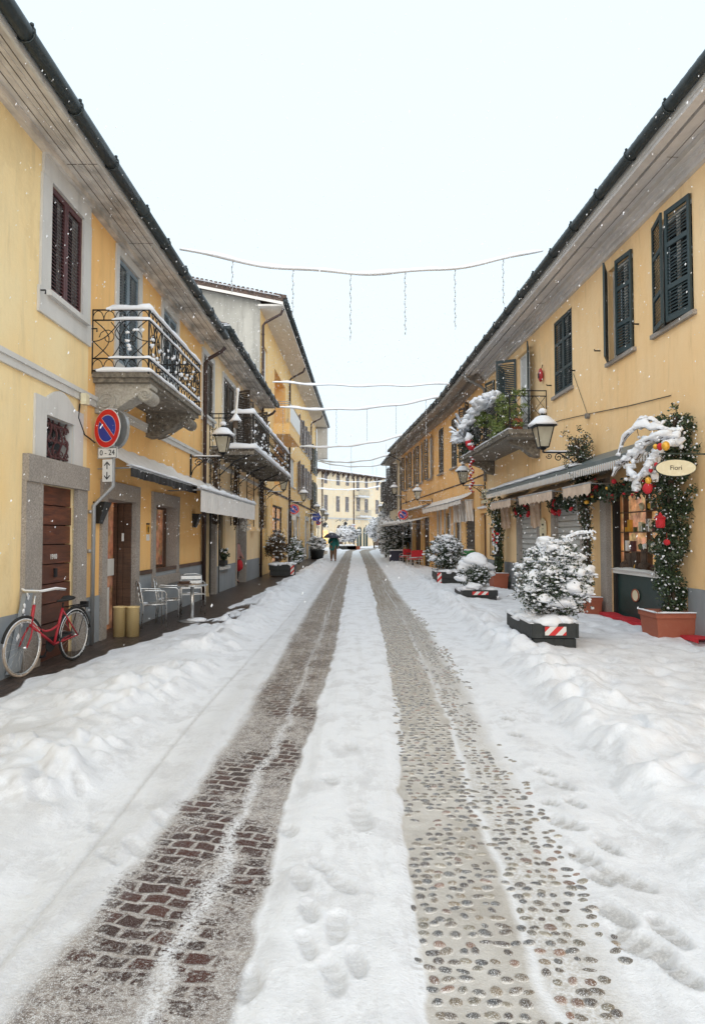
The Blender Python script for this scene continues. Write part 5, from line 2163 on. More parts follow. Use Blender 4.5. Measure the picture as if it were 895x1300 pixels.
# ---------------- cafe furniture
def make_chair():
    o = empty('metal_chair')
    # faces +x
    mb = MB()
    for sy in (-.24, .24):
        mb.tube([(.22, sy, 0), (.22, sy, .62), (.18, sy, .66), (-.14, sy, .68), (-.2, sy * .96, .66)], .011, 6)
        mb.tube([(-.20, sy * .9, 0), (-.17, sy * .9, .42), (-.24, sy * .9, .80)], .011, 6)
        mb.tube([(.22, sy, .42), (-.17, sy * .9, .42)], .010, 6)
    mb.tube([(-.24, -.215, .80), (-.26, -.1, .83), (-.26, .1, .83), (-.24, .215, .80)], .011, 6)
    mb.build('frame', M['alu'], o, True)
    mb = MB()
    for i in range(7):
        x = -.15 + i * .058
        mb.box(x, x + .044, -.225, .225, .425, .433)
    mb.build('seat', M['alu'], o)
    mb = MB()
    for z in (.52, .62, .72):
        x = -.17 - (z - .42) * .19
        mb.box(x - .004, x + .004, -.21, .21, z, z + .07)
    mb.build('backrest', M['alu'], o)
    mb = MB()
    mb.strip([(-.13, -.1, .434), (-.1, .15, .434)], .08, .015, 3)
    mb.build('snow', M['snow'], o, True)
    return o


ch = make_chair()
tag(ch, 'slatted aluminium chair nearest the gold pots against the cafe wall', 'chair', 'aluminium cafe chairs')
ch.location = (-3.56, 11.65, 0.01)
ch.rotation_euler = (0, 0, R(25))
c2 = copy_tree(ch)
c2['label'] = 'middle one of the three slatted aluminium chairs, just left of the round cafe table'
c2.location = (-3.50, 12.45, 0.01)
c2.rotation_euler = (0, 0, R(12))
c3 = copy_tree(ch)
c3['label'] = 'slatted aluminium chair standing just beyond the round cafe table, farthest from the gold pots'
c3.location = (-3.30, 13.6, 0.01)
c3.rotation_euler = (0, 0, R(-70))
p = at_y(245, 787, 12.75)
o = empty('cafe_table', (-3.02, 12.45, 0.0))
tag(o, 'small round metal cafe table with snow on its foot and a wooden tray', 'table')
mb = MB()
mb.lathe([(.27, .69), (.28, .70), (.28, .715), (.27, .72), (0, .721)], 28)
mb.build('table_top', M['alu'], o)
mb = MB()
mb.tube([(0, 0, .03), (0, 0, .69)], .035, 12)
mb.build('column', M['alu'], o, True)
mb = MB()
mb.lathe([(.24, .0), (.24, .02), (.05, .06), (.02, .08)], 24)
mb.build('foot', M['galv'], o, True)
mb = MB()
mb.blob((.1, -.05, .04), (.20, .18, .04), ICO2, .15)
mb.build('snow', M['snow'], o, True)
o = empty('wooden_tray', (-3.20, 12.55, .722))
tag(o, 'flat brown wooden tray lying on the metal cafe table', 'tray')
mb = MB()
mb.box(-.12, .12, -.09, .09, 0, .015)
mb.lathe([(.10, .015), (.12, .05), (.11, .05), (.09, .02)], 16)
mb.build('tray', M['doorfar'], o)

# snowflake ornament
a_, z_ = LB.uv(312, 668, .5)
o = empty('snowflake_ornament', LB.P(a_, .5, z_))
tag(o, 'white snowflake ornament hanging at the end of the pale awning', 'ornament')
mb = MB()
mm = Matrix.Identity(4)
for k in range(6):
    t = k * PI / 3 + .2
    u = V((math.cos(t), 0, math.sin(t)))
    w_ = V((-u.z, 0, u.x))
    mb.tube([V((0, 0, 0)), u * .17], .012, 5)
    for q in (.07, .12):
        for s_ in (1, -1):
            mb.tube([u * q, u * (q + .05) + w_ * .05 * s_], .010, 5)
mb.tube([(0, 0, .17), (0, 0, .35)], .003, 4)
mb.build('flake', M['white'], o)

# window box flowers
a_, z_ = LB.uv(283, 715, .05)
o = empty('window_box', LB.P(a_, .05, .78))
tag(o, 'dark leafy pot plant with snowy blooms on the cream house windowsill', 'plant')
mb = MB()
mb.box(-.1, .1, -.25, .25, 0, .15)
mb.build('pot', M['dark'], o)
mb = MB()
cs = nrs.uniform(-1, 1, (30, 3)) * (.12, .28, .14) + (0, 0, .32)
mb.leaves(cs, 500, .05, .07)
mb.build('foliage', M['leafd'], o)
mb = MB()
for i in range(9):
    mb.blob((rnd.uniform(-.1, .12), rnd.uniform(-.28, .28), rnd.uniform(.40, .5)), .045, ICO1, .25)
mb.build('blossom', M['snow'], o, True)


# ---------------- garlands over the street
def garland(A, B, sag, drops, label, r=.022, loop=1.0):
    A, B = V(A), V(B)
    o = empty('light_garland', A)
    tag(o, label, 'light garland', 'snow laden light garlands strung across the street')
    n = 50
    pt = lambda t: A.lerp(B, t) + V((0, 0, -4 * sag * t * (1 - t) + .025 * math.sin(t * 23)))
    pts = [pt(i / n) - A for i in range(n + 1)]
    mb = MB()
    mb.tube(pts, r * .7, 6)
    mb.build('cable', M['white'], o, True)
    mb = MB()
    mb.strip([p + V((0, 0, .0)) for p in pts], r * 2.6, r * 2.8, 5, .35, .10)
    mb.build('snow', M['snow'], o, True)
    for i, (t, ln) in enumerate(drops):
        base = pt(t) - A
        mb = MB()
        k = int(ln / .045)
        ps = [base + V((.012 * math.sin(j * 1.2), .012 * math.cos(j * 1.2), -ln * j / k)) for j in range(k + 1)]
        mb.tube(ps, .006, 4)
        for j in range(1, k, 2):
            mb.blob(ps[j], (.016, .016, .028), ICO1, .1)
        mb.build('drop_strand', M['galv'], o)
        mb = MB()
        for j in range(2, k, 4):
            mb.blob(ps[j] + V((.012, -.008, .01)), (.014, .012, .022), ICO1, .25)
        mb.build('strand_snow', M['snow'], o.children[-1] if o.children else o)
    return o


def g_px(pa, Ya, pb, Yb, pmid, tmid, drops, label, r=.022):
    A, B = at_y(*pa, Ya), at_y(*pb, Yb)
    Ym = Ya + (Yb - Ya) * tmid
    m_ = at_y(*pmid, Ym)
    t = (m_.x - A.x) / (B.x - A.x)
    sag = ((A.z + (B.z - A.z) * t) - m_.z) / (4 * t * (1 - t))
    ds = []
    for px, ln in drops:
        # parameter where the line passes px
        lo, hi = 0, 1
        for _ in range(30):
            mid = (lo + hi) / 2
            q = A.lerp(B, mid)
            x_ = at_y(px, 600, q.y).x
            if q.x < x_:
                lo = mid
            else:
                hi = mid
        ds.append((lo, ln))
    return garland(A, B, sag, ds, label, r)


g_px((228, 316), 12.1, (689, 317), 14.1, (445, 350), .5, [(293, .65), (371, 1.0), (445, 1.40), (515, 1.36), (579, 1.33), (641, 1.05)], 'nearest sagging snow laden garland with six long dangling strands', .026)
g_px((346, 485), 24.6, (575, 487), 24.5, (455, 490), .5, [], 'second garland, straight thick snow bar without strands', .026)
g_px((354, 517), 27, (568, 502), 27, (440, 520), .4, [(427, 1.5), (466, 1.4), (503, 1.2), (541, 2.0), (359, 2.3)], 'third garland, hooked on the tall orange block, with long strands', .034)
g_px((380, 567), 38, (519, 551), 38, (447, 566), .5, [(401, 1.4), (446, 1.4), (503, 2.0)], 'fourth garland, crossing just above the far building roof', .04)
g_px((399, 583), 54, (497, 577), 50, (447, 587), .5, [(419, 1.6), (446, 2.0), (473, 2.2)], 'fifth garland, sagging low over the far roofline', .04)
g_px((401, 585), 56, (497, 588), 52, (465, 593), .6, [(478, 1.5)], 'sixth garland, slack one dipping right at the far roofline', .035)
g_px((402, 607), 72, (490, 611), 72, (447, 612), .5, [], 'thin garland in front of the top windows of the far building', .03)
g_px((402, 620), 78, (488, 617), 78, (440, 622), .5, [], 'thick snowy garland below the top windows of the far building', .05)

# ---------------- person with umbrella
def skin_mesh(name, chains, mat, parent, sub=1):
    """chains: list of lists of (pos, radius); first vertex is root"""
    me = bpy.data.meshes.new(name)
    vs, es, rs = [], [], []
    key = {}
    for ch_ in chains:
        prev = None
        for p, r in ch_:
            k = tuple(round(q, 4) for q in p)
            if k not in key:
                key[k] = len(vs)
                vs.append(p)
                rs.append(r)
            i = key[k]
            if prev is not None and prev != i:
                es.append((prev, i))
            prev = i
    me.from_pydata(vs, es, [])
    o_ = bpy.data.objects.new(name, me)
    COL.objects.link(o_)
    o_.parent = parent
    md = o_.modifiers.new('skin', 'SKIN')
    for i, r in enumerate(rs):
        r = r if hasattr(r, '__len__') else (r, r)
        me.skin_vertices[0].data[i].radius = r
    me.skin_vertices[0].data[0].use_root = True
    md.use_smooth_shade = True
    m2_ = o_.modifiers.new('sub', 'SUBSURF')
    m2_.levels = sub
    m2_.render_levels = sub
    me.materials.append(mat)
    return o_


def person(loc, yaw, label, pose, coat, legs, hair_mat):
    o = empty('person', loc, yaw)
    tag(o, label, 'person')
    # faces local -y; right hand is at -x
    pel, chest, neck = (0, 0, .95), (0, .0, 1.30), (0, -.01, 1.46)
    hd = (0, -.03, 1.60)
    if pose == 'walk':
        armR = [((-.17, 0, 1.40), .06), ((-.24, -.02, 1.15), .048), ((-.13, -.22, 1.20), .04), ((-.10, -.27, 1.24), .032)]
        armL = [((.17, 0, 1.40), .06), ((.25, .02, 1.13), .048), ((.27, -.06, .90), .038), ((.27, -.08, .83), .032)]
        kL, kR = ((.09, -.12, .52), (.10, .05, .10)), ((-.09, .02, .50), (-.10, .02, .10))
        lgL = [((.09, 0, .90), .10), (kL[0], .07), ((.10, -.10, .10), .048), ((.10, -.22, .04), .04)]
        lgR = [((-.09, 0, .90), .10), ((-.09, .04, .50), .07), ((-.10, .20, .12), .048), ((-.10, .10, .04), .04)]
    else:
        armR = [((-.17, 0, 1.40), .06), ((-.25, -.02, 1.15), .048), ((-.20, -.20, .98), .04), ((-.17, -.26, .95), .032)]
        armL = [((.17, 0, 1.40), .06), ((.25, .02, 1.15), .048), ((.18, -.20, .98), .04), ((.14, -.26, .95), .032)]
        lgL = [((.09, 0, .90), .10), ((.10, -.02, .50), .07), ((.10, .02, .10), .048), ((.11, -.12, .04), .04)]
        lgR = [((-.09, 0, .90), .10), ((-.10, -.02, .50), .07), ((-.10, .02, .10), .048), ((-.11, -.12, .04), .04)]
    P0 = (pel, (.15, .11))
    ch_ = [[P0, ((0, 0, 1.12), (.14, .10)), (chest, (.16, .11)), (neck, .055), (hd, (.075, .09)), ((0, -.02, 1.72), (.06, .075))],
           [(chest, (.16, .11))] + armR, [(chest, (.16, .11))] + armL, [P0] + lgL, [P0] + lgR,
           [(hd, (.075, .09)), ((0, -.125, 1.60), .016)]]
    body = skin_mesh('body', ch_, M['skin'], o, 1)
    # coat: torso, sleeves
    g_ = lambda c, k: [(p, (r[0] * k if hasattr(r, '__len__') else r * k)) for p, r in c]
    cc = [[((0, 0, .62), (.27, .20)), ((0, 0, .95), (.25, .19)), ((0, 0, 1.28), (.25, .18)), ((0, -.005, 1.45), (.10, .09))],
          [((0, 0, 1.28), (.20, .15))] + [(p, r * 1.7) for p, r in armR[:3]], [((0, 0, 1.28), (.20, .15))] + [(p, r * 1.7) for p, r in armL[:3]]]
    skin_mesh('coat', cc, coat, o, 1)
    tc_ = [[((0, 0, .92), (.17, .13))] + [(p, r * 1.45) for p, r in lg[:3]] for lg in (lgL, lgR)]
    skin_mesh('trousers', tc_, legs, o, 1)
    for lg in (lgL, lgR):
        skin_mesh('shoe', [[(lg[2][0][:2] + (.07,), .055), (lg[3][0], .05)]], M['rubber'], o, 1)
    mb = MB()
    mb.blob((0, -.005, 1.665), (.088, .100, .095), ICO2, .06)
    mb.build('hair', hair_mat, o, True)
    mb = MB()
    for sx in (-.032, .032):
        mb.blob((sx, -.108, 1.625), .012, ICO1, 0)
    mb.build('eyes', M['black'], o)
    mb = MB()
    mb.box(-.025, .025, -.112, -.104, 1.555, 1.562)
    mb.build('mouth', M['signred'], o)
    # hands
    for arm in (armR, armL):
        w_ = V(arm[3][0])
        e_ = V(arm[2][0])
        d = (w_ - e_).normalized()
        s_ = d.orthogonal().normalized()
        pl = w_ + d * .06
        for k in range(4):
            b0 = w_ + s_ * (.013 * (k - 1.5))
            ln = (.065, .075, .07, .055)[k]
            skin_mesh('finger', [[(tuple(w_), .02), (tuple(b0 + d * .05), .0095), (tuple(b0 + d * (.05 + ln * .5) + V((0, -.012, 0))), .008), (tuple(b0 + d * (.04 + ln * .7) + V((0, -.03, .01))), .007)]], M['skin'], body, 1)
        skin_mesh('thumb', [[(tuple(w_), .018), (tuple(w_ + s_ * .03 + d * .03), .010), (tuple(w_ + s_ * .035 + d * .06 + V((0, -.015, 0))), .0085)]], M['skin'], body, 1)
    return o


px_, Yp = 423.2, 41.6
P_ = at_y(px_, 713, Yp)
pp = person((P_.x, Yp, .03), R(3), 'pedestrian in a teal coat and brown trousers walking under a dark umbrella', 'walk', M['coat'], M['trousers'], M['shbrown'])
pp.scale = (1.18, 1.12, 1.03)
o = empty('umbrella', (P_.x - .10, Yp - .28, 1.45))
tag(o, 'open navy umbrella held by the pedestrian in the teal coat', 'umbrella')
mb = MB()
ng = 8
vs, fs = [], []
rings = [(0, .42), (.18, .40), (.34, .33), (.47, .22), (.56, .10)]
for r_, z in rings:
    for k in range(ng * 2):
        t = 2 * PI * k / (ng * 2)
        rr = r_ * (1 if k % 2 == 0 else .94)
        zz = z + (0 if k % 2 == 0 else .015)
        vs.append((rr * math.cos(t), rr * math.sin(t), zz))
for i in range(len(rings) - 1):
    for k in range(ng * 2):
        a, b = i * 16 + k, i * 16 + (k + 1) % 16
        fs.append((a, b, b + 16, a + 16))
mb.add(vs, fs)
mb.add([(x * .995, y * .995, z - .008) for x, y, z in vs], fs)
mb.build('canopy', M['navy'], o)
mb = MB()
mb.tube([(0, 0, -.06), (0, 0, .47)], .008, 6)
for k in range(8):
    t = 2 * PI * k / 8
    mb.tube([(0, 0, .39), (.33 * math.cos(t), .33 * math.sin(t), .31), (.55 * math.cos(t), .55 * math.sin(t), .09)], .004, 4)
mb.build('shaft', M['iron'], o)
mb = MB()
mb.blob((0.05, 0, .43), (.22, .18, .035), ICO2, .2)
mb.build('snow', M['snow'], o, True)

# person in the doorway
a_, z_ = LB.uv(306, 720, .1)
q = LB.P(a_ + .05, -.12, 0)
pd = person((q.x, q.y, .05), R(60), 'dark haired person in a dusty pink coat standing in the cream house doorway', 'stand', M['pinkcoat'], M['black'], M['black'])
pd.scale = (.92, .92, .92)
o = empty('red_bag', (q.x + .18, q.y - .18, .55))
tag(o, 'shiny red carrier bag held by the person in the doorway', 'bag')
mb = MB()
mb.blob((0, 0, .12), (.14, .10, .20), ICO2, .12)
mb.build('bag', M['redcloth'], o, True)
mb = MB()
mb.tube([(-.05, 0, .28), (-.03, 0, .38), (.03, 0, .38), (.05, 0, .28)], .008, 5)
mb.build('handle', M['redcloth'], o)


# ---------------- planters, shrubs
def planter_box(x0, x1, y0, y1, h, label, tape_face='front', group='black plastic planters with reflective tape', z=.03):
    o = empty('street_planter', ((x0 + x1) / 2, (y0 + y1) / 2, z))
    tag(o, label, 'planter', group)
    w, d = (x1 - x0) / 2, (y1 - y0) / 2
    mb = MB()
    for k, (za, zb_) in enumerate(((0, h * .46), (h * .50, h))):
        q = .0 if k else .03
        mb.box(-w + q, w - q, -d + q, -d + q + .04, za, zb_)
        mb.box(-w + q, w - q, d - q - .04, d - q, za, zb_)
        mb.box(-w + q, -w + q + .04, -d + q + .04, d - q - .04, za, zb_)
        mb.box(w - q - .04, w - q, -d + q + .04, d - q - .04, za, zb_)
        n = int(2 * w / .16)
        for i in range(n + 1):
            x = -w + q + .01 + i * (2 * w - 2 * q - .04) / max(1, n)
            mb.box(x, x + .02, -d + q - .012, -d + q, za + .01, zb_ - .01)
    mb.box(-w + .045, w - .045, -d + .045, d - .045, h * .47, h * .5)
    mb.build('box', M['planter'], o)
    mb = MB()
    if tape_face == 'front':
        mb.box(-w * .45, w * .45, -d - .018, -d - .013, h * .60, h * .90)
    elif tape_face == 'left':
        mb.box(-w + .02, -w + .16, -d - .018, -d - .013, h * .1, h * .95)
    else:
        mb.box(w - .16, w - .02, -d - .018, -d - .013, h * .1, h * .95)
    mb.build('reflective_tape', M['tape'], o)
    mb = MB()
    for i in range(26):
        mb.blob((rnd.uniform(-w + .12, w - .12), rnd.uniform(-d + .12, d - .12), h), (rnd.uniform(.14, .2), rnd.uniform(.15, .25), rnd.uniform(.05, .10)), ICO2, .15)
    mb.strip([(-w, -d, h), (-w, d, h), (w, d, h)], .06, .04, 4)
    mb.strip([(w, d, h), (w, -d, h)], .06, .04, 5)
    mb.build('snow', M['snow'], o, True)
    return o


def shrub(loc, rx, ry, h, label, nleaf, mat='leafd', snow=1.0, leaf=.05, clumps=60, cat='shrub', group=None, shape='round', name='shrub', caps=(), nbits=None, ico=ICO1, z0=.12, stems=7, bit=.024, twigs=None):
    o = empty(name, loc)
    tag(o, label, cat, group)
    cs = []
    while len(cs) < clumps:
        p = nrs.uniform(-1, 1, 3)
        r_ = np.linalg.norm(p)
        if r_ > 1 or r_ < .35:
            continue
        if shape == 'tree':
            hh = z0 + (p[2] * .5 + .5) * (h - z0)
            k = .6 + .4 * math.sin((p[2] * .5 + .5) * PI)
        else:
            hh = z0 + (p[2] * .5 + .5) * (h - z0)
            k = 1
        cs.append((p[0] * rx * k, p[1] * ry * k, hh))
    cs = np.array(cs)
    mb = MB()
    for i in range(stems):
        c = cs[rnd.randrange(len(cs))]
        b = (rnd.uniform(-.05, .05), rnd.uniform(-.05, .05), 0)
        mid = (c[0] * .35, c[1] * .35, c[2] * .55)
        mb.tube([b, mid, tuple(c)], [.02, .014, .005], 5)
    for i in range(clumps // 2):
        c = cs[rnd.randrange(len(cs))]
        e = c + nrs.normal(0, 1, 3) * leaf * 3
        mb.tube([(c[0] * .5, c[1] * .5, c[2] * .7), tuple(c), tuple(e)], [.008, .005, .002], 4)
    mb.build('branches', M['bark'], o)
    mb = MB()
    mb.leaves(cs, nleaf, (rx / 5 + .02, ry / 5 + .02, h / 12 + .02), leaf)
    mb.build('foliage', M[mat], o)
    if snow:
        mb = MB()
        nb = nbits if nbits is not None else int(nleaf / 9)
        idx = nrs.randint(0, len(cs), nb)
        for i in idx:
            p = cs[i] + nrs.normal(0, .55, 3) * (rx / 4.5 + .02, ry / 4.5 + .02, h / 11 + .01)
            s_ = rnd.uniform(.6, 1.5) * bit
            mb.blob(p, (s_ * rnd.uniform(.9, 2.0), s_ * rnd.uniform(.9, 2.0), s_ * .7), ico, .45)
        # larger caps over the upper clumps
        order = np.argsort(-cs[:, 2])
        for i in order[:int(clumps * .45 * snow)]:
            c = cs[i]
            s_ = rnd.uniform(.7, 1.5) * (rx + ry) / 2 * .13
            mb.blob((c[0], c[1], c[2] + h * .04), (s_ * 1.2, s_ * 1.2, s_ * .62), ICO2, .28)
        for (x, y, z, r_) in caps:
            mb.blob((x, y, z), (r_ * 1.2, r_ * 1.1, r_ * .65), ICO3, .22)
        mb.build('snow', M['snow'], o, True)
    return o


planter_box(2.56, 3.22, 8.95, 10.35, .40, 'black planter with wide red and white stripe, nearest on the right')
s_ = shrub((3.06, 9.6, .34), .50, .50, 1.18, 'large snow laden shrub leaning right over the nearest planter', 15000, clumps=170, leaf=.040, nbits=2600, snow=.95, z0=.06, bit=.019,
           caps=[(-.30, -.2, .74, .13), (-.12, -.3, .82, .10), (.14, -.1, .94, .17), (.30, -.1, 1.0, .13), (.42, -.1, .70, .12), (.18, -.35, .58, .15), (-.05, .1, 1.22, .14), (.12, .1, 1.2, .10), (.46, -.2, .82, .10), (-.38, -.25, .55, .09), (.05, -.3, .36, .13), (-.22, -.38, .42, .10), (.36, -.3, .52, .11)])
mb = MB()
pts = [V((.0, 0, 1.05)), V((.2, -.05, 1.26)), V((.36, -.08, 1.33)), V((.54, -.1, 1.35))]
mb.tube(pts, [.012, .009, .007, .004], 5)
mb.build('stray_branch', M['bark'], s_)
mb = MB()
mb.strip([p + V((0, 0, .008)) for p in pts], .06, .05, 6)
for i in range(50):
    q = pts[rnd.randrange(1, 4)] + V((rnd.uniform(-.12, .10), rnd.uniform(-.1, .1), rnd.uniform(-.07, .05)))
    mb.blob(q, rnd.uniform(.012, .028), ICO1, .3)
mb.build('stray_branch_snow', M['snow'], s_, True)

planter_box(2.84, 3.72, 15.9, 17.1, .28, 'low black planter with centred red and white stripe, second on the right')
shrub((3.24, 16.4, .28), .40, .42, .74, 'round evergreen bush under one thick dome of snow', 5000, clumps=70, leaf=.045, nbits=260, snow=.5, z0=.05,
      caps=[(0, 0, .72, .30), (.22, 0, .60, .2), (-.2, .0, .62, .2), (.35, -.05, .42, .14), (-.32, -.1, .30, .15), (-.1, -.35, .12, .15)])
planter_box(2.93, 3.86, 21.2, 22.4, .44, 'black planter with vertical striped tape on its left corner, third on the right', 'left')
shrub((3.35, 21.8, .42), .62, .5, 1.25, 'dense snow sprinkled bush in the third planter on the right', 6500, clumps=110, leaf=.06, nbits=800, snow=.8, z0=.08, bit=.03,
      caps=[(-.4, 0, .85, .14), (-.2, 0, 1.15, .13), (.1, 0, 1.22, .13), (.35, -.1, .95, .12), (-.45, -.1, .5, .14)])
shrub((4.05, 21.6, .05), .33, .3, .85, 'smaller snowy bush beside the green bin on the right', 2500, clumps=50, leaf=.06, nbits=380, snow=.8, z0=.2, bit=.03)

# left planter with brown shrub
planter_box(-3.25, -2.20, 26.3, 27.3, .46, 'black planter with striped tape on its right corner, on the left pavement', 'right')
shrub((-2.95, 26.8, .44), .48, .4, 1.35, 'brown leaved winter shrub in the left planter before the lit window', 2600, 'leaft', snow=.12, clumps=70, leaf=.085, nbits=150, z0=.08, bit=.035, stems=14)
shrub((-2.30, 27.6, .3), .33, .4, 1.25, 'green bush with snowy sprays behind the left planter', 1800, 'leafb', snow=.5, clumps=40, leaf=.09, nbits=240, z0=.2, bit=.04)
# far left pots
o = empty('round_tub', (-2.25, 46.5, 0))
tag(o, 'dark round tub on the left pavement beyond the roller shutters', 'tub')
mb = MB()
mb.lathe([(.42, 0), (.52, .6), (.56, .62), (.56, .68), (.48, .66)], 16)
mb.build('pot', M['planter'], o, True)
shrub((-2.25, 46.5, .6), .62, .5, 1.05, 'snow smothered plant in the dark round tub on the left', 900, clumps=40, leaf=.13, nbits=260, snow=.9, z0=.05, bit=.07)
shrub((-3.0, 52, 0), .7, .6, 1.9, 'snowy bush against the wall behind the round tub', 900, clumps=40, leaf=.14, nbits=260, snow=.8, z0=.2, bit=.08)
# square before the far building
for i, (px, Y, w, h, lab) in enumerate((
        (435, 84, .80, 3.0, 'white crowned snowy tree in front of the dark archway'),
        (445.5, 84, 1.1, 2.9, 'smaller snowy bush between the tree and the arched doors'),
        (475, 86, .95, 3.9, 'tall snowy tree in front of the right hand archway'),
        (489, 60, .7, 4.2, 'tall snow covered climber by the bend under the right lantern'))):
    p = at_y(px, 690, Y)
    shrub((p.x, Y, 0), w, w, h, lab, 1100, clumps=70, leaf=.22, nbits=700, snow=1.0, z0=h * .35, bit=.11, shape='tree', name='tree', cat='tree', stems=9)
for i, (px, Y, w, lab) in enumerate(((439, 80, 1.3, 'low dark planter at the foot of the snowy tree'), (449, 80, .8, 'reddish low planter left of the arched doors'))):
    p = at_y(px, 692, Y)
    o = empty('square_planter', (p.x, Y, 0))
    tag(o, lab, 'planter', 'low planters at the far end')
    mb = MB()
    mb.box(-w, w, -.4, .4, 0, .42)
    mb.box(-w - .05, w + .05, -.45, -.401, .34, .44)
    mb.build('box', M['terra' if i else 'planter'], o)
    mb = MB()
    for k in range(8):
        mb.blob((rnd.uniform(-w, w) * .8, 0, .5), (.35, .3, .15), ICO2, .2)
    mb.build('snow', M['snow'], o, True)
o = empty('street_lamp', (at_y(438.5, 690, 87).x, 87, 0))
tag(o, 'black post lantern behind the snowy tree in the far square', 'street lamp')
mb = MB()
mb.tube([(0, 0, 0), (0, 0, 2.9)], [.09, .05], 8)
mb.build('post', M['iron'], o, True)
mb = MB()
mb.lathe([(.12, 2.9), (.24, 3.4), (.30, 3.42), (.12, 3.62), (.03, 3.75)], 6)
mb.build('lantern', M['iron'], o)
for i, (px, lab) in enumerate(((426.5, 'wall bracket lamp with snow left of the tree on the far building'), (435, 'second wall bracket lamp, nearest the snowy tree on the far building'))):
    a_, z_ = FD.uv(px, 662)
    o = empty('bracket_lamp', FD.P(a_, 0, z_))
    tag(o, lab, 'wall lamp', 'bracket lamps on the far building')
    mb = MB()
    mb.tube([(0, 0, 0), FD.n * .8 + V((0, 0, .3)), FD.n * 1.1 + V((-.2, 0, .2))], .04, 5)
    mb.build('arm', M['iron'], o)
    mb = MB()
    mb.lathe([(.1, -.2), (.22, .1), (.05, .25)], 8, Matrix.Translation(FD.n * 1.1 + V((-.2, 0, .2))))
    mb.build('lantern', M['galv'], o, True)

# big dark bush on the right by the bend
shrub((3.02, 41.5, .3), .95, .9, 2.6, 'big dark evergreen bush sprinkled with snow at the far right bend', 5200, clumps=120, leaf=.13, nbits=1000, snow=.25, z0=.1, bit=.05, name='bush')
shrub((2.75, 46, 0), .55, .6, 3.1, 'paler snow loaded bush behind the big dark evergreen', 1800, clumps=60, leaf=.14, nbits=700, snow=.9, z0=.3, bit=.08, name='bush')
o = empty('long_trough', (3.05, 38.6, 0))
tag(o, 'dark plant trough with a snowy rim by the red chairs', 'planter')
mb = MB()
mb.box(-.55, .35, -.3, .3, 0, .75)
mb.box(-.6, .4, -.35, .35, .70, .80)
mb.build('box', M['navy'], o)
mb = MB()
mb.strip([(-.6, -.3, .8), (.4, -.3, .8)], .1, .07, 3)
mb.build('snow', M['snow'], o, True)

# green bin
p = at_y(596.5, 712, 25.4)
o = empty('waste_bin', (4.62, 24.6, 0))
tag(o, 'green plastic waste bin against the orange house', 'waste bin')
mb = MB()
mb.lathe([(.24, .05), (.28, .95), (.30, .96), (.30, 1.0)], 18)
mb.build('body', M['binGreen'], o, True)
mb = MB()
mb.lathe([(.31, 1.0), (.30, 1.05), (.2, 1.12), (0, 1.14)], 18)
mb.build('lid', M['binGreen'], o, True)
mb = MB()
mb.blob((0, 0, 1.12), (.24, .24, .05), ICO2, .1)
mb.build('snow', M['snow'], o, True)


# red cloth chairs
def red_chair():
    o = empty('red_chair')
    mb = MB()
    for sx in (-.22, .22):
        mb.tube([(sx, -.2, 0), (sx, -.2, .62), (sx, .2, .66)], .014, 5)
        mb.tube([(sx, .22, 0), (sx, .2, .45), (sx, .27, .85)], .014, 5)
    mb.tube([(-.22, -.2, .3), (.22, -.2, .3)], .012, 5)
    mb.box(-.22, .22, -.2, .2, .43, .45)
    mb.build('frame', M['alu'], o)
    mb = MB()
    mb.box(-.23, .23, .25, .285, .58, .90)
    mb.box(-.23, .23, -.21, .21, .451, .50)
    mb.build('cushion', M['redcloth'], o)
    mb = MB()
    mb.strip([(-.2, 0, .5), (.2, 0, .5)], .3, .05, 4)
    mb.build('snow', M['snow'], o, True)
    return o


rc = red_chair()
tag(rc, 'red cushioned chair nearest the camera outside the orange house', 'chair', 'red cushioned chairs')
rc.location = (3.25, 32.0, .05)
rc.rotation_euler = (0, 0, R(200))
for k, (x, y, a, lab) in enumerate(((3.62, 32.9, 170, 'red cushioned chair close to the wall beside the nearest one'), (3.15, 35.6, 200, 'red cushioned chair farther off, left of the other two'))):
    c = copy_tree(rc)
    c.location = (x, y, .05)
    c.rotation_euler = (0, 0, R(a))
    c['label'] = lab
o = empty('cafe_table', (3.45, 34.2, .03))
tag(o, 'dark cafe table between the red cushioned chairs', 'table')
mb = MB()
mb.lathe([(.35, .7), (.35, .74), (0, .741)], 18)
mb.build('table_top', M['dark'], o)
mb = MB()
mb.tube([(0, 0, 0), (0, 0, .7)], .04, 8)
mb.lathe([(.25, 0), (.2, .03), (.04, .05)], 14)
mb.build('column', M['iron'], o)


# ---------------- terracotta pots and climbers on the right
def terracotta(x0, x1, y0, y1, h, label, name='terracotta_pot', mat='terra'):
    cx, cy = (x0 + x1) / 2, (y0 + y1) / 2
    o = empty(name, (cx, cy, .02))
    tag(o, label, 'plant pot', 'terracotta troughs by the wall')
    w, d = (x1 - x0) / 2, (y1 - y0) / 2
    mb = MB()
    for (k0, k1, za, zb_) in ((.86, .97, 0, h - .08), (1.03, 1.03, h - .0801, h)):
        vs = [(sx * w * k, sy * d * k, z) for k, z in ((k0, za), (k1, zb_)) for sx, sy in ((-1, -1), (1, -1), (1, 1), (-1, 1))]
        mb.add(vs, [(3, 2, 1, 0), (4, 5, 6, 7), (0, 1, 5, 4), (1, 2, 6, 5), (2, 3, 7, 6), (3, 0, 4, 7)])
    mb.build('pot', M[mat], o)
    mb = MB()
    mb.strip([(-w, -d, h), (w, -d, h)], .07, .025, 3)
    mb.strip([(-w, -d, h), (-w, d, h)], .06, .025, 3)
    mb.build('snow', M['snow'], o, True)
    return o


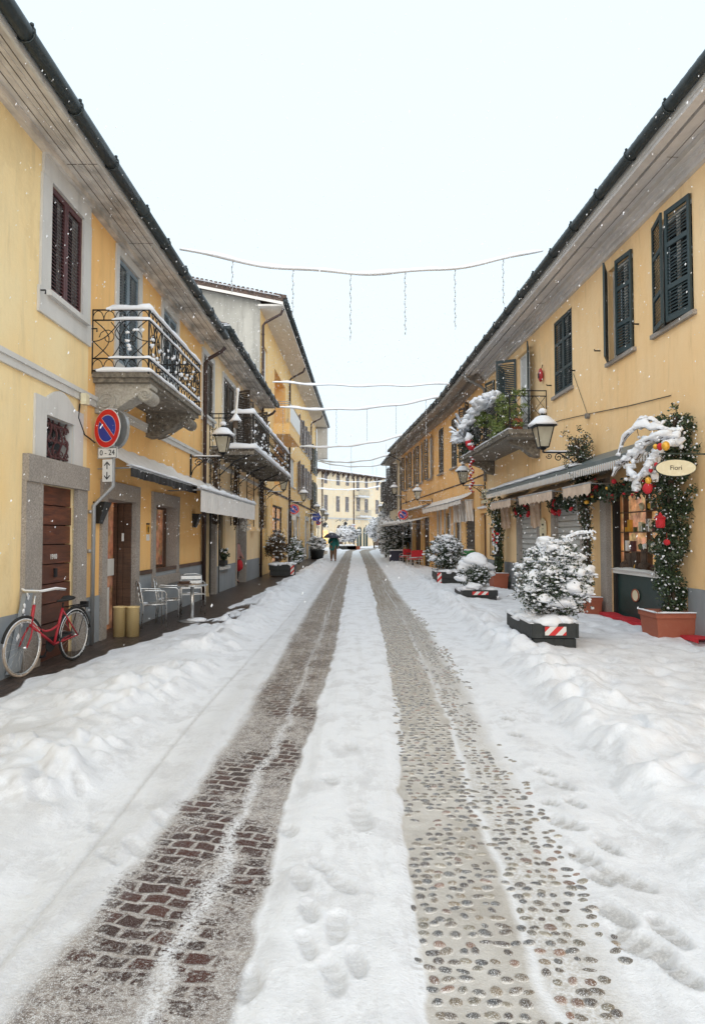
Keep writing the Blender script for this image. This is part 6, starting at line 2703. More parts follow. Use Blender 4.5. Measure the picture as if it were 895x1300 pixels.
def climber(loc, path, rads, label, nleaf, mat, leaf=.06, snowbits=200, trunk=True, name='climbing_plant', cat='climbing plant', mat2=None, bit=.018, tr=.03, sq=1.0):
    """foliage following a path (world coords)"""
    o = empty(name, loc)
    tag(o, label, cat)
    L_ = V(loc)
    pts = [V(p) - L_ for p in path]
    n = 60
    cs = []
    for i in range(n):
        t = i / (n - 1) * (len(pts) - 1)
        k = min(int(t), len(pts) - 2)
        c = pts[k].lerp(pts[k + 1], t - k)
        r_ = rads[k] * (1 - (t - k)) + rads[k + 1] * (t - k)
        for j in range(5):
            v_ = V((rnd.gauss(0, 1), rnd.gauss(0, 1), rnd.gauss(0, 1)))
            v_ = v_.normalized() * r_ * rnd.uniform(.3, 1)
            cs.append(tuple(c + v_))
    if trunk:
        mb = MB()
        for j in range(4):
            q = [p + V((.05 * math.sin(j * 2 + i * 1.3), .05 * math.cos(j * 2 + i), 0)) for i, p in enumerate(pts)]
            mb.tube(q, [tr * (1 - .6 * i / len(q)) for i in range(len(q))], 6)
        for j in range(60):
            c = V(cs[rnd.randrange(len(cs))])
            e = c + V((rnd.gauss(0, .08), rnd.gauss(0, .08), rnd.gauss(0, .08)))
            mb.tube([c, e], [.006, .002], 3)
        mb.build('stems', M['bark'], o)
    mb = MB()
    mb.leaves(cs, nleaf, .07, leaf)
    mb.build('foliage', M[mat], o)
    if mat2:
        mb = MB()
        mb.leaves(cs, nleaf // 2, .07, leaf)
        mb.build('dry_foliage', M[mat2], o)
    if snowbits:
        mb = MB()
        for i in range(snowbits):
            c = cs[rnd.randrange(len(cs))]
            mb.blob((c[0] + rnd.gauss(0, .06), c[1] + rnd.gauss(0, .06), c[2] + rnd.gauss(0, .06)), rnd.uniform(.6, 1.5) * bit, ICO1, .35)
        mb.build('snow', M['snow'], o, True)
    return o


pxw = R1.P(R1.uv(830, 790)[0], .35, 0)
terracotta(4.70, 5.32, 9.75, 10.35, .46, 'big square terracotta trough at the right edge of the street')
climber((5.08, 10.05, .45), [(5.08, 10.05, .45), (5.06, 10.05, 1.3), (5.06, 10.0, 2.0), (5.05, 9.9, 2.8), (5.08, 9.8, 3.5)], [.22, .28, .36, .40, .34],
        'tall leafy ivy column with red baubles climbing the right edge', 9500, 'leafd', .055, 800, mat2='leafb', bit=.014)
terracotta(4.72, 5.05, 12.7, 13.3, .42, 'medium terracotta trough behind the large snowy shrub')
climber((4.95, 13.2, .4), [(4.95, 13.2, .4), (4.95, 13.2, 1.5), (4.92, 13.25, 2.3), (4.85, 13.25, 3.0), (4.80, 13.3, 3.7)], [.03, .04, .12, .28, .30],
        'climber with brown stems between the beige awnings reaching the large lantern', 5200, 'leafd', .05, 500, mat2='vine', bit=.014)
terracotta(4.45, 4.92, 19.6, 20.3, .50, 'reddish terracotta pot by the dark passage door', mat='terra')
climber((4.7, 20.0, .5), [(4.7, 20.0, .5), (4.7, 20.0, 1.3), (4.68, 20, 2.0), (4.6, 20, 2.8)], [.12, .16, .22, .36],
        'olive green bush on a stem by the dark passage door', 2600, 'leafb', .09, 120)
o = empty('ornament_stand', (4.48, 19.5, 1.05))
tag(o, 'tall lantern box of red and white ornaments under the olive bush', 'ornament')
mb = MB()
for sx in (-.12, .12):
    for sy in (-.1, .1):
        mb.tube([(sx, sy, 0), (sx, sy, .85)], .01, 4)
mb.box(-.13, .13, -.11, .11, 0, .03)
mb.box(-.13, .13, -.11, .11, .84, .87)
mb.build('frame', M['dark'], o)
mb = MB()
for i in range(14):
    mb.blob((rnd.uniform(-.08, .08), rnd.uniform(-.08, .04), .08 + i * .055), .045, ICO1, .2)
mb.build('snow', M['snow'], o, True)
mb = MB()
for i in range(9):
    mb.blob((rnd.uniform(-.09, .09), -.1, rnd.uniform(.2, .75)), .035, ICO1, .2)
mb.build('baubles', M['redcloth'], o, True)

# dry vines on the left iron canopy
for i, (px, lab) in enumerate(((257, 'bare brown vine on the nearest iron canopy column'), (302, 'bare vine with dry leaves on the middle iron canopy column'), (330, 'dry leaved vine on the farthest iron canopy column'))):
    a_ = (q0 + (q1 - q0) * (0, .33, .97)[i])
    c = LB.P(a_, .18, 0)
    climber((c.x, c.y, 2.0), [(c.x, c.y, 2.0), (c.x, c.y, 2.7), (c.x, c.y, 3.3), (c.x, c.y, 3.95)], [.10, .12, .12, .2], lab, 500, 'vine', .06, 40, tr=.035)

# snow laden branch over the shop on the right
o = empty('hanging_branch', R1.P(R1.uv(850, 560)[0], .6, 3.2))
tag(o, 'arching branches heavy with snow hung with red and gold baubles over the shop', 'branch')
org = o.location
br, sn, ba, yl = MB(), MB(), MB(), MB()
def pxp(px, py, d):
    a, z = R1.uv(px, py, d)
    return R1.P(a, d, z) - org
strands = [
    [(862, 548, .5), (830, 545, .7), (808, 542, .85), (792, 556, .95), (785, 578, 1.0)],
    [(860, 556, .6), (838, 553, .8), (815, 565, .9), (798, 582, 1.0), (786, 590, 1.0), (778, 605, 1.05)],
    [(858, 562, .6), (842, 568, .8), (828, 582, .9), (823, 592, .95), (820, 602, .95)],
    [(850, 558, .6), (822, 560, .8), (806, 588, .9), (797, 600, 1.0), (806, 606, 1.0)],
    [(828, 590, .8), (818, 600, .9), (808, 615, .95), (808, 625, .95)],
    [(840, 540, .5), (826, 533, .6), (812, 534, .7)],
    [(836, 575, .7), (830, 596, .85), (832, 612, .85)],
    [(815, 570, .8), (800, 575, .9), (792, 590, .95)],
]
for s_ in strands:
    ps = [pxp(*q_) for q_ in s_]
    k = len(ps)
    fine = []
    for i in range(k - 1):
        for j in range(4):
            t_ = j / 4
            fine.append(ps[i].lerp(ps[i + 1], t_) + V((rnd.gauss(0, .008), rnd.gauss(0, .008), rnd.gauss(0, .008))))
    fine.append(ps[-1])
    br.tube(fine, [.012 - .006 * i / len(fine) for i in range(len(fine))], 5)
    sn.strip([p + V((0, 0, .005)) for p in fine], rnd.uniform(.075, .12), rnd.uniform(.06, .09), rnd.randrange(99), .7, .02)
    for i, p in enumerate(fine):
        if rnd.random() < .55:
            continue
        w_ = rnd.uniform(.030, .075) * (1.15 - .5 * i / len(fine))
        sn.blob(p + V((0, 0, w_ * .4)), (w_ * 1.1, w_ * 1.5, w_ * .8), ICO2, .4)
        if rnd.random() < .6:
            q_ = p + V((rnd.uniform(-.1, .1), rnd.uniform(-.1, .1), rnd.uniform(-.14, 0)))
            br.tube([p, q_], [.006, .003], 4)
            sn.blob(q_ + V((0, 0, .01)), rnd.uniform(.02, .045), ICO1, .3)
for px, py, m_, r_ in ((802, 587, yl, .035), (845, 566, yl, .055), (832, 567, yl, .035), (823, 610, yl, .045), (838, 567, ba, .045), (822, 620, ba, .07), (833, 590, ba, .03), (826, 597, ba, .03), (808, 622, ba, .035)):
    p = pxp(px, py, .95)
    m_.blob(p, (r_, r_, r_ * 1.25), ICO2, .03)
br.build('twigs', M['bark'], o)
sn.build('snow', M['snow'], o, True)
ba.build('red_bauble', M['redcloth'], o, True)
yl.build('gold_bauble', M['yellow'], o, True)

# christmas swag over the shop window
o = empty('christmas_swag', R1.P((eg0 + eg1) / 2, .1, 2.5))
tag(o, 'christmas swag of red bows, baubles and greenery over the lit shop window', 'christmas decoration')
org = o.location
lf, rd, gd, rb = MB(), MB(), MB(), MB()
cs = []
for i in range(70):
    t_ = i / 69
    c = R1.P(eg0 - .1 + (eg1 + .5 - eg0) * t_, .25 + .15 * rnd.random(), 2.62 - .16 * abs(math.sin(t_ * 8)) + rnd.uniform(-.12, .08)) - org
    cs.append(tuple(c))
lf.leaves(cs, 2200, .08, .07)
for i in range(34):
    c = V(cs[rnd.randrange(70)]) + V((rnd.uniform(-.1, 0), rnd.uniform(-.08, .08), rnd.uniform(-.12, .12)))
    (rd if i % 4 else gd).blob(c, rnd.uniform(.025, .055), ICO1, .12)
lf.build('greenery', M['leafd'], o)
rd.build('red_bows', M['redcloth'], o, True)
gd.build('gold_bauble', M['yellow'], o, True)
# red baubles on ivy
o = empty('red_lantern_ornament', (4.78, 9.75, 1.78))
tag(o, 'small red lantern ornament hanging in the ivy column', 'ornament')
mb = MB()
mb.lathe([(.05, 0), (.07, .03), (.07, .13), (.09, .15), (.03, .2), (.01, .24)], 8)
mb.build('lantern', M['redcloth'], o)
mb = MB()
mb.blob((0, 0, .17), (.06, .06, .02), ICO1, .1)
mb.build('snow', M['snow'], o, True)
o = empty('red_bauble', (4.86, 9.72, 1.56))
tag(o, 'bright red bauble in the ivy just below the red lantern ornament', 'ornament')
mb = MB()
mb.blob((0, 0, 0), .05, ICO2, 0)
mb.tube([(0, 0, .04), (0, 0, .14)], .003, 3)
mb.build('ball', M['redcloth'], o, True)

# red carpet
o = empty('red_doormat', R1.P((eg0 + eg1) / 2, .2, 0))
tag(o, 'long red carpet runner along the doorstep of the lit shop', 'carpet')
mb = MB()
n = 40
vs = []
for i in range(n + 1):
    a = 10.3 + (14.6 - 10.3) * i / n
    for d in (.02, .25 + .03 * math.sin(i * .7)):
        vs.append(tuple(R1.P(a, d, .155 + .012 * math.sin(i * .9))))
mb.add(vs, [(2 * i, 2 * i + 1, 2 * i + 3, 2 * i + 2) for i in range(n)])
mb.add([(x, y, z - .012) for x, y, z in vs], [(2 * i + 2, 2 * i + 3, 2 * i + 1, 2 * i) for i in range(n)])
mb.add([(x, y, z - .0) for x, y, z in vs[1::2]] + [(x, y, z - .06) for x, y, z in vs[1::2]], [(i, i + 1, i + n + 2, i + n + 1) for i in range(n)])
wbuild(mb, 'carpet', M['redcloth'], o)

# balcony greenery and santa figure -> plain red and white ornament
bx = lambda t, d, z: R1.P(r0 + (r1_ - r0) * t, d, z)
o = empty('balcony_plant', bx(.14, .9, zR))
tag(o, 'bright green trailing plant at the near end of the right balcony', 'plant')
org = o.location
mb = MB()
cs = [tuple(bx(rnd.uniform(-.02, .34), rnd.uniform(.55, 1.12), zR + rnd.uniform(.05, 1.05)) - org) for i in range(120)]
mb.leaves(cs, 5200, .07, .055)
mb.build('foliage', M['leafg'], o)
mb = MB()
R1.box(mb, r0 + .1, r0 + 1.0, .6, .85, zR, zR + .3)
mb2 = mb
x_ = MB()
x_.add(np.concatenate(mb.v) - np.array(tuple(org)), mb.f)
x_.build('pot', M['terra'], o)
o = empty('balcony_plant', bx(.5, .9, zR))
tag(o, 'second green plant under the snow in the middle of the right balcony', 'plant')
org = o.location
mb = MB()
cs = [tuple(bx(rnd.uniform(.40, .56), rnd.uniform(.8, 1.1), zR + rnd.uniform(.55, .95)) - org) for i in range(40)]
mb.leaves(cs, 1500, .06, .055)
mb.build('foliage', M['leafg'], o)
mb = MB()
mb.tube([(0, 0, .05), (0, 0, .6)], .02, 5)
mb.build('stem', M['bark'], o)
o = empty('balcony_shrub', bx(.8, .8, zR))
tag(o, 'snow smothered shrub spilling over the far end of the right balcony', 'shrub')
org = o.location
br, sn, lf = MB(), MB(), MB()
cs = []
for i in range(110):
    t_, d, z = rnd.uniform(.24, 1.0), rnd.uniform(.6, 1.25), 0
    z = zR + 1.20 - 1.5 * max(0, t_ - .62) + rnd.uniform(-.20, .10)
    p = bx(t_, d, z) - org
    sn.blob(p, (rnd.uniform(.09, .2), rnd.uniform(.16, .34), rnd.uniform(.06, .11)), ICO2, .38)
for i in range(26):
    t_ = rnd.uniform(.72, 1.06)
    p = bx(t_, rnd.uniform(.9, 1.45), zR + rnd.uniform(.3, 1.35)) - org
    b = bx(.92, .9, zR + .5) - org
    br.tube([b, b.lerp(p, .6) + V((0, 0, .06)), p], [.012, .008, .004], 4)
    sn.strip([b.lerp(p, .2) + V((0, 0, .02)), b.lerp(p, .6) + V((0, 0, .07)), p + V((0, 0, .01))], rnd.uniform(.05, .10), rnd.uniform(.04, .07), i, .6, .01)
for i in range(50):
    cs.append(tuple(bx(rnd.uniform(.55, 1.04), rnd.uniform(.7, 1.1), zR + rnd.uniform(.05, .8)) - org))
lf.leaves(cs, 1500, .08, .07)
br.build('branches', M['bark'], o)
sn.build('snow', M['snow'], o, True)
lf.build('foliage', M['leafd'], o)
o = empty('balcony_ornament', bx(.70, 1.03, zR + .1))
tag(o, 'red and white christmas bundle hanging on the balcony railing', 'ornament')
mb = MB()
mb.blob((-.05, -.05, .12), (.15, .15, .13), ICO2, .2)
mb.blob((-.04, -.2, -.02), (.12, .16, .09), ICO2, .2)
mb.build('bundle', M['redcloth'], o, True)
mb = MB()
mb.blob((-.05, .1, .32), (.15, .18, .17), ICO2, .2)
mb.blob((-.05, -.2, .07), (.12, .2, .05), ICO2, .2)
mb.build('snow', M['snow'], o, True)
o = empty('ribbon_garland', bx(.72, 1.0, zR - .2))
tag(o, 'twisted red and white ribbon garland dangling below the right balcony', 'christmas decoration')
rd, sn = MB(), MB()
for i in range(26):
    z = -i * .045
    c = V((.05 * math.sin(i * .8), .05 * math.cos(i * .8) + .03 * math.sin(i * 1.9), z))
    rd.blob(c, (.05, .06, .028), ICO1, .6)
    if i % 2 == 0:
        sn.blob(c + V((-.02, -.03, .02)), (.045, .05, .03), ICO1, .35)
rd.build('ribbon', M['redcloth'], o, True)
sn.build('snow', M['snow'], o, True)
# red bell/alarm on the wall
a_, z_ = R1.uv(690, 476)
o = empty('wall_ornament', R1.P(a_, 0, z_))
tag(o, 'oval red ornament fixed on the wall between balcony door and shutters', 'ornament')
mb = MB()
mb.blob((-.08, 0, 0), (.06, .11, .19), ICO2, 0)
mb.build('body', M['redpaint'], o, True)
mb = MB()
mb.box(-.14, -.10, -.05, .05, -.08, .05)
mb.tube([(-.05, 0, .18), (-.02, 0, .28)], .01, 4)
mb.build('plate', M['iron'], o)
# wires over the street wall: small box
a_, z_ = R1.uv(748, 528)
o = empty('junction_box', R1.P(a_, 0, z_))
tag(o, 'small grey junction box where two wires meet on the right wall', 'junction box')
mb = MB()
mb.tube([(0, 0, .0), (-.08, 0, 0)], .06, 10)
mb.build('box', M['greypipe'], o)

# ---------------- falling snow (nobody could count the flakes)
mb = MB()
base, fcs = ICO1
oct_v = np.array([(1, 0, 0), (-1, 0, 0), (0, 1, 0), (0, -1, 0), (0, 0, 1), (0, 0, -1)], float)
oct_f = [(0, 2, 4), (2, 1, 4), (1, 3, 4), (3, 0, 4), (2, 0, 5), (1, 2, 5), (3, 1, 5), (0, 3, 5)]
NF = 24000
Y = nrs.uniform(0, 1, NF) ** .6 * 32 + 1.7
X = nrs.uniform(-1, 1, NF) * np.minimum(Y * .62, 3.6)
Z = nrs.uniform(.2, 1, NF)
Z = .25 + Z * np.minimum(7.0, 1.6 + Y * .85)
sz = nrs.uniform(.0018, .0052, NF) * np.minimum(1, .5 + Y / 12) * (1 + (Y > 9) * .35)
ln = nrs.uniform(1.0, 2.8, NF)
ax = np.array([.35, 0, 1.0])
ax /= np.linalg.norm(ax)
vv = oct_v[None] * sz[:, None, None]
proj = (vv @ ax)[..., None] * ax
vv = vv + proj * (ln[:, None, None] - 1)
vv = vv + np.stack([X, Y, Z], 1)[:, None, :]
mb.v.append(vv.reshape(-1, 3))
mb.n = NF * 6
mb.f = [tuple(i + 6 * k for i in f) for k in range(NF) for f in oct_f]
o = mb.build('falling_snow', M['flakes'])
tag(o, 'loose white snowflakes drifting down across the whole street', 'snowflakes', None, 'stuff')

# ================================================================== GROUND
def vnoise(x, y, seed):
    xi, yi = np.floor(x).astype(np.int64), np.floor(y).astype(np.int64)
    xf, yf = x - xi, y - yi
    u, v = xf * xf * (3 - 2 * xf), yf * yf * (3 - 2 * yf)

    def h(a, b):
        n = (a * 374761393 + b * 668265263 + seed * 974634777) & 0x7fffffff
        n = (n ^ (n >> 13)) * 1274126177 & 0x7fffffff
        n = n ^ (n >> 16)
        return (n & 0xffff) / 65535.0
    return (h(xi, yi) * (1 - u) + h(xi + 1, yi) * u) * (1 - v) + (h(xi, yi + 1) * (1 - u) + h(xi + 1, yi + 1) * u) * v


def fbm(x, y, seed, oct=4, g=.5):
    s, a, t = 0, 1, 0
    for i in range(oct):
        s = s + a * vnoise(x * 2 ** i, y * 2 ** i, seed + i * 17)
        t += a
        a *= g
    return s / t


def cells(x, y, seed):
    """distance to nearest jittered point and its random value"""
    xi, yi = np.floor(x), np.floor(y)
    best = np.full(x.shape, 9.0)
    val = np.zeros(x.shape)
    for dx in (-1, 0, 1):
        for dy in (-1, 0, 1):
            a, b = (xi + dx).astype(np.int64), (yi + dy).astype(np.int64)

            def h(k):
                n = (a * 374761393 + b * 668265263 + (seed + k) * 974634777) & 0x7fffffff
                n = (n ^ (n >> 13)) * 1274126177 & 0x7fffffff
                return ((n ^ (n >> 16)) & 0xffff) / 65535.0
            d = np.hypot(a + .15 + .7 * h(1) - x, b + .15 + .7 * h(2) - y)
            m_ = d < best
            best = np.where(m_, d, best)
            val = np.where(m_, h(3), val)
    return best, val


def sstep(a, b, x):
    t = np.clip((x - a) / (b - a), 0, 1)
    return t * t * (3 - 2 * t)


ys = list(np.arange(-6, 1.9, .25))
y = 1.95
while y < 100:
    ys.append(y)
    y += .0034 * y ** 1.42 if y > 3 else .0125
ys += [104, 112, 125, 145, 180, 240, 330]
ys = np.array(ys)
us = np.linspace(-1, 1, 401)
inn = np.sign(us) * np.abs(us) ** 1.0
W = np.clip(1.3 + .55 * ys, 2.6, 5.9)
cols = [inn[None, :] * W[:, None]]
outs = []
for k, q in enumerate((.15, .35, .6, 1.0)):
    outs.append(W * (1 - q) + 6.6 * q if k < 3 else np.full_like(W, 6.6))
outs += [np.full_like(W, 14.0), np.full_like(W, 60.0), np.full_like(W, 260.0)]
XX = np.concatenate([np.stack([-o_ for o_ in outs[::-1]], 1), cols[0], np.stack(outs, 1)], 1)
YY = np.repeat(ys[:, None], XX.shape[1], 1)
yk = [-6, 2.3, 4.2, 6.1, 11.2, 19.4, 34, 70, 80, 86, 90, 100]
Ll = np.interp(YY, yk, [-1.52, -1.27, -1.03, -1.02, -.98, -.90, -.72, -.35, .2, 1.4, 3.5, 9])
Lr = np.interp(YY, yk, [-.44, -.38, -.33, -.26, -.14, -.05, .08, .5, 1.2, 2.8, 5.5, 14])
Rl = np.interp(YY, yk, [.20, .27, .36, .46, .60, .72, .93, 1.2, 1.9, 3.6, 6.5, 15])
Rr = np.interp(YY, yk, [.95, 1.04, 1.15, 1.28, 1.44, 1.5, 1.8, 2.4, 3.2, 5.4, 9.5, 20])
wob = (fbm(XX * 1.5, YY * .7, 5, 3) - .5) * .10 + (fbm(XX * 9, YY * 5, 6, 3) - .5) * .07
tl = (XX + wob - Ll) / (Lr - Ll)
tr = (XX + wob - Rl) / (Rr - Rl)
eL = sstep(-.08, .26, tl) * (1 - sstep(.9, 1.03, tl))
eR = sstep(-.02, .04, tr) * (1 - sstep(.72, 1.12, tr))
# left snowbank, right snowbank ridge
lb = np.interp(YY, [2, 3, 5, 8, 12, 20, 40, 80], [-1.45, -1.45, -1.5, -1.42, -1.35, -1.2, -1.0, -.6])
le = np.interp(YY, [0, 7.5, 8.6, 9.8, 11.7, 14, 22, 40, 60, 80], [-3.75, -3.62, -3.42, -3.30, -2.95, -2.72, -2.50, -2.15, -2.0, -2.5])
le = le + (fbm(XX * .0 + 3, YY * 1.6, 31, 3) - .5) * .35
rb = np.interp(YY, [2, 3.6, 5.4, 11.2, 27, 40, 80], [1.35, 1.55, 1.72, 1.95, 2.1, 2.3, 3.4])
bankL = sstep(0, .45, lb - XX) * sstep(-.05, .5, XX - le)
ridL = np.exp(-((XX - (lb - .75)) / .42) ** 2)
wx, wy = (fbm(XX * 1.4, YY * 1.4, 77, 2) - .5) * 1.1, (fbm(XX * 1.4, YY * 1.4, 177, 2) - .5) * 1.1
lumps1, v1_ = cells(XX * 2.2 + wx, YY * 2.2 + wy, 3)
lumps2, _ = cells(XX * 6.3 + 3 + wx * 2, YY * 6.3 + wy * 2, 9)
f1 = fbm(XX * 1.2, YY * 1.2, 41, 4)
f2 = fbm(XX * 5, YY * 5, 43, 3)
lumps3, v3_ = cells(XX * 4.1 + 9 + wy * 2, YY * 4.1 + wx * 2, 14)
ball = lambda d, r: np.sqrt(np.clip(1 - (d / r) ** 2, 0, 1))
bell = lambda d, r: np.clip(1 - (d / r) ** 2, 0, 1) ** 1.6
lump = (bell(lumps1, .38 + .3 * v1_) * (v1_ > .3) * .105 + bell(lumps3, .30 + .3 * v3_) * (v3_ > .4) * .06 + bell(lumps2, .55) * .016) * sstep(.36, .58, f1) * (.35 + .65 * np.exp(-((XX - (lb - .50)) / .55) ** 2))
hL = bankL * (.045 + .05 * f1 + .075 * ridL * (f1 + .1) + lump + .02 * f2)
right = sstep(0, .35, XX - rb)
ridR = np.exp(-((XX - (rb + .50)) / .48) ** 2)
lumpR = bell(lumps1, .42 + .3 * v1_) * (v1_ > .25) * .085 + bell(lumps3, .3 + .3 * v3_) * (v3_ > .4) * .05 + bell(lumps2, .55) * .014
hR = right * (.055 + .04 * f1 + ridR * (.015 + .06 * f1 + lumpR * sstep(.25, .45, f1)) + .018 * f2 + np.clip(.6 - lumps1, 0, 1) * .05)
# footpath dents of many feet on the right and left
d3, v3 = cells(XX * 2.2, YY * 1.55, 21)
dent = np.where(v3 > .35, sstep(.0, .30, .34 - d3), 0)
hR = hR - dent * .06 * right * (1 - ridR * .7)
hL = hL - dent * .05 * bankL * (1 - ridL)
# centre crown of untouched snow between the tracks
mid = sstep(0, .10, XX - Lr) * sstep(0, .10, Rl - XX)
hM = mid * (.014 + .010 * f2 + .012 * fbm(XX * 9, YY * 2, 9, 3))
side = sstep(0, .06, Ll - XX) * sstep(-.1, .4, XX - lb) + sstep(0, .2, XX - Rr) * (1 - right)
hS = np.clip(side, 0, 1) * (.018 + .012 * f2)
H = np.maximum.reduce([hL, hR, hM, hS]) + .012 * (fbm(XX * .8, YY * .8, 90, 2) - .5)
H = H - .010 * np.maximum(eL, eR)
# footprints (surveyed spots)
slush = np.zeros_like(H)
prints = [(458, 1045, 1.5, 0), (445, 950, 1, 0), (420, 995, 1, .2), (430, 1128, 1.1, .5), (408, 1108, .8, .6), (380, 1125, .9, .2), (368, 1056, .9, .3), (393, 1165, .8, .1), (428, 1185, 1, -.1), (424, 1245, 1, .1), (388, 1208, .8, .2), (318, 1248, .9, 0), (455, 1230, .8, 0),
          (692, 985, .9, .3), (712, 1002, 1.1, .5), (730, 1025, .9, .2), (700, 1022, .7, .2), (720, 1050, 1.2, .45), (742, 1092, 1.1, .3), (772, 1082, .9, .2), (798, 1122, 1.4, .5), (765, 1120, .8, .2), (785, 1165, 1, .3), (812, 1200, 1.4, .35), (848, 1190, 1, 0), (655, 935, .8, .3), (645, 915, .8, .3), (862, 1240, 1, .2),
          (175, 1075, 1.1, .6), (140, 1090, .9, .6), (120, 1050, .8, .4), (100, 1010, .9, .4), (205, 1040, .9, .5)]
for px, py, k, ang in prints:
    r_ = ray(px, py)
    q = CAM_LOC + r_ * (-CAM_LOC.z / r_.z)
    ca, sa = math.cos(ang), math.sin(ang)
    dx, dy = XX - q.x, YY - q.y
    a, b = (dx * ca + dy * sa) / (.046 * k), (-dx * sa + dy * ca) / (.11 * k)
    a = a + (f2 - .5) * 1.0 + .22 * np.sin(b * 2.2)
    b = b + (f1 - .5) * .9
    rr_ = a * a + b * b
    g = np.exp(-rr_ ** 4)
    rim = np.exp(-((rr_ - 1.35) / .35) ** 2)
    st = 1.0 if px > 600 else .55
    H = H - g * .017 * (st + .3) + rim * .005
    sole = .55 + .45 * (np.sin(b * 11 + px) > -.2) if (px % 2 == 0) else .95
    slush = np.maximum(slush, g * st * sole)
# kerb line cut by a tyre on the left
kl = np.interp(YY, yk, [-1.30, -1.33, -1.36, -1.38, -1.25, -1.1, -.9, -.5, 0, 1.2, 3, 9])
cut = np.exp(-((XX - kl) / .018) ** 2) * (YY > 1.5) * (YY < 16)
H = H - cut * .012
slush = np.maximum(slush, cut * .6)
smear = np.exp(-((XX - (Ll - .10)) / .16) ** 2)
slush = np.maximum(slush, smear * .35)
dirtyL = bankL * sstep(.58, .75, fbm(XX * 1.3, YY * .8, 66, 4)) * .35
slush = np.maximum(slush, dirtyL)
wet = (1 - sstep(-.12, .10, XX - le)) * (XX < 0) * (YY > 5.0) * (YY < 74)
# half-trodden slush between the cafe furniture and the bank
pz = np.exp(-((YY - 13.5) / 2.4) ** 2) * sstep(-3.2, -2.7, XX) * (1 - sstep(-2.3, -1.8, XX))
wet = np.maximum(wet, pz * sstep(.42, .56, fbm(XX * 4, YY * 2.5, 81, 4)) * .9)
wet = np.where(YY < 7.6, wet * sstep(5.5, 7.0, YY), wet)
wallR = np.interp(YY, [0, 22.7, 27.5, 44.4], [5.59, 4.95, 4.85, 3.72])
wr_ = sstep(-.34, -.16, XX - wallR + .10 * (fbm(XX, YY * 2, 55, 3) - .5)) * sstep(14, 16, YY) * (1 - sstep(42, 44, YY))
wet = np.clip(np.maximum(wet, wr_), 0, 1)
H = np.where(XX < 0, H * (1 - .9 * np.clip(wet * 1.2, 0, 1)), H * (1 - wr_))
H = np.where(np.abs(XX) > 6.5, np.minimum(H, .05), H)
nr, nc = XX.shape
verts = np.stack([XX.ravel(), YY.ravel(), H.ravel()], 1)
idx = np.arange(nr * nc).reshape(nr, nc)
q4 = np.stack([idx[:-1, :-1].ravel(), idx[:-1, 1:].ravel(), idx[1:, 1:].ravel(), idx[1:, :-1].ravel()], 1)
me = bpy.data.meshes.new('snowy_street')
me.vertices.add(len(verts))
me.vertices.foreach_set('co', verts.ravel())
me.loops.add(q4.size)
me.loops.foreach_set('vertex_index', q4.ravel().astype(np.int32))
me.polygons.add(len(q4))
me.polygons.foreach_set('loop_start', np.arange(0, q4.size, 4, dtype=np.int32))
me.polygons.foreach_set('loop_total', np.full(len(q4), 4, dtype=np.int32))
me.polygons.foreach_set('use_smooth', np.ones(len(q4), dtype=bool))
me.update()
for nm, arr in (('track_left', eL), ('track_right', eR), ('pos_left', tl), ('pos_right', tr), ('slush', slush), ('wet', wet)):
    at = me.attributes.new(nm, 'FLOAT', 'POINT')
    at.data.foreach_set('value', arr.ravel().astype(np.float32))
m, nt, b = newmat('street_snow_and_stone')
co = obj_co(nt)


def attr(nm):
    a = N(nt, 'ShaderNodeAttribute')
    a.attribute_name = nm
    return a.outputs['Fac']


nlo = noise(nt, co, 2.2, 5, .6)
nbig = noise(nt, mapped(nt, co, (1.4, .8, 1)), 1.0, 3, .5)
nmd = noise(nt, co, 11, 5, .65)
nhi = noise(nt, co, 70, 4, .7)
nfine = noise(nt, co, 260, 2, .6)
streak = noise(nt, mapped(nt, co, (26, .5, 1)), 1.0, 4, .6)
strk2 = noise(nt, mapped(nt, co, (9, .35, 1)), 1.0, 3, .6)
snowc = mix(nt, nmd, (0.74, 0.77, 0.83), (0.84, 0.86, 0.90))
grime = (0.44, 0.42, 0.40)
# brown trodden slush far along the tracks
mud = mix(nt, ramp(nt, nmd, [(.35, 0), (.65, 1)]), (0.155, 0.12, 0.09), (0.36, 0.315, 0.26))
# setts
warp = N(nt, 'ShaderNodeVectorMath', operation='ADD')
wn = N(nt, 'ShaderNodeTexNoise')
wn.inputs['Scale'].default_value = 5.5
L(nt, co, wn.inputs['Vector'])
wsc = N(nt, 'ShaderNodeVectorMath', operation='SCALE')
L(nt, wn.outputs['Color'], wsc.inputs[0])
wsc.inputs['Scale'].default_value = .085
rot_ = mapped(nt, co, rot=(0, 0, R(14)))
L(nt, rot_, warp.inputs[0])
L(nt, wsc.outputs[0], warp.inputs[1])
br = N(nt, 'ShaderNodeTexBrick')
br.inputs['Scale'].default_value = 1.0
br.inputs['Brick Width'].default_value = .128
br.inputs['Row Height'].default_value = .084
br.inputs['Mortar Size'].default_value = .014
br.inputs['Mortar Smooth'].default_value = .6
br.inputs['Bias'].default_value = 0.0
br.inputs['Color1'].default_value = c4((.030, .009, .007))
br.inputs['Color2'].default_value = c4((.11, .030, .020))
br.inputs['Mortar'].default_value = c4(.3)
L(nt, warp.outputs[0], br.inputs['Vector'])
sett = mix(nt, mth(nt, 'MULTIPLY', nhi, .8), br.outputs['Color'], (.05, .028, .025))
brick_in = mth(nt, 'SUBTRACT', 1.0, br.outputs['Fac'])
aL, aR, pL, pR = attr('track_left'), attr('track_right'), attr('pos_left'), attr('pos_right')
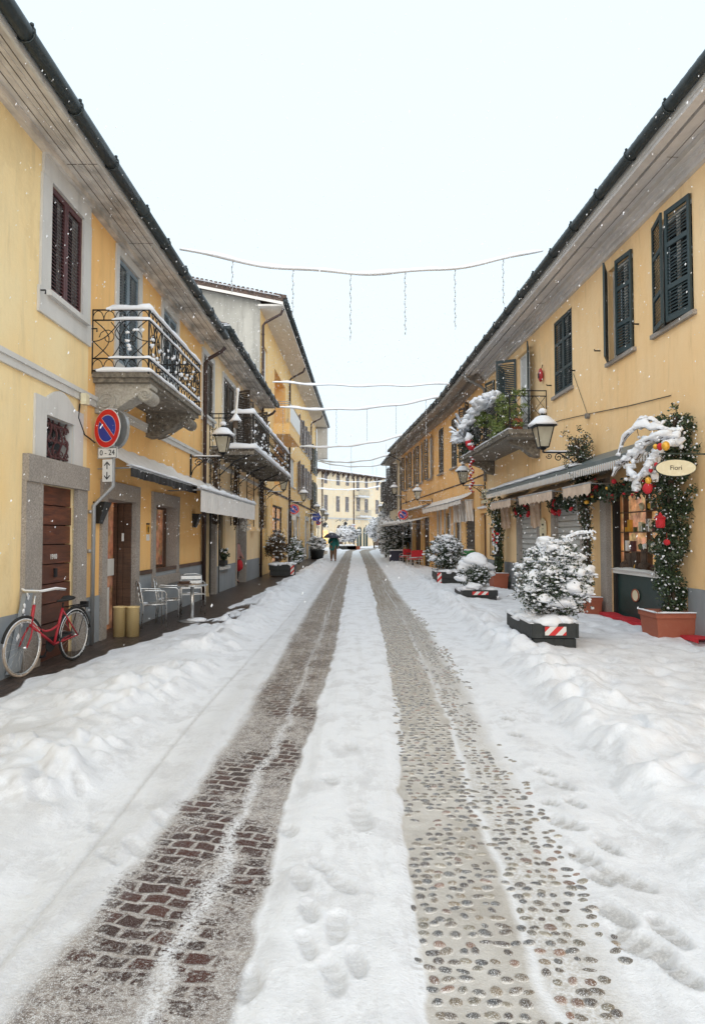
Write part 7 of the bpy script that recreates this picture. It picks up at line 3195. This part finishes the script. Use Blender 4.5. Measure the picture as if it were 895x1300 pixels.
# how strongly the left track is swept bare: two wheel paths with a snow streak between
lane = mth(nt, 'SUBTRACT', 1.0, mth(nt, 'MULTIPLY', 2.4, mth(nt, 'ABSOLUTE', mth(nt, 'SUBTRACT', pL, .36)), True), True)
sepn = N(nt, 'ShaderNodeSeparateXYZ')
L(nt, co, sepn.inputs[0])
Yc = sepn.outputs[1]
gap = ramp(nt, mth(nt, 'ABSOLUTE', mth(nt, 'SUBTRACT', mth(nt, 'ADD', pL, mth(nt, 'MULTIPLY', mth(nt, 'SUBTRACT', nlo, .5), .25)), .62)), [(0.01, .95), (.08, 0)])
gap = mth(nt, 'MULTIPLY', gap, ramp(nt, mth(nt, 'ADD', nhi, mth(nt, 'MULTIPLY', nfine, .5)), [(.62, .25), (.80, 1)]))
bare = mth(nt, 'SUBTRACT', mth(nt, 'ADD', mth(nt, 'MULTIPLY', aL, .88), mth(nt, 'MULTIPLY', mth(nt, 'SUBTRACT', nlo, .5), 2.3)), mth(nt, 'MULTIPLY', gap, .8))
bare = mth(nt, 'SUBTRACT', bare, mth(nt, 'MULTIPLY', mth(nt, 'SUBTRACT', nhi, .42), 1.6))
bare = mth(nt, 'SUBTRACT', bare, ramp(nt, nbig, [(.42, .6), (.54, 0)]))
near = ramp(nt, mth(nt, 'DIVIDE', Yc, 30), [(.055, .08), (.09, .0), (.2, -.12), (1, -.2)])
bare = mth(nt, 'SUBTRACT', bare, near)
bareM = ramp(nt, bare, [(.40, 0), (.70, 1)])
fine_snow = ramp(nt, nfine, [(.60, 0), (.66, 1)])
settM = mth(nt, 'MULTIPLY', mth(nt, 'MULTIPLY', bareM, brick_in), ramp(nt, nfine, [(.56, 1), (.66, .15)]))
gran = ramp(nt, mth(nt, 'ADD', nfine, mth(nt, 'MULTIPLY', mth(nt, 'SUBTRACT', nhi, .5), .6)), [(.49, 0), (.62, .9)])
slushc = mix(nt, gran, mix(nt, ramp(nt, nmd, [(.35, 0), (.65, 1)]), (.13, .10, .085), (.37, .335, .31)), (.70, .71, .73))
baseL = mix(nt, ramp(nt, mth(nt, 'ADD', aL, mth(nt, 'MULTIPLY', mth(nt, 'SUBTRACT', nmd, .5), .6)), [(.25, 0), (.7, .97)]), snowc, slushc)
baseL = mix(nt, mth(nt, 'MULTIPLY', gap, .8), baseL, snowc)
cL = mix(nt, settM, baseL, sett)
# pebbles
vo = N(nt, 'ShaderNodeTexVoronoi', voronoi_dimensions='2D')
vo.inputs['Scale'].default_value = 15.5
vo.inputs['Randomness'].default_value = .72
L(nt, mapped(nt, co, (1.0, 1.12, 1)), vo.inputs['Vector'])
dist = mth(nt, 'ADD', vo.outputs['Distance'], mth(nt, 'MULTIPLY', mth(nt, 'SUBTRACT', nhi, .5), .10))
sc_ = N(nt, 'ShaderNodeSeparateColor')
L(nt, vo.outputs['Color'], sc_.inputs[0])
rad = mth(nt, 'ADD', mth(nt, 'MULTIPLY', sc_.outputs[0], .22), .13)
pm_ = mth(nt, 'SUBTRACT', rad, dist)
peb = ramp(nt, mth(nt, 'ADD', mth(nt, 'MULTIPLY', pm_, 2.5), .5), [(.30, 0), (.80, .92)])
pebc = ramp(nt, sc_.outputs[1], [(.0, (.07, .07, .075)), (.25, (.17, .125, .09)), (.42, (.25, .215, .17)), (.55, (.11, .085, .07)), (.7, (.32, .25, .18)), (.85, (.20, .19, .185)), (1, (.34, .19, .12))])
gapR = ramp(nt, mth(nt, 'ABSOLUTE', mth(nt, 'SUBTRACT', mth(nt, 'ADD', pR, mth(nt, 'MULTIPLY', mth(nt, 'SUBTRACT', nlo, .5), .12)), .56)), [(0.01, 1), (.06, 0)])
gap2 = mth(nt, 'MULTIPLY', mth(nt, 'GREATER_THAN', pR, .56), ramp(nt, nhi, [(.40, 0), (.62, .75)]))
cover = mth(nt, 'MAXIMUM', mth(nt, 'MULTIPLY', gapR, .85), gap2)
peb = mth(nt, 'MULTIPLY', peb, ramp(nt, sc_.outputs[2], [(0, .45), (.5, 1)]))
vis = mth(nt, 'MULTIPLY', mth(nt, 'MULTIPLY', peb, ramp(nt, mth(nt, 'ADD', aR, mth(nt, 'MULTIPLY', mth(nt, 'SUBTRACT', nlo, .5), .7)), [(.40, 0), (.75, 1)])), mth(nt, 'SUBTRACT', 1.0, cover))
ice = mix(nt, ramp(nt, nlo, [(.35, 0), (.65, 1)]), (.42, .395, .36), (.60, .585, .56))
ice = mix(nt, ramp(nt, nfine, [(.58, 0), (.66, .6)]), ice, (.78, .79, .81))
ice = mix(nt, ramp(nt, nmd, [(.55, 0), (.70, .45)]), ice, (.36, .33, .30))
baseR = mix(nt, ramp(nt, aR, [(.2, 0), (.8, .95)]), snowc, ice)
baseR = mix(nt, mth(nt, 'MULTIPLY', cover, aR), baseR, snowc)
vis = mth(nt, 'MULTIPLY', vis, ramp(nt, mth(nt, 'DIVIDE', Yc, 40), [(.36, 0), (.38, 1)]))
cR = mix(nt, vis, baseR, pebc)
# farther away both tracks are churned brown
far = ramp(nt, mth(nt, 'DIVIDE', Yc, 40), [(.10, 0), (.20, .65), (.42, .95)])
farR = ramp(nt, mth(nt, 'DIVIDE', Yc, 40), [(.12, 0), (.26, .65), (.45, .95)])
strm = ramp(nt, streak, [(.40, .45), (.60, 1)])
cL = mix(nt, mth(nt, 'MULTIPLY', mth(nt, 'MULTIPLY', far, aL), strm), cL, mud)
cR = mix(nt, mth(nt, 'MULTIPLY', mth(nt, 'MULTIPLY', farR, ramp(nt, aR, [(.3, 0), (.9, 1)])), strm), cR, mud)
c = mix(nt, mth(nt, 'GREATER_THAN', pR, -.12), cL, cR)
# slush, prints
# trampled patches where the snow is thin and grey
packed = mth(nt, 'MULTIPLY', ramp(nt, noise(nt, mapped(nt, co, (1.6, 1, 1)), 3.2, 7, .72, .3), [(.47, 0), (.53, .5), (.68, .95)]), ramp(nt, nlo, [(.40, 0), (.56, .62)]))
c = mix(nt, mth(nt, 'MULTIPLY', packed, mth(nt, 'SUBTRACT', 1.0, mth(nt, 'MAXIMUM', aL, aR))), c, (.52, .525, .55))
tick = mth(nt, 'MULTIPLY', mth(nt, 'GREATER_THAN', mth(nt, 'SINE', mth(nt, 'MULTIPLY', Yc, 190)), 0.1), ramp(nt, mth(nt, 'ABSOLUTE', mth(nt, 'ADD', pR, .015)), [(.010, .4), (.022, 0)]))
c = mix(nt, mth(nt, 'MULTIPLY', tick, ramp(nt, nmd, [(.48, 0), (.6, 1)])), c, (.34, .33, .33))
c = mix(nt, mth(nt, 'MULTIPLY', attr('slush'), mth(nt, 'ADD', .45, nhi), True), c, mix(nt, ramp(nt, nhi, [(.45, 0), (.6, 1)]), (.40, .395, .395), (.58, .58, .585)))
# faint tyre lines in the middle and sides
tl_ = ramp(nt, strk2, [(.50, 0), (.72, .28)])
clean = mth(nt, 'SUBTRACT', 1.0, mth(nt, 'MAXIMUM', aL, aR))
inroad = mth(nt, 'MULTIPLY', ramp(nt, mth(nt, 'ABSOLUTE', mth(nt, 'SUBTRACT', pL, 1.0)), [(.0, 1), (2.2, 1), (2.6, 0)]), tl_)
c = mix(nt, mth(nt, 'MULTIPLY', inroad, clean), c, (.62, .62, .63))
# wet pavement of small setts
br2 = N(nt, 'ShaderNodeTexBrick')
br2.inputs['Brick Width'].default_value = .2
br2.inputs['Row Height'].default_value = .1
br2.inputs['Mortar Size'].default_value = .01
br2.inputs['Scale'].default_value = 1
br2.inputs['Color1'].default_value = c4((.045, .032, .026))
br2.inputs['Color2'].default_value = c4((.085, .06, .05))
br2.inputs['Mortar'].default_value = c4((.025, .02, .018))
L(nt, mapped(nt, co, rot=(0, 0, R(90))), br2.inputs['Vector'])
wetc = mix(nt, ramp(nt, nhi, [(.60, 0), (.68, .55)]), br2.outputs['Color'], (.7, .7, .72))
wf = ramp(nt, mth(nt, 'ADD', attr('wet'), mth(nt, 'MULTIPLY', mth(nt, 'SUBTRACT', nhi, .5), .5)), [(.42, 0), (.58, 1)])
c = mix(nt, wf, c, wetc)
L(nt, c, b.inputs['Base Color'])
stone_f = mth(nt, 'MAXIMUM', settM, vis)
rgh = mix(nt, mth(nt, 'MAXIMUM', stone_f, wf), .75, .32)
L(nt, rgh, b.inputs['Roughness'])
b.inputs['Specular IOR Level'].default_value = .18
hh = mth(nt, 'ADD', mth(nt, 'MULTIPLY', nmd, .5), mth(nt, 'MULTIPLY', nhi, .22))
hh = mth(nt, 'ADD', hh, mth(nt, 'MULTIPLY', vis, .30))
hh = mth(nt, 'SUBTRACT', hh, mth(nt, 'MULTIPLY', settM, .18))
hh = mth(nt, 'ADD', hh, mth(nt, 'MULTIPLY', nfine, .10))
hh = mth(nt, 'ADD', hh, mth(nt, 'MULTIPLY', nlo, .8))
bump(nt, b, hh, .75, .035)
me.materials.append(m)
o = bpy.data.objects.new('snowy_street', me)
COL.objects.link(o)
o['kind'] = 'structure'

# river pebbles of the right wheel strip, bedded in slush (beyond counting)
def ground_at(x, y):
    i = np.clip(np.searchsorted(ys, y), 1, nr - 1)
    j = np.array([min(max(int(np.searchsorted(XX[ii], xx)), 1), nc - 1) for ii, xx in zip(i, x)])
    t = (y - ys[i - 1]) / (ys[i] - ys[i - 1])
    return H[i - 1, j] * (1 - t) + H[i, j] * t


pxs, pys = [], []
y = 1.6
row = 0
while y < 15:
    x0_, x1_ = np.interp(y, yk, [.20, .27, .36, .46, .60, .72, .93, 1.2, 1.9, 3.6, 6.5, 15]) - .01, np.interp(y, yk, [.95, 1.04, 1.15, 1.28, 1.44, 1.5, 1.8, 2.4, 3.2, 5.4, 9.5, 20]) + .05
    x = x0_ + nrs.uniform(0, .06)
    while x < x1_:
        pxs.append(x + nrs.normal(0, .009))
        pys.append(y + nrs.normal(0, .009))
        x += nrs.uniform(.048, .078)
    y += .056
    row += 1
pxs, pys = np.array(pxs), np.array(pys)
k_ = vnoise(pxs * 2.2, pys * 1.1, 401) * .6 + vnoise(pxs * 9, pys * 7, 402) * .4
trp = (pxs - np.interp(pys, yk, [.20, .27, .36, .46, .60, .72, .93, 1.2, 1.9, 3.6, 6.5, 15])) / .75
keep = (k_ > .24 + .16 * (trp > .62) + .10 * (trp > .92)) & (nrs.rand(len(pxs)) > .06) & ~((np.abs(trp - .60 - .05 * np.sin(pys * 1.7)) < .045) & (nrs.rand(len(pxs)) < .8))
pxs, pys, trp = pxs[keep], pys[keep], trp[keep]
pz = ground_at(pxs, pys)
cols_ = np.array([(.08, .08, .085), (.13, .10, .075), (.19, .155, .115), (.075, .055, .045), (.26, .20, .13), (.13, .125, .12), (.24, .13, .085), (.16, .14, .10), (.09, .085, .08), (.30, .26, .19)])
iv, jf = ICO2
vs, fs, cs = [], [], []
for n_, (x, y, z) in enumerate(zip(pxs, pys, pz)):
    r1__, r2__ = nrs.uniform(.022, .040), nrs.uniform(.019, .031)
    a_ = nrs.uniform(-.5, .5)
    lift = -.0095 + .0065 * nrs.rand() - .002 * (trp[n_] > .62)
    sh = iv * (r1__, r2__, .0145)
    sh = np.stack([sh[:, 0] * math.cos(a_) - sh[:, 1] * math.sin(a_), sh[:, 0] * math.sin(a_) + sh[:, 1] * math.cos(a_), sh[:, 2]], 1)
    sh = sh * (1 + .10 * np.sin(iv[:, [0]] * 3 + n_))
    vs.append(sh + (x, y, z + lift))
    fs.append(np.array(jf) + n_ * len(iv))
    c_ = cols_[nrs.randint(len(cols_))] * nrs.uniform(.7, 1.25)
    cs.append(np.repeat([[c_[0], c_[1], c_[2], 1.0]], len(iv), 0))
pm = bpy.data.meshes.new('river_pebbles')
pm.from_pydata(np.concatenate(vs).tolist(), [], np.concatenate(fs).tolist())
pm.polygons.foreach_set('use_smooth', [True] * len(pm.polygons))
ca_ = pm.attributes.new('stone_colour', 'FLOAT_COLOR', 'POINT')
ca_.data.foreach_set('color', np.concatenate(cs).ravel().astype(np.float32))
pmat, nt, b = newmat('wet_pebble')
co = obj_co(nt)
at_ = N(nt, 'ShaderNodeAttribute')
at_.attribute_name = 'stone_colour'
geo = N(nt, 'ShaderNodeNewGeometry')
sn_ = N(nt, 'ShaderNodeSeparateXYZ')
L(nt, geo.outputs['Normal'], sn_.inputs[0])
# a rim of slush clings to the sides, sparse flakes lie on top
nf_ = noise(nt, co, 240, 2, .6)
nv_ = noise(nt, co, 90, 3, .6)
side_ = ramp(nt, mth(nt, 'ADD', sn_.outputs[2], mth(nt, 'MULTIPLY', mth(nt, 'SUBTRACT', nv_, .5), .5)), [(.50, 1), (.93, 0)])
cc_ = mix(nt, mth(nt, 'MULTIPLY', nv_, .6), at_.outputs['Color'], (.05, .045, .04))
cc_ = mix(nt, side_, cc_, (.60, .585, .56))
sx_ = N(nt, 'ShaderNodeSeparateXYZ')
L(nt, co, sx_.inputs[0])
fl_ = mth(nt, 'MULTIPLY', ramp(nt, nf_, [(.56, 0), (.62, 1)]), .8)
cc_ = mix(nt, fl_, cc_, (.8, .81, .84))
L(nt, cc_, b.inputs['Base Color'])
L(nt, mix(nt, side_, .28, .7), b.inputs['Roughness'])
pm.materials.append(pmat)
o = bpy.data.objects.new('river_pebbles', pm)
COL.objects.link(o)
tag(o, 'small round river pebbles poking through the slush of the right wheel track', 'pebbles', None, 'stuff')

# ================================================================== LIGHT AND SKY
w = bpy.data.worlds.new('World')
SC.world = w
w.use_nodes = True
nt = w.node_tree
bg = nt.nodes['Background']
sky = N(nt, 'ShaderNodeTexSky', sky_type='NISHITA')
sky.sun_disc = False
SUN_EL, SUN_AZ = 24, 4   # azimuth from +Y (up the street) towards +X, sun is behind the camera
sky.sun_elevation = R(SUN_EL)
sky.sun_rotation = R(180 + SUN_AZ)
sky.air_density = 2
sky.dust_density = 6
mx = N(nt, 'ShaderNodeMix', data_type='RGBA')
mx.inputs[0].default_value = .93
L(nt, sky.outputs[0], mx.inputs[6])
SK = 7.3
mx.inputs[7].default_value = (.765 * SK, .90 * SK, 1.0 * SK, 1)
L(nt, mx.outputs[2], bg.inputs['Color'])
bg.inputs['Strength'].default_value = .10
sl = bpy.data.lights.new('sun', 'SUN')
sl.energy = 1.5
sl.angle = R(110)
sl.color = (1, .925, .845)
so = bpy.data.objects.new('sun', sl)
COL.objects.link(so)
so.rotation_euler = (R(90 - SUN_EL), 0, R(SUN_AZ * -1))
so.location = (0, -10, 30)
SC.view_settings.view_transform = 'Standard'
SC.view_settings.look = 'None'
SC.view_settings.exposure = 0.80
SC.view_settings.gamma = 1
SC.cycles.max_bounces = 8
SC.cycles.diffuse_bounces = 6
SC.cycles.glossy_bounces = 2
SC.cycles.transmission_bounces = 2
SC.cycles.use_denoising = True
